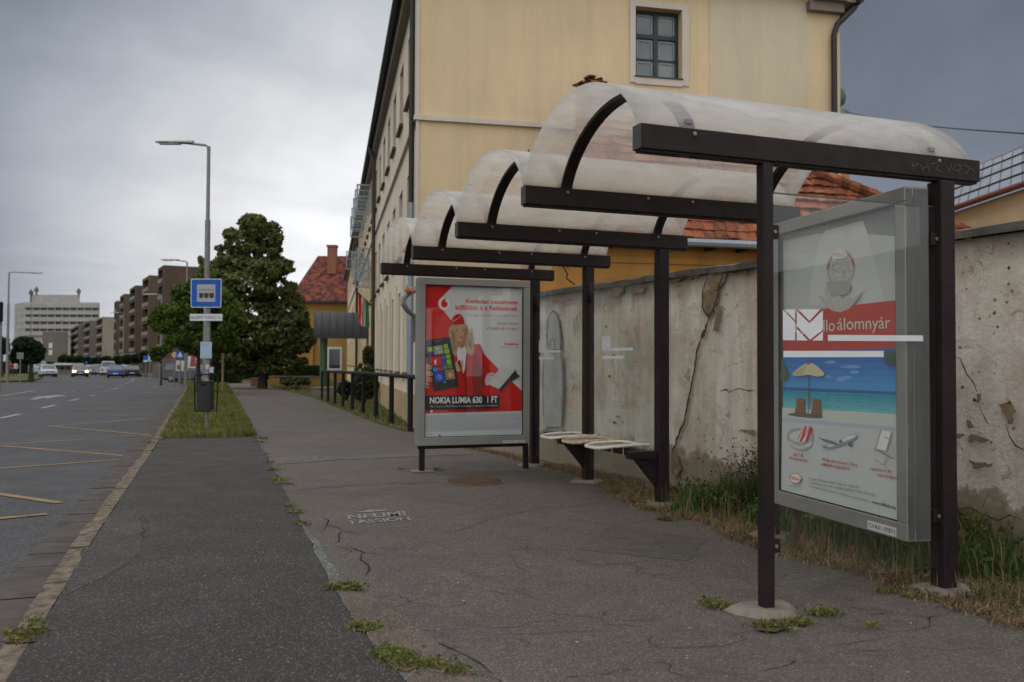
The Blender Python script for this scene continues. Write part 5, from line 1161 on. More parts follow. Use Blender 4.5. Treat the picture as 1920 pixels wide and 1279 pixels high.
# entrance canopy with its green column
yc0, _ = fro(696, 600)
Kc = Mbi @ at(588, 720, 36.5); can = thing('entrance_canopy', 'barrel shaped dark metal canopy on a green column over the school entrance', 'canopy', Mb @ Vector((0, 0, 0)), PHI)
cx0 = (Mbi @ at(588, 600, 36.5)); cx1 = (Mbi @ at(689, 600, 37.0)); ycan = cx0.y
zt_ = at(640, 583, 36.8).z; zb_ = at(640, 634, 36.8).z; x0c, x1c = cx0.x, -0.01
rad = (zt_ - zb_); prof = [(ycan + rad * (1 - math.cos(a)), zb_ + 0.15 + (rad - 0.15) * math.sin(a)) for a in np.linspace(0, math.pi, 15)]
mb = MB(); n = len(prof); mb.add([(x0c, a, b) for a, b in prof] + [(x1c, a, b) for a, b in prof], [(i, i + 1, n + i + 1, n + i) for i in range(n - 1)]); mb.poly([(x0c, a, b) for a, b in prof]); mb.poly([(x1c, a, b) for a, b in prof])
mb.box(x0c, x1c, ycan - 0.02, ycan + 0.1, zb_ - 0.02, zb_ + 0.15)
mb.build('canopy_shell', M_MROOF, can, smooth=True)
for k in range(8):
    x = x0c + (x1c - x0c) * k / 7 + (0.02 if k == 0 else 0) - (0.02 if k == 7 else 0); mb = MB(); mb.tube([(x, a - 0.012, b + 0.01) for a, b in prof[:12]], 0.018, 5); mb.build('standing_seam', M_MROOF, can)
cc = Mbi @ at(607, 640, 37.2); mb = MB(); mb.lathe([(0.16, -0.3), (0.16, zb_ + 0.05)], (cc.x, cc.y, 0), 14); mb.build('column', M_GREEN, can, smooth=True)
# flag
fl = thing('national_flag', 'red white and green flag hanging from a slanted pole on the yellow wall', 'flag', (0, 0, 0), 0)
pf0 = Mb @ Vector((-0.02, fro(697, 571)[0], 0)); pf0.z = at(697, 572, pf0.y).z; pf1 = at(671, 549, pf0.y - 0.1)
mb = MB(); mb.tube([pf0, pf1], 0.025, 6); mb.build('pole', M_BARK, fl)
mats = [plain('flag_red', (0.6, 0.03, 0.025), 0.8), plain('flag_white', (0.65, 0.65, 0.63), 0.8), plain('flag_green', (0.03, 0.17, 0.07), 0.8)]
a = pf1.lerp(pf0, 0.05); b = pf1.lerp(pf0, 0.85); mb = MB()
nu, nv = 12, 8; vs = []
for j in range(nv + 1):
    for i in range(nu + 1):
        u = i / nu; v = j / nv; p = a.lerp(b, u); dr = 1.0 * v; q = p + Vector((0.10 * math.sin(u * 9) * v, 0.12 * math.sin(u * 11 + v), -dr - 0.2 * v * (1 - u))); vs.append(q)
for j in range(nv):
    for i in range(nu): k = j * (nu + 1) + i; mb.poly([vs[k], vs[k + 1], vs[k + nu + 2], vs[k + nu + 1]], min(2, i // 4))
mb.build('cloth', mats, fl)

# ------------------------------------------------------------------ red-roofed house closing the view
hD = 84; hb = thing('tiled_house', 'ochre house with a steep mottled red tile roof and a square chimney beyond the trees', 'house', (0, 0, 0))
P = lambda x, y, D=hD: at(x, y, D)
zE = P(600, 564).z; zRd = at(600, 480, hD + 4.5).z
xl = P(541, 564).x; xr = P(664, 564).x
mb = MB(); mb.box(xl + 0.6, xr, hD, hD + 9, -1.0, zE); mb.build('walls', M_OCHRE, hb)
rl = at(596, 480, hD + 4.5).x; rr = P(668, 480, hD + 4.5).x
mb = MB(); e = [(xl, hD - 0.5, zE - .1), (xr + 1.5, hD - 0.5, zE - .1), (xr + 1.5, hD + 9.5, zE - .1), (xl, hD + 9.5, zE - .1)]; r1_, r2_ = (rl, hD + 4.5, zRd), (rr, hD + 4.5, zRd)
mb.poly([e[0], e[1], r2_, r1_]); mb.poly([e[2], e[3], r1_, r2_]); mb.poly([e[3], e[0], r1_]); mb.poly([e[1], e[2], r2_]); mb.poly(e)
def mottled():
    t = NT('mottled_red_tile'); nz = t.noise(1.1, 7, 0.8, t.co((1, 1, 1.6)), 1.0)
    c = t.ramp(nz, [(0.40, (0.20, 0.058, 0.036)), (0.48, (0.17, 0.05, 0.033)), (0.51, (0.05, 0.025, 0.022)), (0.6, (0.04, 0.022, 0.02)), (0.63, (0.18, 0.052, 0.034))])
    t.set(c, 0.9, 0, 0.15); t.bump(t.noise(9, 4), 0.6, 0.05); return t.m
mb.build('roof', mottled(), hb)
ch0 = at(615, 460, hD + 2.5); ch1 = at(630.5, 503, hD + 2.5)
mb = MB(); mb.box(ch0.x, ch1.x, hD + 2.2, hD + 3.0, ch1.z - 0.6, ch0.z - 0.2); mb.box(ch0.x - .08, ch1.x + .08, hD + 2.12, hD + 3.08, ch0.z - .2, ch0.z); mb.build('chimney', M_BRICK, hb)
mb = MB(); wA = P(616, 653); wB = P(639, 692); mb.box(wA.x - 0.12, wB.x + .12, hD - 0.06, hD - 0.01, wB.z - .12, wA.z + .12); wf = mb.build('window', M_WFR, hb)
mb = MB(); mb.box(wA.x + .08, wB.x - .08, hD - 0.09, hD - 0.062, wB.z + .08, wA.z - .08); mb.build('pane', M_WGD, wf)
mb = MB(); mb.box(xl, xr + 1.5, hD - 0.62, hD - 0.5, zE - 0.22, zE - 0.05); mb.build('gutter', M_GUTB, hb)
mb = MB(); mb.box(P(566, 700).x, P(588, 700).x, hD - 0.3, hD - 0.01, -1, P(590, 640).z); mb.build('corner_pier', M_OCHRE, hb)

# ------------------------------------------------------------------ orange outbuilding behind the wall, stepped tile courses
oD = 14.2
ob_ = thing('orange_outbuilding', 'low orange plastered outbuilding with a large sagging terracotta tile roof behind the garden wall', 'outbuilding', (0, 0, 0))
eL = at(1052, 452, oD); eL.z = at(1300, 447, 14.6).z; ex = gdir.copy()
eLen = 8.2; ez = eL.z; pk = at(1108, 163, 16.4)
O = Vector((eL.x, eL.y, 0)); on = Vector((-ex.y, ex.x, 0))
Mo = Matrix.Translation(O) @ Matrix.Rotation(PHI, 4, 'Z'); Moi = Mo.inverted(); pkl = Moi @ pk
ob_.location = O; ob_.rotation_euler = (0, 0, PHI)
mb = MB(); mb.box(0.0, eLen, 0.35, 4.6, -0.2, ez - 0.05); mb.box(0, eLen, 0.31, 0.35, ez - 0.40, ez - 0.30); mb.build('wall', M_ORANGE, ob_)
# roof slope facing the street: rows of lapped tiles between the left verge, the hip and the eave
mb = MB(); nrow = 19
E0 = Vector(((Moi @ at(1078, 452, oD)).x, 0.0, ez)); E1 = Vector((eLen + 0.5, 0.0, ez)); PK = Vector((pkl.x, pkl.y, pkl.z)); PL = Vector(((Moi @ at(1079, 166, 16.4)).x, pkl.y, pkl.z))
up = (PK - Vector((PK.x, 0, ez))); nrm = Vector((0, -up.z, up.y)).normalized()
for r_ in range(nrow):
    f0 = r_ / nrow; f1 = (r_ + 1.12) / nrow
    xl0 = E0.x + (PL.x - E0.x) * f0; xr0 = E1.x + (PK.x - E1.x) * f0; xl1 = E0.x + (PL.x - E0.x) * min(f1, 1); xr1 = E1.x + (PK.x - E1.x) * min(f1, 1)
    nseg = max(2, int((xr0 - xl0) / 0.21))
    for k in range(nseg):
        a0 = xl0 + (xr0 - xl0) * k / nseg; a1 = xl0 + (xr0 - xl0) * (k + 1) / nseg - 0.008
        b0 = min(max(a0, xl1), xr1); b1 = min(max(a1, xl1), xr1)
        lift = 0.055 + random.uniform(-0.010, 0.014); sag = 0.03 * math.sin(a0 * 1.3 + r_ * .4)
        base0 = Vector((0, up.y * f0, ez + (up.z) * f0)); base1 = Vector((0, up.y * min(f1, 1), ez + up.z * min(f1, 1)))
        jj = random.uniform(-0.02, 0.02)
        p0 = Vector((a0, base0.y, base0.z)) + nrm * (lift + sag) - up.normalized() * (jj + .01); p1 = Vector((a1, base0.y, base0.z)) + nrm * (lift + sag) - up.normalized() * (jj + .01)
        m0 = p0.lerp(p1, .5) + nrm * 0.018
        q0 = Vector((b0, base1.y, base1.z)) + nrm * 0.012; q1 = Vector((b1, base1.y, base1.z)) + nrm * 0.012; mq = q0.lerp(q1, .5) + nrm * 0.012
        mb.add([p0, m0, p1, q1, mq, q0, p0 - nrm * .03, m0 - nrm * .03, p1 - nrm * .03], [(0, 1, 4, 5), (1, 2, 3, 4), (0, 6, 7, 1), (1, 7, 8, 2)])
rf = mb.build('roof', M_TILE, ob_)
mb = MB(); xo = E0.x; mb.poly([(xo, 0, ez - .02), (eLen + .5, 0, ez - .02), tuple(PK - nrm * .02), tuple(PL - nrm * .02)]); mb.poly([(eLen + .5, 0, ez - .02), (eLen + .5, 5, ez - .02), tuple(PK - nrm * .02)]); mb.poly([(xo, 0, ez - .04), (xo + 1.5, 5.0, ez - .04), tuple(PL - nrm * .02)]); mb.poly([(xo + 1.5, 5, ez - .04), (eLen + .5, 5, ez - .02), tuple(PK - nrm * .02), tuple(PL - nrm * .02)]); mb.build('roof_deck', M_TILE2, ob_)
mb = MB()                                                   # ridge tiles up the hip
L_ = (PK - E1).length; nt = int(L_ / 0.33)
for k in range(nt):
    a = E1.lerp(PK, k / nt); b = E1.lerp(PK, (k + 1.1) / nt); off = nrm * 0.05
    mb.tube([a + off, b + off], [0.12 + random.uniform(-.01, .01), 0.095], 8)
mb.build('hip_tiles', M_TILE, ob_)
mb = MB()                                                   # broken pile of ridge tiles on the peak
for k in range(22):
    c = PL.lerp(PK, random.random()) + Vector((random.uniform(-0.05, 0.30), random.uniform(-.12, .12), random.uniform(0.0, 0.17) * random.random() + .03))
    Mx = Matrix.Translation(c) @ Matrix.Rotation(random.uniform(-.4, .4), 4, 'Y') @ Matrix.Rotation(random.uniform(0, 3), 4, 'Z'); mb.box(-0.085, 0.085, -0.05, 0.05, -0.014, 0.014, 0, Mx)
mb.build('ridge_tiles', plain('burnt_tile', (0.14, 0.055, 0.022), 0.9, 0, 0.55, 14, 0.2, 0.6), ob_)
mb = MB(); mb.tube([(-0.05, -0.08, ez - 0.06), (eLen + .6, -0.08, ez - 0.10)], 0.07, 8); mb.build('gutter', M_ZINC, ob_)
mb = MB()
for k in range(14): x = 0.3 + k * 0.6; mb.box(x, x + 0.09, 0.0, 0.34, ez - 0.16, ez - 0.06)
mb.build('rafter_ends', M_BARK, ob_)
mb = MB()
def oline(pts, w=0.02):
    Q = []
    for x, y in pts:
        p = Moi @ onplane(x, y, Mo @ Vector((0, .347, 0)), on); Q.append(Vector((p.x, 0, p.z)))
    for a, b in zip(Q, Q[1:]):
        t = (b - a).normalized(); nn = Vector((-t.z, 0, t.x)) * w / 2; mb.poly([(q.x, 0.346, q.z) for q in (a + nn, b + nn, b - nn, a - nn)])
oline([(1055, 498), (1060, 506), (1064, 514), (1062, 522), (1070, 528), (1078, 534)]); oline([(1062, 498), (1066, 505)], 0.012)
mb.build('plaster_cracks', M_CRACK, ob_, fix=False)
# lamp-like roof drip over the wall: metal-roofed neighbour at the right edge
nb = thing('metal_roofed_house', 'yellow house with a grey standing seam metal roof at the right edge', 'house', (0, 0, 0))
e0 = at(1925, 345, 17.6); e1 = at(1812, 379, 19.9); e1.z = e0.z; r0 = at(1925, 277, 20.6); r1 = at(1838, 304, 23.0); r1.z = r0.z
ed = (e1 - e0); ed.z = 0; ed.normalize(); r1 = r0 + ed * 5.2; e1 = e0 + ed * 4.4; e0b = e0 - ed * 6; r0b = r0 - ed * 6
mb = MB(); mb.add([e0b, e1, r1, r0b], [(0, 1, 2, 3)]); o = mb.build('roof', M_ZINC, nb); md = o.modifiers.new('s', 'SOLIDIFY'); md.thickness = 0.06
mb = MB(); LL = (e1 - e0b).length; sl_ = (r0 - e0); rn = ed.cross(sl_).normalized(); rn = rn if rn.z > 0 else -rn
for k in range(int(LL / 0.42)):
    a = e0b + ed * (0.42 * k + .2); b = a + sl_ * 0.985; mb.tube([a + rn * .04, b + rn * .04], 0.03, 5)
mb.build('standing_seams', plain('seam_metal', (0.07, 0.08, 0.095), 0.5), nb)
mb = MB()
for f_ in (0.22, 0.5, 0.78): mb.tube([e0b + sl_ * f_ + rn * .08, e1 + sl_ * f_ + rn * .08], 0.018, 6)
mb.build('snow_guards', M_GUTB, nb)
M_REDT = plain('rust_red_trim', (0.17, 0.055, 0.035), 0.7, 0, 0.2, 6)
mb = MB(); mb.tube([e0b + rn * .02, e1 + rn * .02], 0.07, 8); mb.tube([r0b + rn * .03, r1 + rn * .03], 0.045, 8); mb.tube([e1 + rn * .03, r1 + rn * .03], 0.05, 8); mb.build('roof_edge_trim', M_REDT, nb)
hd_ = Vector((sl_.x, sl_.y, 0)).normalized()
ins = hd_ * 0.3
mb = MB(); a, b = e0b + ins, e1 + ins - ed * .25
mb.add([Vector((a.x, a.y, -.2)), Vector((b.x, b.y, -.2)), Vector((b.x, b.y, e0.z - .03)), Vector((a.x, a.y, e0.z - .03))], [(0, 1, 2, 3)])
b2 = b + hd_ * 7; mb.add([Vector((b.x, b.y, -.2)), Vector((b2.x, b2.y, -.2)), Vector((b2.x, b2.y, e0.z)), r1 - Vector((0, 0, .05)), Vector((b.x, b.y, e0.z - .03))], [(0, 1, 2, 3, 4)]); mb.build('wall', M_YWALL, nb)

# ------------------------------------------------------------------ onion domed turret far behind the school
tw_ = thing('church_turret', 'green copper onion dome peeping out behind the right corner of the yellow building', 'church tower', (at(1561, 690, 70).x, 70, 0))
zc = at(1560, 185, 70).z; zs = at(1560, 212, 70).z; k_ = 70 / FPX
mb = MB(); mb.lathe([(36 * k_, zs - 40 * k_), (41 * k_, zs - 20 * k_), (30 * k_, zs), (14 * k_, zs + 6 * k_), (10 * k_, zs + 10 * k_), (16 * k_, zc - 18 * k_), (25 * k_, zc - 10 * k_), (27 * k_, zc), (24 * k_, zc + 12 * k_), (16 * k_, zc + 22 * k_), (5 * k_, zc + 32 * k_), (1 * k_, zc + 45 * k_)], (0, 0, 0), 20); mb.build('dome', M_COPPER, tw_, smooth=True)
mb = MB(); mb.lathe([(34 * k_, -0.5), (34 * k_, zs - 40 * k_)], (0, 0, 0), 8); mb.build('tower_shaft', M_OCHRE, tw_)

# ------------------------------------------------------------------ brown stepped flats
def flats(name, label, group, cx, ytop, Dk, ztop, face_px, end_w, wm, wm2, rows, extra=True):
    c = at(cx, ytop, Dk); dirn = Vector((-math.sin(R(30)), math.cos(R(30)), 0)); rz = R(30)
    t = thing(name, label, 'apartment block', (c.x, c.y, 0), rz, group)       # local y along the street (away), local x to the right
    gzl = gz(Dk) - 0.3; ztop = c.z
    s30, c30 = math.sin(R(30)), math.cos(R(30)); kx = (face_px - 960) / FPX; L = (c.x - kx * c.y) / (s30 + kx * c30); fh = (ztop - 3.6) / rows; ops = []
    for r_ in range(rows):
        z = 3.4 + r_ * fh
        ops.append((1.3, L - 0.8, z + 0.95, z + fh - 0.35))
    mb = MB(); wall_grid(mb, L, gzl, ztop, ops, 1.2); mb.v = [(p[1], p[0], p[2]) for p in mb.v]
    mb.poly([(0, 0, gzl), (end_w, 0, gzl), (end_w, 0, ztop), (0, 0, ztop)], 1); mb.poly([(0, 0, ztop), (end_w, 0, ztop), (end_w, L, ztop), (0, L, ztop)]); mb.poly([(0, L, gzl), (end_w, L, gzl), (end_w, L, ztop), (0, L, ztop)]); mb.poly([(end_w, 0, gzl), (end_w, L, gzl), (end_w, L, ztop), (end_w, 0, ztop)])
    mb.build('wall', [wm, wm2], t)
    for a, b, z0_, z1_ in ops:
        mb = MB(); mb.box(1.05, 1.15, a, b, z0_, z1_); w_ = mb.build('window', M_WGD, t)
        mb = MB()
        nb_ = 4
        for k in range(nb_ + 1): y = a + (b - a) * k / nb_; mb.box(0.98, 1.04, max(a, y - .06), min(b, y + .06), z0_, z1_)
        if random.random() < .4: y = a + (b - a) * random.choice([0, .25, .5]); mb.box(0.93, 0.975, y + .1, y + (b - a) * .22, z0_ + .1, z1_ - .1)
        mb.build('frame', plain('loggia_frame', (0.20, 0.175, 0.15), 0.7, 0, 0.4, 2), w_)
        mb = MB(); mb.box(-0.12, 0.05, a - .1, b + .1, z0_ - 0.75, z0_ - 0.02); mb.build('balcony_front', plain('balcony_panel', (0.20, 0.17, 0.145), 0.8, 0, 0.3, 0.8), t)
    mb = MB(); mb.box(-2.2, -0.01, 0, L, 2.7, 2.95); mb.build('awning', plain('awning_grey', (0.16, 0.18, 0.17), 0.7), t)
    return t
bf = 'stepped brown flats along the street'
for i, (cx, yt, D, fl_, ew, m_, lb) in enumerate([(307, 497, 146, 294, 9, M_BROWN, 'nearest and tallest brown block of flats, its bare end wall half behind the maple'),
        (280, 516, 163, 265, 7, M_BROWN2, 'brown block of flats second from the maple, with a white balcony screen at the top'), (254.5, 535, 184, 241.5, 7, M_BROWN, 'brown block of flats in the middle of the stepped row'),
        (233, 551, 206, 223.5, 7, M_BROWN2, 'brown block of flats with paired white windows, fourth from the maple'), (219, 564, 229, 213, 7, M_BROWN, 'farthest and lowest looking block of the brown row')]):
    flats('apartment_block', lb, bf, cx, yt, D, 0, fl_, ew, m_, m_, 5)
for cx, yt, D, fl_, lb in [(192.4, 594, 262, 180, 'beige block of flats with a pale gridded end wall left of the brown row'), (168.6, 601, 286, 155, 'grey beige block of flats one step left of the pale end wall'), (147, 609, 310, 132, 'most distant beige block of flats in front of the white office tower')]:
    flats('apartment_block', lb, 'beige flats beyond the brown row', cx, yt, D, 0, fl_, 4.5 if cx > 190 else 6, M_BROWN2, M_BEIGE if cx > 190 else M_GREYD, 4)

# ------------------------------------------------------------------ white office tower
TD = 380; ot = thing('office_tower', 'pale grey office tower with ribbon windows, rooftop plant floor and antennas in the distance', 'office building', (0, 0, 0))
tl = at(47, 566, TD); tr_ = at(185, 568, TD); zb0 = -1.0; z1_ = at(110, 567, TD).z
rows = [(574, 585), (588, 600), (601.5, 613), (615, 626)]
def tz(y): return at(115, y, TD).z
W_ = tr_.x - tl.x; zs_ = [(tz(b - 1), tz(a + 1.5)) for a, b in [(574.5, 582.5), (587.5, 595.5), (601, 609), (614, 622)]]
ops = []
for za, zb in zs_:
    for k in range(10): a = W_ * (k + 0.12) / 10 + 0.2; ops.append((a, a + W_ * 0.076, za, zb))
mb = MB(); wall_grid(mb, W_, zb0, z1_, ops, 1.0)
mb.extrude([(0, 1.01, z1_ - .01), (W_, 1.01, z1_ - .01), (W_ - 8, 14, z1_ - .01), (0, 14, z1_ - .01)], (0, 0, zb0 - z1_))
mb.v = [(p[0] + tl.x, p[1] + TD, p[2]) for p in mb.v]
sl0 = at(27.5, 572, TD + 12)
mb.poly([(tl.x, TD, zb0), (sl0.x, TD + 12, zb0), (sl0.x, TD + 12, z1_), (tl.x, TD, z1_)]); mb.poly([(tl.x, TD, z1_ - .02), (tl.x, TD + 14, z1_ - .02), (sl0.x, TD + 12, z1_ - .02)]); mb.build('wall', M_GREYW, ot)
mb = MB()
for a, b, c, e in ops: mb.box(tl.x + a, tl.x + (a + b) / 2 - .15, TD + .5, TD + .55, c, e); mb.box(tl.x + (a + b) / 2 + .15, tl.x + b, TD + .5, TD + .55, c, e)
mb.build('ribbon_windows', plain('tower_glass', (0.045, 0.05, 0.065), 0.25, 0, 0.4, 0.3), ot)
for za, zb in zs_:
    mb = MB(); d_ = Vector((sl0.x - tl.x, 12, 0)); nn = Vector((-d_.y, d_.x, 0)).normalized() * .12
    a = Vector((tl.x, TD, 0)) + d_ * .08; b = Vector((tl.x, TD, 0)) + d_ * .95; mb.add([(a + nn * s_) + Vector((0, 0, z)) for s_ in (1,) for z in (za, zb)] + [(b + nn) + Vector((0, 0, z)) for z in (zb, za)], [(0, 1, 2, 3)]); mb.build('side_window', plain('side_glass', (0.12, 0.12, 0.125), 0.4), ot)
for za, zb in zs_ + [(z1_ - 0.4, z1_)]: mb = MB(); mb.box(tl.x - .4, tr_.x + .4, TD - 0.9, TD - 0.01, za - 2.0, za - 0.5); mb.build('parapet_band', M_GREYW, ot)
pa = at(60, 553, TD + 3); pb = at(152, 555, TD + 3); mb = MB(); mb.extrude([(pa.x, TD + 2, z1_), (pb.x, TD + 2, z1_), (pb.x - 6, TD + 12, z1_), (pa.x - 6, TD + 12, z1_)], (0, 0, pa.z - z1_)); mb.build('plant_floor', M_GREYW, ot)
for x, y0_, y1_ in ((61, 543, 567), (71, 538, 553), (150, 541, 555)):
    p = at(x, y0_, TD + 3); q = at(x, y1_, TD + 3); mb = MB(); mb.tube([(p.x, TD + 1.9, q.z), (p.x, TD + 1.9, p.z)], 0.35, 6); mb.lathe([(0.1, p.z - 2.4), (0.9, p.z - 2.2), (0.9, p.z - 0.8), (0.1, p.z - .6)], (p.x, TD + 1.9, 0), 8); mb.build('antenna', M_GREYD, ot)
pd = thing('podium_block', 'plain grey brown slab building below the office tower with two small white windows', 'building', (0, 0, 0))
a = at(80, 622, 330); b = at(128, 622, 330); mb = MB(); mb.extrude([(a.x, 330, -1.5), (b.x, 330, -1.5), (b.x - 8, 345, -1.5), (a.x - 8, 345, -1.5)], (0, 0, a.z + 1.5)); mb.build('wall', M_GREYD, pd)
for x, y in ((95, 648), (95, 661)): q = at(x, y, 330); mb = MB(); mb.box(q.x - .7, q.x + .7, 329.9, 329.98, q.z - 1, q.z + 1); mb.build('window', M_WFR, pd)
# ------------------------------------------------------------------ trees
def leaf_cards(cent, size, aspect=0.6, flat=0.0):
    """one folded leaf clump (two triangles pairs) per centre; returns V,F arrays of quads"""
    n = len(cent); a = rng.normal(size=(n, 3)); a[:, 2] *= (1 - flat * 0.6); a /= np.linalg.norm(a, axis=1)[:, None]
    b = rng.normal(size=(n, 3)); b -= (b * a).sum(1)[:, None] * a; b /= np.linalg.norm(b, axis=1)[:, None]
    s = size * rng.uniform(0.35, 1.0, (n, 1)) ** 0.8 * 1.7; c = np.cross(a, b) * s * 0.25
    V = np.stack([cent - a * s, cent + b * s * aspect + c, cent + a * s, cent - b * s * aspect + c], 1).reshape(-1, 3)
    return V, np.arange(n * 4).reshape(n, 4)
def crown_points(lumps, n, shell=0.55, k=0.9):
    L = np.array(lumps, float); w = (L[:, 3] * L[:, 4] * L[:, 5]) ** 0.66; idx = rng.choice(len(L), n, p=w / w.sum())
    d = rng.normal(size=(n, 3)); d /= np.linalg.norm(d, axis=1)[:, None]
    r = rng.uniform(shell, 1.0, (n, 1)) ** 0.7
    p = L[idx, :3] + d * r * L[idx, 3:6]
    # sub-clumping: pull leaves towards nearby twig ends so gaps open between them
    tw = L[rng.choice(len(L), max(60, n // 45), p=w / w.sum())]; td = rng.normal(size=(len(tw), 3)); td /= np.linalg.norm(td, axis=1)[:, None]
    T = tw[:, :3] + td * tw[:, 3:6] * rng.uniform(0.75, 1.05, (len(tw), 1))
    for s0 in range(0, n, 4000):
        q = p[s0:s0 + 4000]; D = ((q[:, None] - T[None]) ** 2).sum(2); j = D.argmin(1); f = rng.uniform(0.15, k, (len(q), 1)); p[s0:s0 + 4000] = q + (T[j] - q) * f * 0.55
    return p
def tree(name, label, base, h, lumps, nleaf, leaf, mat, trunk_r, group=None, trunk_h=None, shell=0.5, cat='tree'):
    t = thing(name, label, cat, base, 0, group)
    L = lumps; th = trunk_h or h * 0.75
    mb = MB(); P = [(0, 0, -0.2)] + [(0.06 * math.sin(i * 1.7) * h * .1, 0.05 * math.cos(i * 2.1) * h * .1, th * i / 6) for i in range(1, 7)]
    mb.tube(P, [trunk_r * 1.25] + [trunk_r * (1 - 0.13 * i) for i in range(1, 7)], 8)
    for l in L[:14]:
        s_ = Vector(P[min(5, max(2, int(l[2] / th * 5)))]); e_ = Vector(l[:3]); m = s_.lerp(e_, .5) + Vector((0, 0, -0.08 * h * .3))
        mb.tube([s_, m, e_], [trunk_r * .4, trunk_r * .26, trunk_r * .08], 5)
    mb.build('trunk', M_BARK, t, smooth=True)
    V, F = leaf_cards(crown_points(L, nleaf, shell), leaf); fastmesh('crown', V, F, mat, t)
    return t
def lumps_px(base, D, blobs, dj=0.5):
    """ellipsoids given by picture centre and radii at the tree's distance"""
    out = []; k = D / FPX
    for x, y, rx_, ry_ in blobs:
        p = at(x, y, D) - Vector(base); out.append((p.x, random.uniform(-dj, dj) * rx_ * k, p.z, rx_ * k, rx_ * k * 0.9, ry_ * k))
    return out
def split_lumps(L, m, f=0.5):
    out = []
    for l in L:
        out.append((l[0], l[1], l[2], l[3] * .84, l[4] * .84, l[5] * .84))
        for _ in range(m):
            d = Vector((random.gauss(0, 1), random.gauss(0, 1), random.gauss(0, 1))).normalized()
            out.append((l[0] + d.x * l[3] * .72, l[1] + d.y * l[4] * .72, l[2] + d.z * l[5] * .72, l[3] * f * random.uniform(.6, 1), l[4] * f, l[5] * f * random.uniform(.5, .9)))
    return out
D = 46; base = G(492, 724); base = Vector((at(492, 700, D).x, D, gz(D)))
bl_ = [(462, 420, 22, 24), (490, 432, 22, 26), (518, 440, 16, 30), (432, 440, 16, 14), (455, 455, 40, 26), (500, 470, 34, 26), (420, 470, 20, 16), (440, 492, 44, 24), (395, 510, 26, 24), (500, 510, 44, 30), (465, 540, 60, 34), (525, 545, 34, 30), (545, 580, 36, 24), (470, 590, 70, 34), (400, 560, 36, 40), (535, 615, 46, 26), (470, 640, 74, 34), (540, 648, 42, 24), (440, 665, 50, 22), (495, 668, 50, 22), (430, 682, 40, 18), (480, 690, 56, 16), (535, 682, 42, 22), (430, 640, 40, 30), (408, 672, 26, 20), (560, 640, 30, 22), (556, 600, 30, 18), (378, 488, 10, 10), (558, 560, 14, 12), (410, 520, 34, 26), (424, 552, 42, 34), (425, 600, 46, 42), (480, 425, 34, 28), (520, 500, 30, 24), (560, 625, 34, 30)]
tree('lime_tree', 'tall dark green broadleaf tree with drooping lower branches beside the path', base, 9.5, split_lumps(lumps_px(base, D, bl_), 7, 0.45), 62000, 0.10, M_LEAF1, 0.24, trunk_h=7, shell=0.55)
D = 37; base = Vector((at(372, 700, D).x, D, gz(D)))
bl_ = [(380, 530, 40, 24), (345, 555, 40, 30), (440, 600, 26, 36), (300, 600, 22, 24), (400, 560, 42, 30), (325, 590, 34, 26), (430, 580, 26, 26), (370, 595, 50, 30), (315, 612, 26, 18), (350, 638, 40, 22), (400, 640, 50, 26), (372, 655, 46, 16), (430, 620, 24, 22), (308, 580, 14, 10), (385, 645, 26, 12)]
tree('maple_tree', 'rounded fresh green maple tree behind the blue bus stop sign', base, 4.3, split_lumps(lumps_px(base, D, bl_), 6, 0.42), 30000, 0.088, M_LEAF2, 0.13, trunk_h=3)
D = 68; base = Vector((at(58, 700, D).x, D, gz(D)))
bl_ = [(52, 645, 24, 16), (35, 660, 20, 16), (68, 660, 18, 18), (50, 672, 30, 12), (28, 672, 12, 10)]
tree('round_tree', 'small dark clipped round tree on the median at the left edge', base, 3, split_lumps(lumps_px(base, D, bl_), 4, 0.4), 9000, 0.12, M_LEAF3, 0.22, trunk_h=2.2)
D = 58; base = Vector((at(302, 700, D).x, D, gz(D)))
tree('small_tree', 'small light green tree at the kerb left of the maple trunk', base, 2.6, split_lumps(lumps_px(base, D, [(300, 660, 18, 12), (312, 652, 14, 10), (292, 670, 12, 8)]), 3, 0.4), 3500, 0.10, M_LEAF2, 0.08, trunk_h=2)
# street trees far down the road
for i, (x, y, rx_, ry_, D) in enumerate([(118, 672, 8, 7, 170), (132, 674, 9, 8, 165), (148, 675, 10, 8, 160), (165, 677, 9, 7, 155), (181, 676, 9, 7, 150), (198, 675, 10, 7, 140), (4, 650, 12, 16, 90), (222, 674, 10, 6, 126), (240, 673, 10, 6, 118), (257, 671, 11, 7, 110), (273, 668, 10, 7, 100)]):
    base = Vector((at(x, 690, D).x, D, gz(D)))
    lab = ['dark street tree %s in the far row along the flats' % s for s in ('at the left end', 'second from the left end', 'third from the left end', 'fourth from the left end', 'fifth from the left end', 'above the white van')] + ['dark tree cut by the left edge of the picture behind the street lamp', 'leafy tree below the farthest brown block', 'leafy tree below the middle brown blocks', 'leafy tree above the parked dark car', 'leafy tree nearest the blue direction signs']
    tree('street_tree', lab[i], base, 5, split_lumps(lumps_px(base, D, [(x, y, rx_, ry_), (x - rx_ * .4, y + 2, rx_ * .7, ry_ * .8), (x + rx_ * .5, y + 1, rx_ * .6, ry_ * .8)]), 2, 0.4), 1100, 0.28, M_LEAF3, 0.14, group='far street trees', trunk_h=3.6)
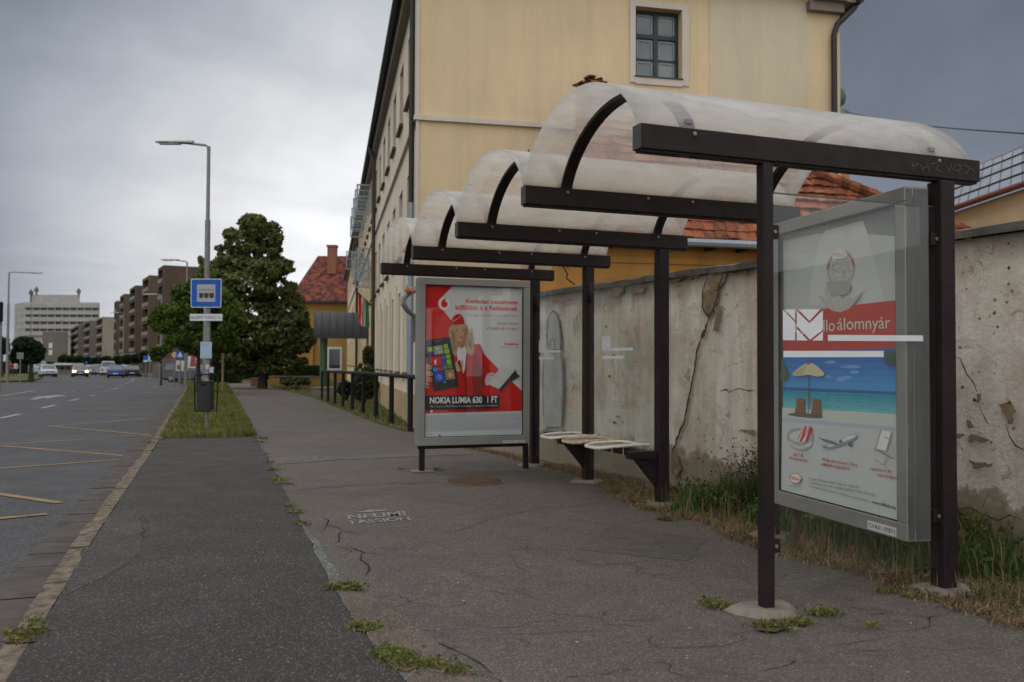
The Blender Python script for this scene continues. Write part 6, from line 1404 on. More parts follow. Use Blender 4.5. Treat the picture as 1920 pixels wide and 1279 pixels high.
# shrubs and hedge
def shrub(name, label, x, y, rx_, ry_, D, n, leaf, mat, cat='shrub', ground=None):
    b = Vector((at(x, y, D).x, D, gz(D))); t = thing(name, label, cat, b, 0)
    Ls = split_lumps(lumps_px(b, D, [(x, y, rx_, ry_), (x - rx_ * .4, y + ry_ * .3, rx_ * .6, ry_ * .7), (x + rx_ * .4, y + ry_ * .2, rx_ * .6, ry_ * .8)]), 4, 0.4)
    V, F = leaf_cards(crown_points(Ls, n, 0.3), leaf); V[:, 2] = np.maximum(V[:, 2], 0.0); fastmesh('foliage', V, F, mat, t)
    mb = MB()
    for l in Ls[::2]: mb.tube([(0, 0, -0.05), (l[0] * .5, l[1] * .5, l[2] * .5), (l[0], l[1], l[2])], [0.02, 0.014, 0.005], 5)
    mb.build('stems', M_BARK, t)
    return t
M_BUSH = leafy('bush_leaves', (0.035, 0.05, 0.018), (0.07, 0.085, 0.03), (0.13, 0.12, 0.05))
shrub('bush', 'loose light green bush behind the black railing at the school corner', 682, 714, 27, 42, 27.5, 5200, 0.042, M_BUSH)
shrub('bush', 'thin tall bush in front of the yellow facade under the canopy', 690, 665, 10, 22, 31, 1300, 0.05, M_BUSH)
shrub('bush', 'bluish green low bush by the planter near the canopy column', 650, 728, 18, 14, 29, 2200, 0.05, M_LEAF3)
shrub('lavender_bed', 'low grey green mound of lavender in the bed under the tree', 555, 714, 32, 9, 44, 4500, 0.055, M_BUSH, 'flower bed')
def hedge(label, xa, xb, yt, D):
    a = at(xa, yt, D); b = at(xb, yt, D); h = a.z - gz(D); n = 6000; t = thing('hedge', label, 'hedge', (a.x, D, gz(D)), 0)
    p = np.stack([rng.uniform(0, b.x - a.x, n), rng.uniform(0, 1.2, n), rng.uniform(0, h, n) ** 1.0], 1); m = rng.random(n); p[m < .5, 1] = rng.normal(0, .04, (m < .5).sum()); p[m > .7, 2] = h + rng.normal(0, .04, (m > .7).sum())
    V, F = leaf_cards(p, 0.06); fastmesh('foliage', V, F, M_LEAF3, t)
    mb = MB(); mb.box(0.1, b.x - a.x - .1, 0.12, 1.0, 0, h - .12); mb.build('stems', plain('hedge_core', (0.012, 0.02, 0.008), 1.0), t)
hedge('clipped dark green hedge right of the bus stop pole', 402, 447, 682, 60)
hedge('long dark hedge behind the trunk of the big tree', 447, 600, 686, 78)
hedge('dark hedge along the far side of the road at the left edge', -40, 96, 679, 128)
# low wall and planter under the tree
for (lab, nm, xa, xb, yt, D, hgt, mt, dep) in [('low brown plastered wall running under the big tree', 'low_wall', 505, 600, 697, 52, 0.6, M_OCHRE, .3), ('short brown block at the foot of the big tree', 'stone_block', 470, 488, 696, 50, 0.5, M_BRICK, .5), ('pale stone planter rim beside the canopy column', 'planter', 585, 637, 722, 34, 0.35, M_CONC, .8)]:
    a = at(xa, 700, D); b = at(xb, 700, D); mb = MB(); mb.rbox(a.x, b.x, D, D + dep, gz(D) - .1, gz(D) + hgt - .06, .02); o = mb.build(nm, mt); tag(o, lab, nm.replace('_', ' ')); 
    mb = MB(); mb.rbox(a.x - .04, b.x + .04, D - .04, D + dep + .04, gz(D) + hgt - .059, gz(D) + hgt, .01); mb.build('cap', M_CONC, o)

# ------------------------------------------------------------------ grass
def blades(name, pts, hs, w, mat, lean=0.35, label=None, parent=None):
    n = len(pts); az = rng.uniform(0, 2 * np.pi, n); d = np.stack([np.cos(az), np.sin(az), np.zeros(n)], 1); sd_ = np.stack([-np.sin(az), np.cos(az), np.zeros(n)], 1)
    P = np.asarray(pts); H_ = np.asarray(hs)[:, None]; ln = rng.uniform(0.05, lean, (n, 1)) * H_; W = (w * rng.uniform(.6, 1.4, (n, 1)))
    up_ = np.array([[0, 0, 1.0]])
    b0 = P - sd_ * W; b1 = P + sd_ * W; m0 = P + up_ * H_ * .55 + d * ln * .35 - sd_ * W * .8; m1 = P + up_ * H_ * .55 + d * ln * .35 + sd_ * W * .8; tp = P + up_ * H_ * rng.uniform(.8, 1, (n, 1)) + d * ln * 1.3
    V = np.stack([b0, b1, m1, m0, tp], 1).reshape(-1, 3); I = np.arange(n)[:, None] * 5
    F = np.concatenate([np.concatenate([I, I + 1, I + 2], 1), np.concatenate([I, I + 2, I + 3], 1), np.concatenate([I + 3, I + 2, I + 4], 1)], 0)
    o = fastmesh(name, V, F, mat, parent)
    if label: tag(o, label, 'grass')
    o['kind'] = 'stuff'; return o
def inpoly(P, poly):
    x, y = P[:, 0], P[:, 1]; ins = np.zeros(len(P), bool); n = len(poly)
    for i in range(n):
        x1, y1 = poly[i]; x2, y2 = poly[i - 1]
        c = ((y1 > y) != (y2 > y)) & (x < (x2 - x1) * (y - y1) / (y2 - y1 + 1e-12) + x1); ins ^= c
    return ins
def scatter(poly, n, near_bias=0.0):
    A = np.array(poly, float); lo, hi = A.min(0), A.max(0); out = np.zeros((0, 2))
    while len(out) < n:
        p = rng.uniform(lo, hi, (n * 3, 2)); p = p[inpoly(p, A)]
        if near_bias: r = np.hypot(p[:, 0], p[:, 1]); p = p[rng.random(len(p)) < (r.min() / r) ** near_bias]
        out = np.concatenate([out, p])
    return out[:n]
def with_z(p, z): return np.concatenate([p, (z + np.array([gz(v) for v in p[:, 1]]))[:, None]], 1)
def patchy(p, sc=1.2, th=0.0):
    v = np.array([mnoise.noise((a * sc, b * sc, 4.4)) for a, b in p]); return v
verge = GP([(300, 823), (318, 790), (336, 757), (349, 737), (352, 725), (343, 716.5), (322, 711), (330, 705), (430, 713), (428, 722), (448, 755), (466, 788), (481, 820)])
p = scatter(verge, 42000, 1.6); hn = patchy(p, 0.9); blades('verge_grass', with_z(p, 0.01), 0.05 + 0.06 * rng.random(len(p)) + 0.05 * np.maximum(hn, 0), 0.006, M_GRASS, 0.6, 'short green grass on the verge around the bus stop pole')
p = p[hn < -0.15][:3500]; blades('dry_verge_grass', with_z(p, 0.01), 0.05 + 0.05 * rng.random(len(p)), 0.005, M_STRAW, 0.9)
lawn = GP([(440, 712), (500, 723.5), (545, 734.5), (585, 744.5), (605, 753), (640, 766), (675, 780), (705, 792), (760, 808), (762, 790), (700, 755), (650, 722), (600, 708), (520, 705)])
p = scatter(lawn, 16000, 1.0); blades('lawn_grass', with_z(p, 0.0), 0.05 + 0.06 * rng.random(len(p)), 0.009, M_GRASS, 0.6, 'grass strip between the path and the school')
# long grass at the foot of the garden wall and the straw in front of it
def W2(x, off): p = Mw @ Vector((x, streety * off, 0)); return (p.x, p.y)
def wallx(px, py): return (Mwi @ G(px, py)).x
xs_ = []
def strip_pts(n, xa, xb, o0, o1):
    x = rng.uniform(xa, xb, n); o = rng.uniform(o0, o1, n); q = np.array([W2(a, b) for a, b in zip(x, o)]); return q, x, o
gp, x, o = strip_pts(60000, 0.0, 10.2, 0.03, 1.5)
asph = np.array([(v.x, v.y) for v in map(Vector, pv)]) if False else np.array([(v[0], v[1]) for v in pv])
keep = ~inpoly(gp, asph); gp, x, o = gp[keep], x[keep], o[keep]
xn = wallx(1900, 1045); xg0 = (Mwi @ Ms @ Vector((UB, 0, 0))).x; xg3 = (Mwi @ Ms @ Vector((UB, 2 * SP, 0))).x; xg4 = (Mwi @ Ms @ Vector((UB, 3 * SP, 0))).x
den = np.where(x < xg3 + 0.1, 1.0, 0.06) * np.clip(1.25 - o * 0.9, 0.08, 1)
hgt_ = np.where(x < xg3 + .1, 0.11 + 0.19 * rng.random(len(x)) ** 1.5, 0.04) * np.clip(1.1 - o * 0.55, .3, 1) * (1 + 0.35 * np.sin(x * 2.7 + 1) * (x < xg3))
pn = np.array([mnoise.noise((a * 2.6, b * 2.6, 3.1)) for a, b in gp]); k = rng.random(len(x)) < den * np.clip(0.35 + pn * 1.3, 0.06, 0.8); blades('tall_wall_grass', with_z(gp[k], 0.0), hgt_[k], 0.0042, M_GRASSD, 0.75, 'long green grass growing along the foot of the plaster wall')
k = rng.random(len(x)) < np.where(x < xg3 + .1, 0.05, 0.01); blades('dry_seed_stalks', with_z(gp[k], 0.0), hgt_[k] * 1.35 + 0.06, 0.0022, M_STRAW, 0.5)
k = (o > 0.35) | (x > xg3); k &= rng.random(len(x)) < np.where(x > xg3, 0.5, np.clip((o - 0.3) * 1.0, 0, .75)); blades('straw_litter', with_z(gp[k], 0.0), 0.012 + 0.035 * rng.random(k.sum()), 0.0035, M_STRAW, 2.6, 'flattened dry straw between the grass and the pavement')
# straw spilling over the pavement edge, weeds in joints
edge = resample([G(x, y).to_2d() for x, y in pave_edge_R if x < 1950 and y > 835], 0.03)
e_ = np.array([(v.x, v.y) for v in edge]); idx = rng.integers(0, len(e_), 9000); q = e_[idx] + rng.normal(0, 0.055, (9000, 2)); blades('edge_straw', with_z(q, 0.003), 0.012 + 0.03 * rng.random(9000), 0.003, M_STRAW, 2.6)
sp1 = []
for (x, y, r_, n) in [(1350, 1140, .09, 260), (1330, 1130, .06, 120), (1450, 1178, .11, 380), (1540, 1152, .10, 240), (1500, 1170, .08, 200), (1638, 1176, .03, 60), (1250, 975, .1, 200), (640, 1104, .10, 420), (662, 1108, .06, 200), (690, 1180, .09, 320), (672, 1176, .06, 160), (740, 1235, .11, 420), (775, 1250, .10, 360), (820, 1250, .05, 120), (850, 1262, .06, 160), (720, 1224, .06, 160),
                      (505, 868, .10, 90), (512, 882, .12, 130), (520, 900, .13, 160), (527, 908, .10, 140), (545, 950, .07, 80), (552, 963, .08, 130), (565, 985, .07, 110), (498, 852, .1, 60), (488, 830, .15, 160), (484, 822, .2, 200), (285, 832, .12, 140), (296, 825, .12, 200), (50, 1190, .10, 300), (35, 1205, .07, 160), (66, 1165, .05, 60), (205, 950, .05, 40), (1085, 905, .1, 120), (1120, 900, .08, 90), (820, 882, .10, 120), (755, 880, .07, 60), (1660, 1110, .07, 120), (1710, 1120, .06, 80)]:
    n = int(n * .7); r_ *= .8; c = G(x, y).to_2d(); sp1.append((np.array([c.x, c.y]) + rng.normal(0, r_ * .5, (n, 2)) * np.array([1, .8]), r_))
mb = MB()
for a, r_ in sp1:
    c_ = a.mean(0)
    if len(a) < 90: continue
    for s2 in range(3):
        k_ = c_ + rng.normal(0, r_ * .35, 2); rr2 = r_ * random.uniform(.25, .5); N_ = 22
        ring = [(k_[0] + rr2 * (1 + .5 * mnoise.noise((math.cos(u) * 2 + k_[0] * 9, math.sin(u) * 2, s2))) * math.cos(u) * 1.3, k_[1] + rr2 * (1 + .5 * mnoise.noise((math.cos(u) * 2, math.sin(u) * 2 + k_[1] * 9, s2))) * math.sin(u)) for u in [6.2832 * i / N_ for i in range(N_)]]
        mb.poly([(x, y, 0.0125 + s2 * .0007 + .0001 * (int(k_[0] * 50) % 5)) for x, y in ring])
tag(mb.build('joint_soil', M_SOIL, fix=False), kind='structure')
qc = np.concatenate([a[:len(a) // 3] for a, b in sp1]); V, F = leaf_cards(np.concatenate([qc + rng.normal(0, .02, qc.shape), (0.012 + 0.02 * rng.random(len(qc)))[:, None]], 1), 0.009, flat=1.0); tag(fastmesh('joint_clover', V, F, M_GRASS), 'small broad leaved weeds among the grass tufts in the pavement joints', 'weeds', kind='stuff')
q = np.concatenate([a for a, b in sp1]); hh = np.concatenate([np.full(len(a), b) for a, b in sp1])
m_ = rng.random(len(q)) < .3; blades('dry_joint_weeds', with_z(q[m_] + rng.normal(0, .02, (m_.sum(), 2)), 0.004), 0.01 + 0.02 * rng.random(m_.sum()), 0.0025, M_STRAW, 2.2)
blades('joint_weeds', with_z(q, 0.004), 0.008 + hh * 0.30 * rng.random(len(q)), 0.0032, M_GRASS, 0.9, 'tufts of weeds growing from the pavement joints')
for (x, y) in ((1365, 880), (1390, 875)):
    pass
gq, gx_, go_ = strip_pts(9000, 0.0, xg3 + 0.15, 0.04, 0.75); kk = ~inpoly(gq, asph); gq, go_ = gq[kk], go_[kk]
hw_ = np.array([0.5 + 0.5 * mnoise.noise((a * 2.2, b * 2.2, 1.7)) for a, b in gq]); kk = rng.random(len(gq)) < np.clip(hw_ * 1.6 - .35, 0.05, 1); gq, go_, hw_ = gq[kk], go_[kk], hw_[kk]
V, F = leaf_cards(np.concatenate([gq, (rng.random(len(gq)) * (0.08 + 0.36 * hw_ * np.clip(1.1 - go_, .2, 1)))[:, None]], 1), 0.019); o_ = fastmesh('wall_weeds', V, F, M_GRASSD); tag(o_, 'broad leaved weeds mixed into the long grass by the wall', 'weeds', kind='stuff')
# dark seeding plant in the long grass
bpos = Mw @ Vector((wallx(1375, 965), streety * 0.32, 0)); t = thing('seeding_weed', 'dark brown seeding weed clump standing in the long grass against the wall', 'weed', bpos)
n = 1100; p = rng.normal(0, 1, (n, 3)) * np.array([0.17, 0.06, 0.10]) + np.array([0, 0, 0.36]); V, F = leaf_cards(p, 0.009); fastmesh('seed_heads', V, F, leafy('seed_heads_brown', (0.03, 0.022, 0.018), (0.06, 0.042, 0.032), (0.10, 0.075, 0.055)), t)
p = np.stack([rng.normal(0, .12, 300), rng.normal(0, .05, 300), np.zeros(300)], 1); o = blades('stalks', p, 0.3 + 0.2 * rng.random(300), 0.003, M_GRASSD, .4, parent=t); del o['kind']
# litter: small pale chips and leaves
mb = MB()
for k in range(70):
    px, py = random.uniform(300, 1750), random.uniform(860, 1275); c = G(px, py)
    if c.z > -1: 
        a = random.uniform(0, 3.1); s_ = random.uniform(0.002, 0.006); z = 0.012
        mb.poly([(c.x + s_ * math.cos(a + j * 1.57) * (1.5 if j % 2 else 1), c.y + s_ * math.sin(a + j * 1.57), z + .002 * (j % 2)) for j in range(4)])
tag(mb.build('litter_chips', plain('pale_chip', (0.42, 0.38, 0.33), 0.8, 0, .4, 30), fix=False), kind='stuff')

# ------------------------------------------------------------------ manhole, stencil
c = G(890, 903.5); t = thing('manhole_cover', 'round rusty brown manhole cover in the pavement before the far case', 'manhole cover', (c.x, c.y, 0.003))
R_ = (G(943, 903) - G(838, 903)).length / 2
mb = MB(); mb.lathe([(R_, 0), (R_, 0.012), (R_ * .93, 0.014), (R_ * .92, 0.006), (R_ * .9, 0.006), (R_ * .89, 0.014), (0.02, 0.014)], (0, 0, 0), 40)
mb.build('lid', M_RUST, t)
mb = MB()
for i in range(-8, 9):
    for j in range(-8, 9):
        x, y = i * R_ * .1, j * R_ * .1
        if math.hypot(x, y) < R_ * .84: mb.box(x - .009, x + .009, y - .009, y + .009, 0.013, 0.018)
mb.build('tread_pattern', M_RUST, t)
mb = MB(); mb.lathe([(R_ * 1.05, 0.0), (R_ * 1.05, 0.006), (R_ * 1.01, 0.006), (R_ * 1.01, 0.0)], (0, 0, 0), 40); mb.build('ring', M_CONC, t)
mb = MB()
def gtext(txt, q, z=0.0045):
    V, F = textmesh(txt, 0.03); pts = [G(*c).to_2d() for c in q]; vs = []
    for u, v in V: a = pts[3].lerp(pts[2], u); b = pts[0].lerp(pts[1], u); r_ = a.lerp(b, v); vs.append((r_.x, r_.y, z))
    mb.add(vs, F)
gtext('NEUMI', [(649, 966.5), (758, 959), (763, 967.5), (653, 974.5)]); gtext('FASSION', [(654, 976.5), (766, 969.3), (771, 976), (660, 984)])
A_ = [G(x, y).to_2d() for x, y in [(656, 962), (680, 959.5), (694, 956.5), (715, 957), (728, 956.5), (727, 958), (700, 960.5), (680, 961.5)]]; mb.poly([(v.x, v.y, 0.0045) for v in A_])
tag(mb.build('stencil_marking', M_STEN, fix=False), kind='structure')

# ------------------------------------------------------------------ black railing hoops
rA, rB = G(768, 808), G(603, 750); v_ = (rB - rA); Lr = v_.to_2d().length; nfr = 8; seg = Lr / nfr; ang = math.atan2(v_.y, v_.x)
t = thing('railing_hoop', 'black tubular railing hoop', 'railing', (0, 0, 0), 0, 'black railing hoops along the path'); w_ = seg - 0.10; h_ = 1.0; rr_ = 0.07
def arcpts(cx, cz, a0, a1, n=5): return [(cx + rr_ * math.cos(a0 + (a1 - a0) * i / n), 0, cz + rr_ * math.sin(a0 + (a1 - a0) * i / n)) for i in range(n + 1)]
mb = MB(); mb.tube([(0, 0, -0.1)] + arcpts(rr_, h_ - rr_, math.pi, math.pi / 2) + arcpts(w_ - rr_, h_ - rr_, math.pi / 2, 0) + [(w_, 0, -0.1)], 0.042, 8); mb.build('hoop_tube', M_BLACK, t, smooth=True)
ords = ['fourth', 'fifth', 'sixth', 'seventh', 'eighth']
labs = ['black railing hoop ending at the left edge of the far poster case', 'second black railing hoop left of the far poster case', 'third black railing hoop left of the far poster case', 'fourth black railing hoop, in front of the green column base bush', 'fifth black railing hoop from the poster case, before the bush', 'third black railing hoop from the far left end', 'black railing hoop last but one at the far left end', 'farthest black railing hoop, nearest the green column', 'black railing hoop mostly hidden behind the far poster case']
for i in range(-1, nfr):
    o = t if i == 0 else copy_tree(t)
    p = rA + v_ * (i / nfr); o.location = (p.x, p.y, gz(p.y)); o.rotation_euler = (0, 0, ang); o['label'] = labs[i] if i >= 0 else labs[8]

# ------------------------------------------------------------------ bus stop pole and its fittings
sb = G(388, 808); SBY = sb.y
t = thing('sign_pole', 'grey metal bus stop pole standing in the grass verge', 'pole', (sb.x, sb.y, 0)); mb = MB(); ztp = at(388, 524, SBY).z
mb.tube([(0, 0, -0.1), (0, 0, ztp)], 0.038, 12); mb.build('tube', M_GALV, t, smooth=True)
for z in (ztp - .12, ztp - .45, at(388, 596, SBY).z): mb = MB(); mb.lathe([(0.045, z - .02), (0.047, z - .02), (0.047, z + .02), (0.045, z + .02)], (0, 0, 0), 12); mb.rbox(-0.05, 0.05, -0.055, -0.03, z - .018, z + .018, .003); mb.build('clamp', M_GALV, t)
for xx, y, w, h, c_ in ((-.0, 688, .08, .09, (0.42, 0.42, 0.43)), (0.01, 700, .07, .05, (0.3, 0.3, 0.33)), (-.005, 712, .06, .05, (0.35, 0.33, 0.36)), (0.0, 676, .07, .06, (0.22, 0.25, 0.20))):
    z = at(388, y, SBY).z; mb = MB(); mb.lathe([(0.0395, z - h / 2), (0.0395, z + h / 2)], (0, 0, 0), 12); mb.build('paper_wrap', plain('paper_%d' % y, c_, .8, 0, .3, 30), t)
def board(name, label, cat, px0, py0, px1, py1, yoff, mats, fn, thick=0.012, rad=0.03):
    a = at(px0, py0, SBY + yoff); b = at(px1, py1, SBY + yoff); w = b.x - a.x; h = a.z - b.z
    t = thing(name, label, cat, (a.x, SBY + yoff, b.z)); mb = MB(); mb.rbox(0, w, 0, thick, 0, h, min(rad, thick * .45)); mb.build('panel', mats, t); fn(t, w, h); return t
M_SBLUE = plain('sign_blue', (0.004, 0.07, 0.34), 0.6, 0, 0.08, 4); M_SWHITE = plain('sign_white', (0.52, 0.53, 0.54), 0.45, 0, 0.06, 6); M_SBLK = plain('sign_black', (0.02, 0.02, 0.022), 0.5)
def busface(t, w, h):
    art = Art(lambda x, y: (x, y), 0.0006); r_ = 0.03
    def rr(x0, y0, x1, y1, r_):
        out = []
        for cx, cy, a0 in ((x1 - r_, y1 - r_, 0), (x0 + r_, y1 - r_, 90), (x0 + r_, y0 + r_, 180), (x1 - r_, y0 + r_, 270)):
            for k in range(5): a = R(a0 + k * 22.5); out.append((cx + r_ * math.cos(a), cy + r_ * math.sin(a)))
        return out
    art.poly(rr(0.001, 0.001, w - .001, h - .001, .03), M_SWHITE); art.poly(rr(0.014, 0.014, w - .014, h - .014, .024), M_SBLUE)
    x0, x1, y0, y1 = w * .205, w * .80, h * .20, h * .80; art.poly(rr(x0, y0, x1, y1, .006), plain('sign_field', (0.32, 0.315, 0.31), .5, 0, .12, 6))
    bx0, bx1, by = x0 + .04, x1 - .03, y0 + .075
    art.line([(bx0, by + .135), (bx0 + .03, by + .145), (bx1 - .05, by + .145), (bx1, by + .135)], .009, M_SBLK)
    for k in range(3):
        a = bx0 + k * (bx1 - bx0) * .36; art.poly([(a, by + .005), (a + .075, by + .005), (a + .075, by + .085), (a, by + .085)], M_SBLK); art.ell(a + .038, by + .008, .02, .02, M_SBLK)
    for k in range(2): a = bx0 + k * (bx1 - bx0) * .36 + .08; art.poly([(a, by + .05), (a + .028, by + .05), (a + .028, by + .06), (a, by + .06)], M_SBLK)
    for x, y in ((w * .37, h * .93), (w * .62, h * .93), (w * .37, h * .07), (w * .62, h * .07)): art.ell(x, y, .009, .009, M_SBLK, n=10)
    p = art.build('printed_face', t); p.location = (0, -0.0008, 0)
board('bus_stop_sign', 'square blue bus stop sign with a white field and black vehicle symbol on the pole', 'sign', 358, 522.5, 415, 577, -0.075, M_GALV, busface)
def nameface(t, w, h):
    art = Art(lambda x, y: (x, y), 0.0006); art.poly([(.002, .002), (w - .002, .002), (w - .002, h - .002), (.002, h - .002)], M_SWHITE); art.text('ALULJÁRÓ (THÖKÖLY U.)', w * .03, h * .82, w * .95, h * .2, M_SBLK, 0.01); p = art.build('lettering', t); p.location = (0, -0.0008, 0)
board('stop_name_plate', 'narrow white stop name plate with black capitals below the blue sign', 'sign', 356, 588.5, 417, 602, -0.075, M_GALV, nameface)
def timeface(t, w, h):
    art = Art(lambda x, y: (x, y), 0.0006); art.poly([(.005, .005), (w - .005, .005), (w - .005, h - .005), (.005, h - .005)], (0.42, 0.47, 0.52)); art.poly([(.02, h * .28), (w - .02, h * .28), (w - .02, h * .72), (.02, h * .72)], (0.26, 0.40, 0.56)); art.poly([(.02, h * .06), (w - .02, h * .06), (w - .02, h * .22), (.02, h * .22)], (0.28, 0.38, 0.42))
    art.scribble_text(.02, h * .74, w - .02, h * .96, 4, (0.2, 0.26, 0.34), .5); art.scribble_text(.03, h * .3, w - .03, h * .7, 7, (0.45, 0.5, 0.55), .5); p = art.build('printed_sheet', t); p.location = (0, -0.0008, 0)
board('timetable_board', 'small pale blue timetable sheet in a holder on the bus stop pole', 'timetable', 375.5, 641, 397, 672.5, -0.07, M_GALV, timeface)
board('dark_notice_box', 'small black box with a torn pale notice beside the pole above the bin', 'notice box', 392, 686, 401, 713, -0.06, M_BLACK, lambda t, w, h: Art.build(( lambda a: (a.poly([(.005, h * .55), (w - .01, h * .5), (w - .005, h * .93), (.01, h * .9)], (0.4, 0.42, 0.42)), a)[1])(Art(lambda x, y: (x, y), .001)), 'torn_notice', t), thick=0.06)
# litter bin in a frame
a = at(364.5, 702, SBY - .12); b = at(408, 772, SBY - .12); W = b.x - a.x; H_ = a.z - b.z
t = thing('litter_bin', 'black perforated litter bin hanging in a tubular frame on the pole', 'litter bin', (a.x, SBY - 0.12, b.z))
mb = MB(); mb.tube([(0.02, 0, 0.01), (0.0, 0, H_ - .05), (0.02, 0, H_ - 0.01), (0.05, 0, H_), (W - .05, 0, H_), (W - 0.02, 0, H_ - .01), (W, 0, H_ - .05), (W - .02, 0, 0.01), (0.02, 0, 0.01)], 0.013, 8); mb.tube([(0, 0, H_ * .56), (0.06, 0.0, H_ * .56)], .01, 6); mb.tube([(W, 0, H_ * .56), (W - .06, 0.0, H_ * .56)], .01, 6); mb.build('frame', M_BLACK, t, smooth=True)
def perforated():
    t_ = NT('perforated_metal'); v = t_.n('ShaderNodeTexVoronoi'); v.inputs['Scale'].default_value = 60; v.inputs['Randomness'].default_value = 0.15; t_.l(t_.co(), v.inputs['Vector'])
    t_.set(t_.ramp(v.outputs['Distance'], [(0.25, (0.002, 0.002, 0.002)), (0.35, (0.018, 0.018, 0.019))]), 0.55, 0, .4); return t_.m
mb = MB(); bx0, bx1, bz1 = 0.065, W - .065, at(388, 717, SBY - .12).z - b.z
pr = []
for k in range(17): a_ = math.pi * k / 16; pr.append(((bx0 + bx1) / 2 - (bx1 - bx0) / 2 * math.cos(a_), -0.10 * math.sin(a_) - .02))
n = len(pr); mb.add([(x, y, 0.03) for x, y in pr] + [(x, y, bz1 + .02 * math.sin(math.pi * i / 16)) for i, (x, y) in enumerate(pr)], [(i, i + 1, n + i + 1, n + i) for i in range(n - 1)] + [tuple(range(n)), (0, n - 1, 2 * n - 1, n)]); mb.build('bin_body', perforated(), t)
mb = MB(); mb.tube([(x, y - .004, bz1 + .02 * math.sin(math.pi * i / 16)) for i, (x, y) in enumerate(pr)], .008, 6); mb.rbox(W / 2 - .06, W / 2 + .05, -.135, -.118, bz1 - .05, bz1 - .02, .004); mb.build('rim', M_BLACK, t)

# yellowish post on the verge
D = 36; b_ = G(417, 735); t = tag(None or MB().tube([(0, 0, -0.1), (0, 0, 1), (0, 0, at(417, 650, b_.y).z - b_.z)], 0.05, 10).build('marker_post', plain('ochre_paint', (0.30, 0.22, 0.11), .7), smooth=True), 'thin ochre painted post on the verge right of the bus stop pole', 'post'); t.location = b_

# ------------------------------------------------------------------ street lamps
def lamp(label, px, ytop, D, arm_px, side=-1, w=1.0, head=1.0):
    p = at(px, ytop, D); t = thing('street_lamp', label, 'street lamp', (p.x, D, gz(D)), 0, 'grey street lamps'); H_ = p.z - gz(D)
    mb = MB(); zc = H_ * .68; mb.tube([(0, 0, -.2), (0, 0, zc)], [0.11 * w, 0.085 * w], 12); mb.tube([(0, 0, zc), (0, 0, zc + .22)], 0.088 * w, 12); mb.tube([(0, 0, zc + .2), (0, 0, H_ - .05)], [0.062 * w, 0.055 * w], 12); mb.build('pole', M_GALV, t, smooth=True)
    L = (at(arm_px[0], arm_px[1], D).x - p.x); dz = at(arm_px[0], arm_px[1], D).z - p.z; hl = 0.62 * head * (1 if L > 0 else -1)
    mb = MB(); mb.tube([(0, 0, H_ - .32), (L * .02, 0, H_ - .05), (L * .06, 0, H_ - .01), (L - hl * 1.6, 0, H_ + dz * .7)], 0.04 * w, 8); mb.build('arm', M_GALV, t, smooth=True)
    x0, x1 = L - hl * 2.0, L; s_ = 1 if L > 0 else -1
    mb = MB(); n = 10; vs = []; fs = []
    for i in range(n + 1):
        f = i / n; x = x0 + (x1 - x0) * f; hw = 0.13 * (math.sin(math.pi * min(1, f * 1.2 + .15)) ** .5 if f < .7 else (1 - ((f - .7) / .3) ** 2 * .75) ** .5); hh = 0.09 * (1 - .45 * f); z = H_ + dz * (.7 + .3 * f)
        for k in range(8): a_ = 2 * math.pi * k / 8; vs.append((x, hw * math.cos(a_), z + hh * math.sin(a_) * (1 if math.sin(a_) > 0 else .45)))
    for i in range(n):
        for k in range(8): fs.append((i * 8 + k, i * 8 + (k + 1) % 8, (i + 1) * 8 + (k + 1) % 8, (i + 1) * 8 + k))
    fs += [tuple(range(8)), tuple(range(n * 8, n * 8 + 8))]; mb.add(vs, fs); h = mb.build('lamp_head', plain('lamp_housing', (0.30, 0.30, 0.295), .5), t, smooth=True)
    mb = MB(); mb.rbox(min(x0 + hl * .7, x1 - hl * .2), max(x0 + hl * .7, x1 - hl * .2), -.085, .085, H_ + dz * .85 - .062, H_ + dz * .85 - .03, .008); mb.build('lens', plain('lamp_lens', (0.35, 0.34, 0.31), .3), h)
    return t
lamp('tall grey street lamp rising behind the blue bus stop sign', 391.5, 272, 28, (292, 266.5))
lamp('distant grey street lamp above the maple tree in front of the brown flats', 351, 490, 60, (302, 487))
lamp('grey street lamp at the left edge with its arm pointing right', 17, 510, 66, (80, 512), w=1.0)
lamp('far street lamp whose pale head crosses the brown flats', 303, 553, 78, (268, 552))
lamp('slender far street lamp in front of the white office tower', 58, 572, 120, (100, 571.5), w=.9)
lamp('faint small street lamp left of the brown flats', 232, 586, 130, (207, 586.5), w=.9)

# ------------------------------------------------------------------ road signs and small street things
def sign(name, label, px, py, D, shape, r_px, mat, pole_bottom=None, symbol=None, cat='road sign', group=None):
    c = at(px, py, D); t = thing(name, label, cat, (c.x, D, gz(D)), 0, group); k = D / FPX; zc = c.z - gz(D); r_ = r_px * k
    mb = MB(); mb.tube([(0, .03, -.1), (0, .03, zc + r_ * .8)], .035, 8); mb.build('pole', M_GALV, t)
    P_ = {'sq': [(-r_, -r_), (r_, -r_), (r_, r_), (-r_, r_)], 'dia': [(0, -r_), (r_, 0), (0, r_), (-r_, 0)], 'round': [(r_ * math.cos(a), r_ * math.sin(a)) for a in np.linspace(0, 6.283, 21)[:-1]], 'tri': [(-r_, -r_ * .8), (r_, -r_ * .8), (0, r_)], 'tall': [(-r_ * .7, -r_ * 1.5), (r_ * .7, -r_ * 1.5), (r_ * .7, r_ * 1.5), (-r_ * .7, r_ * 1.5)]}[shape]
    mb = MB(); mb.extrude([(x, -.02, zc + z) for x, z in P_], (0, .02, 0)); pl = mb.build('panel', mat, t)
    if symbol:
        mb = MB()
        for pts in symbol[0]: mb.poly([(x * r_, -.024, zc + z * r_) for x, z in pts])
        mb.build('symbol', symbol[1], pl, fix=False)
    return t
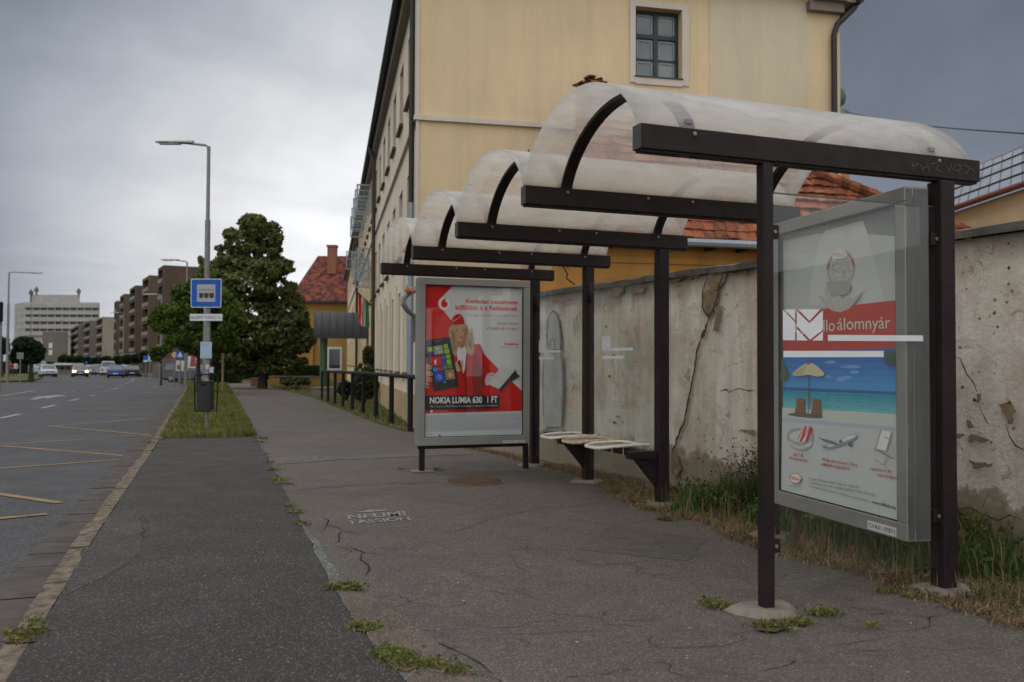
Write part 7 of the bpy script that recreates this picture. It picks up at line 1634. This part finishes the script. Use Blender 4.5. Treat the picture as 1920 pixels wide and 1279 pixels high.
M_SYEL = plain('sign_yellow', (0.5, 0.27, 0.02), .5); M_SRED = plain('sign_red', (0.28, 0.05, 0.05), .5); M_SPUR = plain('faded_sign_back', (0.16, 0.07, 0.16), .6)
sign('priority_sign', 'yellow diamond priority road sign beneath the maple tree', 327, 665.5, 52, 'dia', 6.0, M_SWHITE, symbol=([[(0, -.78), (.78, 0), (0, .78), (-.78, 0)]], M_SYEL))
sign('round_sign', 'round purplish red sign under the yellow diamond sign', 326.5, 676, 51, 'round', 4.8, M_SPUR)
sign('crossing_sign', 'blue square pedestrian crossing sign with a white triangle', 338, 664.5, 49, 'sq', 6.8, M_SBLUE, symbol=([[(-.75, -.7), (.75, -.7), (0, .72)]], M_SWHITE))
sign('direction_sign', 'small blue and white sign left of the small kerbside tree', 273, 671, 70, 'sq', 4.0, M_SBLUE, symbol=([[(-1, -1.9), (1, -1.9), (1, -1.1), (-1, -1.1)]], M_SWHITE))
sign('tall_sign', 'tall pale blue sign panel beside the small blue sign', 281, 671, 66, 'tall', 5.0, plain('sign_pale_blue', (0.22, 0.30, 0.36), .5), symbol=([[(-.4, -1.1), (.4, -1.1), (.4, .2), (-.4, .2)]], M_SWHITE))
sign('keep_sign', 'tiny blue round sign over the parked cars far down the road', 162, 680, 120, 'round', 2.8, M_SBLUE)
sign('junction_board', 'plain grey board on a post beside the round dark tree', 38, 667, 62, 'sq', 6.2, plain('sign_back_grey', (0.16, 0.155, 0.15), .7))
# shops / fence behind the maple: billboard and paling fence
def flat_board(name, label, cat, xa, ya, xb, yb, D, mat, extra=None):
    a = at(xa, ya, D); b = at(xb, yb, D); t = thing(name, label, cat, (a.x, D, gz(D))); mb = MB(); w = b.x - a.x; z0_, z1_ = b.z - gz(D), a.z - gz(D); mb.rbox(0, w, 0, .08, z0_, z1_, .01); mb.build('panel', mat, t)
    for x in (.15, w - .15): mb = MB(); mb.tube([(x, .12, -.1), (x, .12, z1_ - .1)], .04, 6); mb.build('post', M_GALV, t)
    if extra: extra(t, w, z0_, z1_)
    return t
def bb(t, w, z0_, z1_):
    mb = MB(); mb.poly([(w * .1, -.004, z0_ + .1), (w * .45, -.004, z0_ + .1), (w * .45, -.004, z0_ + (z1_ - z0_) * .55), (w * .1, -.004, z0_ + (z1_ - z0_) * .6)]); mb.poly([(w * .6, -.004, z0_ + .05), (w * .9, -.004, z0_ + .05), (w * .75, -.004, z0_ + (z1_ - z0_) * .7)], 0); mb.build('picture_patches', M_SRED, t, fix=False)
flat_board('billboard', 'pale red and white roadside billboard behind the bus stop pole', 'billboard', 330, 676, 352, 696, 60, M_SWHITE, bb)
flat_board('billboard', 'white billboard with a dark arch shape between maple trunk and pole', 'billboard', 352, 668, 371, 690, 64, M_SWHITE, lambda t, w, a, b: (lambda m: (m.poly([(w * .2, -.004, a + .1), (w * .85, -.004, a + .1), (w * .7, -.004, a + .9), (w * .35, -.004, a + .9)]), m.build('arch_shape', M_SRED, t, fix=False)))(MB()))
a = at(286, 690, 82); b = at(330, 690, 82); t = thing('paling_fence', 'grey brown paling fence beyond the road under the small trees', 'fence', (a.x, 82, gz(82)))
n_ = 30; mb = MB()
for k in range(n_): x = (b.x - a.x) * k / n_; mb.box(x, x + .07, 0, .03, 0, 1.9)
mb.build('palings', plain('paling_grey', (0.13, 0.11, 0.095), .9, 0, .3, 1), t); mb = MB(); mb.box(0, b.x - a.x, .031, .07, .4, .5); mb.box(0, b.x - a.x, .031, .07, 1.5, 1.6); mb.build('rails', M_BARK, t)
# kiosk at the far left of the street
a = at(98, 681, 135); b = at(134, 698, 135); t = thing('kiosk', 'low white roofed kiosk behind the car with lit headlights', 'kiosk', (a.x, 135, gz(135))); w = b.x - a.x; hh_ = a.z - gz(135)
mb = MB(); mb.box(0, w, 0, 3, 0, hh_ - .3); mb.build('wall', M_GREYD, t); mb = MB(); mb.box(-.3, w + .3, -.5, 3.2, hh_ - .29, hh_); mb.build('roof', M_WFR, t)
for k in range(3): mb = MB(); mb.box(w * (.08 + .32 * k), w * (.3 + .32 * k), -.03, -.005, .6, hh_ - .6); mb.build('window', M_WGD, t)
# traffic light cut by the left edge
c = at(-2, 600, 40); t = thing('traffic_light', 'traffic light with a glowing red lamp cut by the left picture edge', 'traffic light', (c.x, 40, gz(40))); z = at(0, 573, 40).z - gz(40)
mb = MB(); mb.tube([(0, .15, -.1), (0, .15, z + .2)], .06, 8); mb.build('pole', M_GALV, t); mb = MB(); mb.rbox(-.15, .13, -.12, .12, z - .75, z + .15, .02); mb.build('housing', M_BLACK, t)
tr = NT('red_signal'); tr.set((0.3, 0.01, 0.01), .4); tr.b.inputs['Emission Color'].default_value = (1, .02, .02, 1); tr.b.inputs['Emission Strength'].default_value = .5
mb = MB(); mb.tube([(0, -.125, z), (0, -.15, z)], .095, 14); mb.build('lamp_lens', tr.m, t)
for dz in (-.3, -.58): mb = MB(); mb.tube([(0, -.125, z + dz), (0, -.14, z + dz)], .09, 14); mb.build('lamp_lens', M_SBLK, t)
# overhead wire at the right
a = at(1586, 209, 62); b = at(1990, 255, 22); pts = [a.lerp(b, i / 20) - Vector((0, 0, .25 * math.sin(math.pi * i / 20))) for i in range(21)]
tag(MB().tube(pts, 0.022, 5).build('overhead_wire', M_BLACK), 'thin dark overhead wire crossing the sky at the right', 'wire')

# ------------------------------------------------------------------ cars
M_TYRE = plain('tyre', (0.015, 0.015, 0.016), .9); M_RIM = plain('rim', (0.2, 0.2, 0.2), .4, .5); M_CGL = plain('car_glass', (0.05, 0.055, 0.06), .08, 0, .3, 1, .9)
tl_ = NT('tail_lamp'); tl_.set((0.25, .01, .01), .3); hl_ = NT('head_lamp'); hl_.set((0.5, .5, .5), .2)
hlit = NT('lit_head_lamp'); hlit.set((0.8, .7, .4), .2); hlit.b.inputs['Emission Color'].default_value = (1, .70, .28, 1); hlit.b.inputs['Emission Strength'].default_value = 9.0
def car(label, px, py, ang, col, kind='hatch', front=True, lit=False, D=None):
    g = G(px, py, ZR)
    if D: g = at(px, py, D); g.z = ZR + gz(D)
    rz = R(ang) + (math.pi if front else 0)          # local +x = forwards; heading away from the camera unless front
    t = thing('parked_car' if not lit and kind != 'blue' else 'car', label, 'van' if kind == 'van' else 'car', g, rz + math.pi / 2, 'cars down the road')
    L, Wd, Hh = {'hatch': (3.9, 1.68, 1.45), 'sedan': (4.4, 1.72, 1.42), 'van': (4.6, 1.85, 1.95), 'blue': (4.4, 1.72, 1.42), 'wagon': (4.5, 1.75, 1.55)}[kind]
    belt = Hh * .62; pt = ink(col, .3)
    if kind == 'van': prof = [(-L / 2, .3), (-L / 2, belt), (-L / 2 + .05, Hh - .08), (-L / 2 + .15, Hh), (L * .15, Hh), (L * .30, belt + .15), (L / 2 - .1, belt - .1), (L / 2, .6), (L / 2, .3)]
    elif kind in ('hatch', 'wagon'): prof = [(-L / 2, .32), (-L / 2, belt - .08), (-L / 2 + .22, Hh - .08), (-L / 2 + .45, Hh), (L * .05, Hh), (L * .24, belt), (L / 2 - .25, belt - .18), (L / 2, .62), (L / 2, .3)]
    else: prof = [(-L / 2, .32), (-L / 2 + .02, belt - .05), (-L / 2 + .55, belt + .02), (-L / 2 + 1.05, Hh - .04), (-L * .1, Hh), (L * .06, Hh), (L * .24, belt), (L / 2 - .25, belt - .16), (L / 2, .62), (L / 2, .3)]
    mb = MB(); n = len(prof); rings = []
    for s_ in (-1, -.86, .86, 1):
        e = 0.0 if abs(s_) == 1 else .04
        rings.append([(x * (1 if abs(s_) < 1 else .985), s_ * Wd / 2 * (1 - (max(0, z - belt) / (Hh - belt)) * .20), z - (0.03 if abs(s_) == 1 and z > .5 else 0)) for x, z in prof])
    vs = [p for rg in rings for p in rg]; fs = [(r_ * n + i, r_ * n + (i + 1) % n, (r_ + 1) * n + (i + 1) % n, (r_ + 1) * n + i) for r_ in range(3) for i in range(n)] + [tuple(range(n)), tuple(range(3 * n, 4 * n))]
    mb.add(vs, fs); mb.build('body', pt, t, smooth=True)
    top = 1 - .20 * .9
    def xat(z, fr):       # profile x at height z on the front or rear slope
        best = None
        for (xa, za), (xb, zb_) in zip(prof, prof[1:]):
            if (za - z) * (zb_ - z) <= 0 and abs(zb_ - za) > 1e-6:
                x = xa + (xb - xa) * (z - za) / (zb_ - za)
                if (fr and x > 0) or (not fr and x < 0): best = x if best is None else (max(best, x) if False else best)
                if fr and x > 0: best = x
        return best if best is not None else (L * .2 if fr else -L / 2)
    z0_, z1_ = belt + .04, Hh - .08
    for fr in (True, False):
        xa, xb = xat(z0_, fr), xat(z1_, fr); o = .02 if fr else -.02; wa, wb = Wd / 2 * .86, Wd / 2 * .74
        mb = MB(); mb.poly([(xa + o, -wa, z0_), (xa + o, wa, z0_), (xb + o, wb, z1_), (xb + o, -wb, z1_)]); mb.build('windscreen' if fr else 'rear_window', M_CGL, t, fix=False)
    for s_ in (-1, 1):
        xa, xb, xc, xd = xat(z0_, False) + .2, xat(z0_, True) - .15, xat(z1_, True) - .12, xat(z1_, False) + .2; y0_ = s_ * (Wd / 2 * (1 - .04 * .6) + .004); y1_ = s_ * (Wd / 2 * (1 - .17) + .004)
        mb = MB(); mb.poly([(xa, y0_, z0_), (xb, y0_, z0_), (xc, y1_, z1_), (xd, y1_, z1_)]); mb.build('side_window', M_CGL, t, fix=False)
        mb = MB(); mb.rbox(L * .2, L * .24, min(s_ * Wd / 2, s_ * (Wd / 2 + .14)), max(s_ * Wd / 2, s_ * (Wd / 2 + .14)), belt, belt + .12, .01); mb.build('mirror', M_BLACK, t)
        for x in (-L * .31, L * .31):
            mb = MB(); y_ = s_ * (Wd / 2 - .10); mb.tube([(x, y_ - .09, .31), (x, y_ + .10, .31)], .31, 18); wh = mb.build('wheel', M_TYRE, t); mb = MB(); mb.tube([(x, y_ + s_ * .08, .31), (x, y_ + s_ * .112, .31)], .19, 14); mb.build('rim', M_RIM, wh)
        y_ = s_ * Wd / 2 * .76
        mb = MB(); mb.rbox(L / 2 - .10, L / 2 + .012, y_ - .17, y_ + .17, .58, .76, .02); mb.build('headlight', hlit.m if lit else hl_.m, t)
        mb = MB(); mb.rbox(-L / 2 - .012, -L / 2 + .1, y_ - .12, y_ + .12, .66, .9, .02); mb.build('tail_light', tl_.m, t)
    for x, o in ((L / 2, .014), (-L / 2, -.014)):
        mb = MB(); mb.rbox(min(x, x + o), max(x, x + o), -.26, .26, .42, .53, .004); mb.build('number_plate', M_SWHITE, t)
        mb = MB(); mb.rbox(x - .08, x + .03 if o > 0 else x + .08, -Wd * .48, Wd * .48, .28, .41, .02) if o > 0 else mb.rbox(x - .03, x + .08, -Wd * .48, Wd * .48, .28, .41, .02); mb.build('bumper', M_BLACK, t)
    mb = MB(); mb.rbox(L / 2 - .06, L / 2 + .014, -.42, .42, .56, .68, .01); mb.build('grille', M_BLACK, t)
    mb = MB(); mb.box(-L / 2 + .2, L / 2 - .2, -Wd / 2 + .12, Wd / 2 - .12, .16, .33); mb.build('underbody', M_TYRE, t)
    return t
A0 = 30
car('silver hatchback driving towards the camera on the left lane', 89.5, 709, 34, (0.36, 0.37, 0.39), 'hatch', True, D=100)
car('grey car with glowing headlights in the middle of the road', 149.5, 707.5, 29, (0.15, 0.155, 0.165), 'sedan', True, True, D=102)
car('blue saloon driving away along the right lane', 217, 710.5, 24, (0.022, 0.085, 0.24), 'blue', False, D=96)
car('white high roofed van behind the blue saloon', 202, 706.5, 26, (0.44, 0.44, 0.44), 'van', False, D=118)
car('small white hatchback in the queue left of the grey estate', 169, 703, 28, (0.45, 0.45, 0.46), 'hatch', False, D=128)
car('grey estate car between the white hatchback and the white van', 184, 703.5, 27, (0.20, 0.20, 0.21), 'wagon', False, D=125)
car('white car half hidden behind the dark parked car', 239, 704, 22, (0.42, 0.42, 0.42), 'hatch', False, D=115)
car('black car parked at the kerb under the leafy trees', 250, 705.5, 20, (0.02, 0.021, 0.025), 'sedan', False, D=106)
car('light blue van standing behind the silver hatchback', 72, 704, 40, (0.24, 0.30, 0.38), 'van', True, D=125)
car('dark grey car parked beyond the bin behind the verge', 361, 702, 80, (0.055, 0.058, 0.065), 'wagon', True, D=70)
# ------------------------------------------------------------------ two people far off at the left
def person(label, px, D, shirt, trs):
    g = at(px, 700, D); base = Vector((g.x, D, ZR + gz(D)))
    jo = [(0, 0, .95), (0, 0, 1.2), (0, 0, 1.45), (0, 0, 1.55), (0, -.01, 1.68), (.11, 0, .9), (.13, .02, .48), (.13, .04, .06), (.13, -.10, .03), (-.11, 0, .9), (-.14, -.06, .48), (-.16, .02, .06), (-.16, -.12, .03), (.2, 0, 1.42), (.26, .02, 1.14), (.25, -.1, .9), (-.2, 0, 1.42), (-.26, .03, 1.14), (-.25, -.05, .88)]
    ed = [(0, 1), (1, 2), (2, 3), (3, 4), (0, 5), (5, 6), (6, 7), (7, 8), (0, 9), (9, 10), (10, 11), (11, 12), (2, 13), (13, 14), (14, 15), (2, 16), (16, 17), (17, 18)]
    rad = [.14, .13, .15, .055, .10, .095, .065, .045, .03, .095, .065, .045, .03, .06, .042, .03, .06, .042, .03]
    me = bpy.data.meshes.new('person'); me.from_pydata(jo, ed, []); o = bpy.data.objects.new('person', me); COL.objects.link(o)
    m = o.modifiers.new('k', 'SKIN'); 
    for i, r_ in enumerate(rad): me.skin_vertices[0].data[i].radius = (r_, r_ * .8)
    me.skin_vertices[0].data[0].use_root = True; o.modifiers.new('s', 'SUBSURF').render_levels = 2
    t_ = NT('clothes_%s' % int(px)); s_ = t_.n('ShaderNodeSeparateXYZ'); t_.l(t_.co(), s_.inputs[0]); t_.set(t_.ramp(t_.math('MULTIPLY', s_.outputs[2], .5), [(0.0, trs), (0.46, trs), (0.47, shirt), (0.74, shirt), (0.75, (.35, .22, .16)), (.87, (.35, .22, .16)), (.88, (.05, .035, .03))], 'CONSTANT'), .8); me.materials.append(t_.m)
    o.location = base; tag(o, label, 'person', 'pedestrians at the left edge'); return o
person('pedestrian in a red top walking by the left edge of the road', 20, 96, (0.28, 0.03, 0.03), (0.03, 0.03, 0.05))
person('pedestrian in a white shirt and dark trousers beside the junction board', 29, 98, (0.45, 0.45, 0.45), (0.03, 0.03, 0.04))
# ------------------------------------------------------------------ pieces that can be told apart become parts of their own
def explode(o, newname=None):
    me = o.data; n = len(me.vertices); par = list(range(n))
    def find(a):
        while par[a] != a: par[a] = par[par[a]]; a = par[a]
        return a
    for p in me.polygons:
        v = list(p.vertices)
        for b in v[1:]: par[find(v[0])] = find(b)
    groups = {}
    for p in me.polygons: groups.setdefault(find(p.vertices[0]), []).append(p)
    if len(groups) < 2: return
    kids = children(o)
    for gi, ps in enumerate(list(groups.values())):
        idx = {}; V = []; F = []
        for p in ps:
            f = []
            for v in p.vertices:
                if v not in idx: idx[v] = len(V); V.append(tuple(me.vertices[v].co))
                f.append(idx[v])
            F.append(f)
        m = bpy.data.meshes.new(newname or o.name); m.from_pydata(V, [], F)
        for mt in me.materials: m.materials.append(mt)
        m.polygons.foreach_set('material_index', [p.material_index for p in ps]); m.polygons.foreach_set('use_smooth', [p.use_smooth for p in ps])
        if gi == 0: o.data = m; o.name = newname or o.name; continue
        q = bpy.data.objects.new(newname or o.name, m); COL.objects.link(q); q.parent = o.parent; q.matrix_local = o.matrix_local.copy()
SPL = {'bolt_heads': 'bolt_head', 'rafter_ends': 'rafter_end', 'standing_seams': 'standing_seam', 'snow_guards': 'snow_guard', 'ribbon_windows': 'window', 'edge_clip': 'edge_clip', 'picture_patches': 'picture_patch', 'rails': 'rail', 'palings': 'paling', 'roof_edge_trim': 'roof_edge_trim', 'soffit': 'soffit', 'seat_clip': 'seat_clip', 'string_course': 'string_course', 'corner_strip': 'corner_strip', 'inner_casement': 'inner_casement', 'eave_return': 'eave_return'}
for o in list(bpy.data.objects):
    if o.type == 'MESH' and o.name.split('.')[0] in SPL and o.data and not o.get('kind'):
        explode(o, SPL[o.name.split('.')[0]])
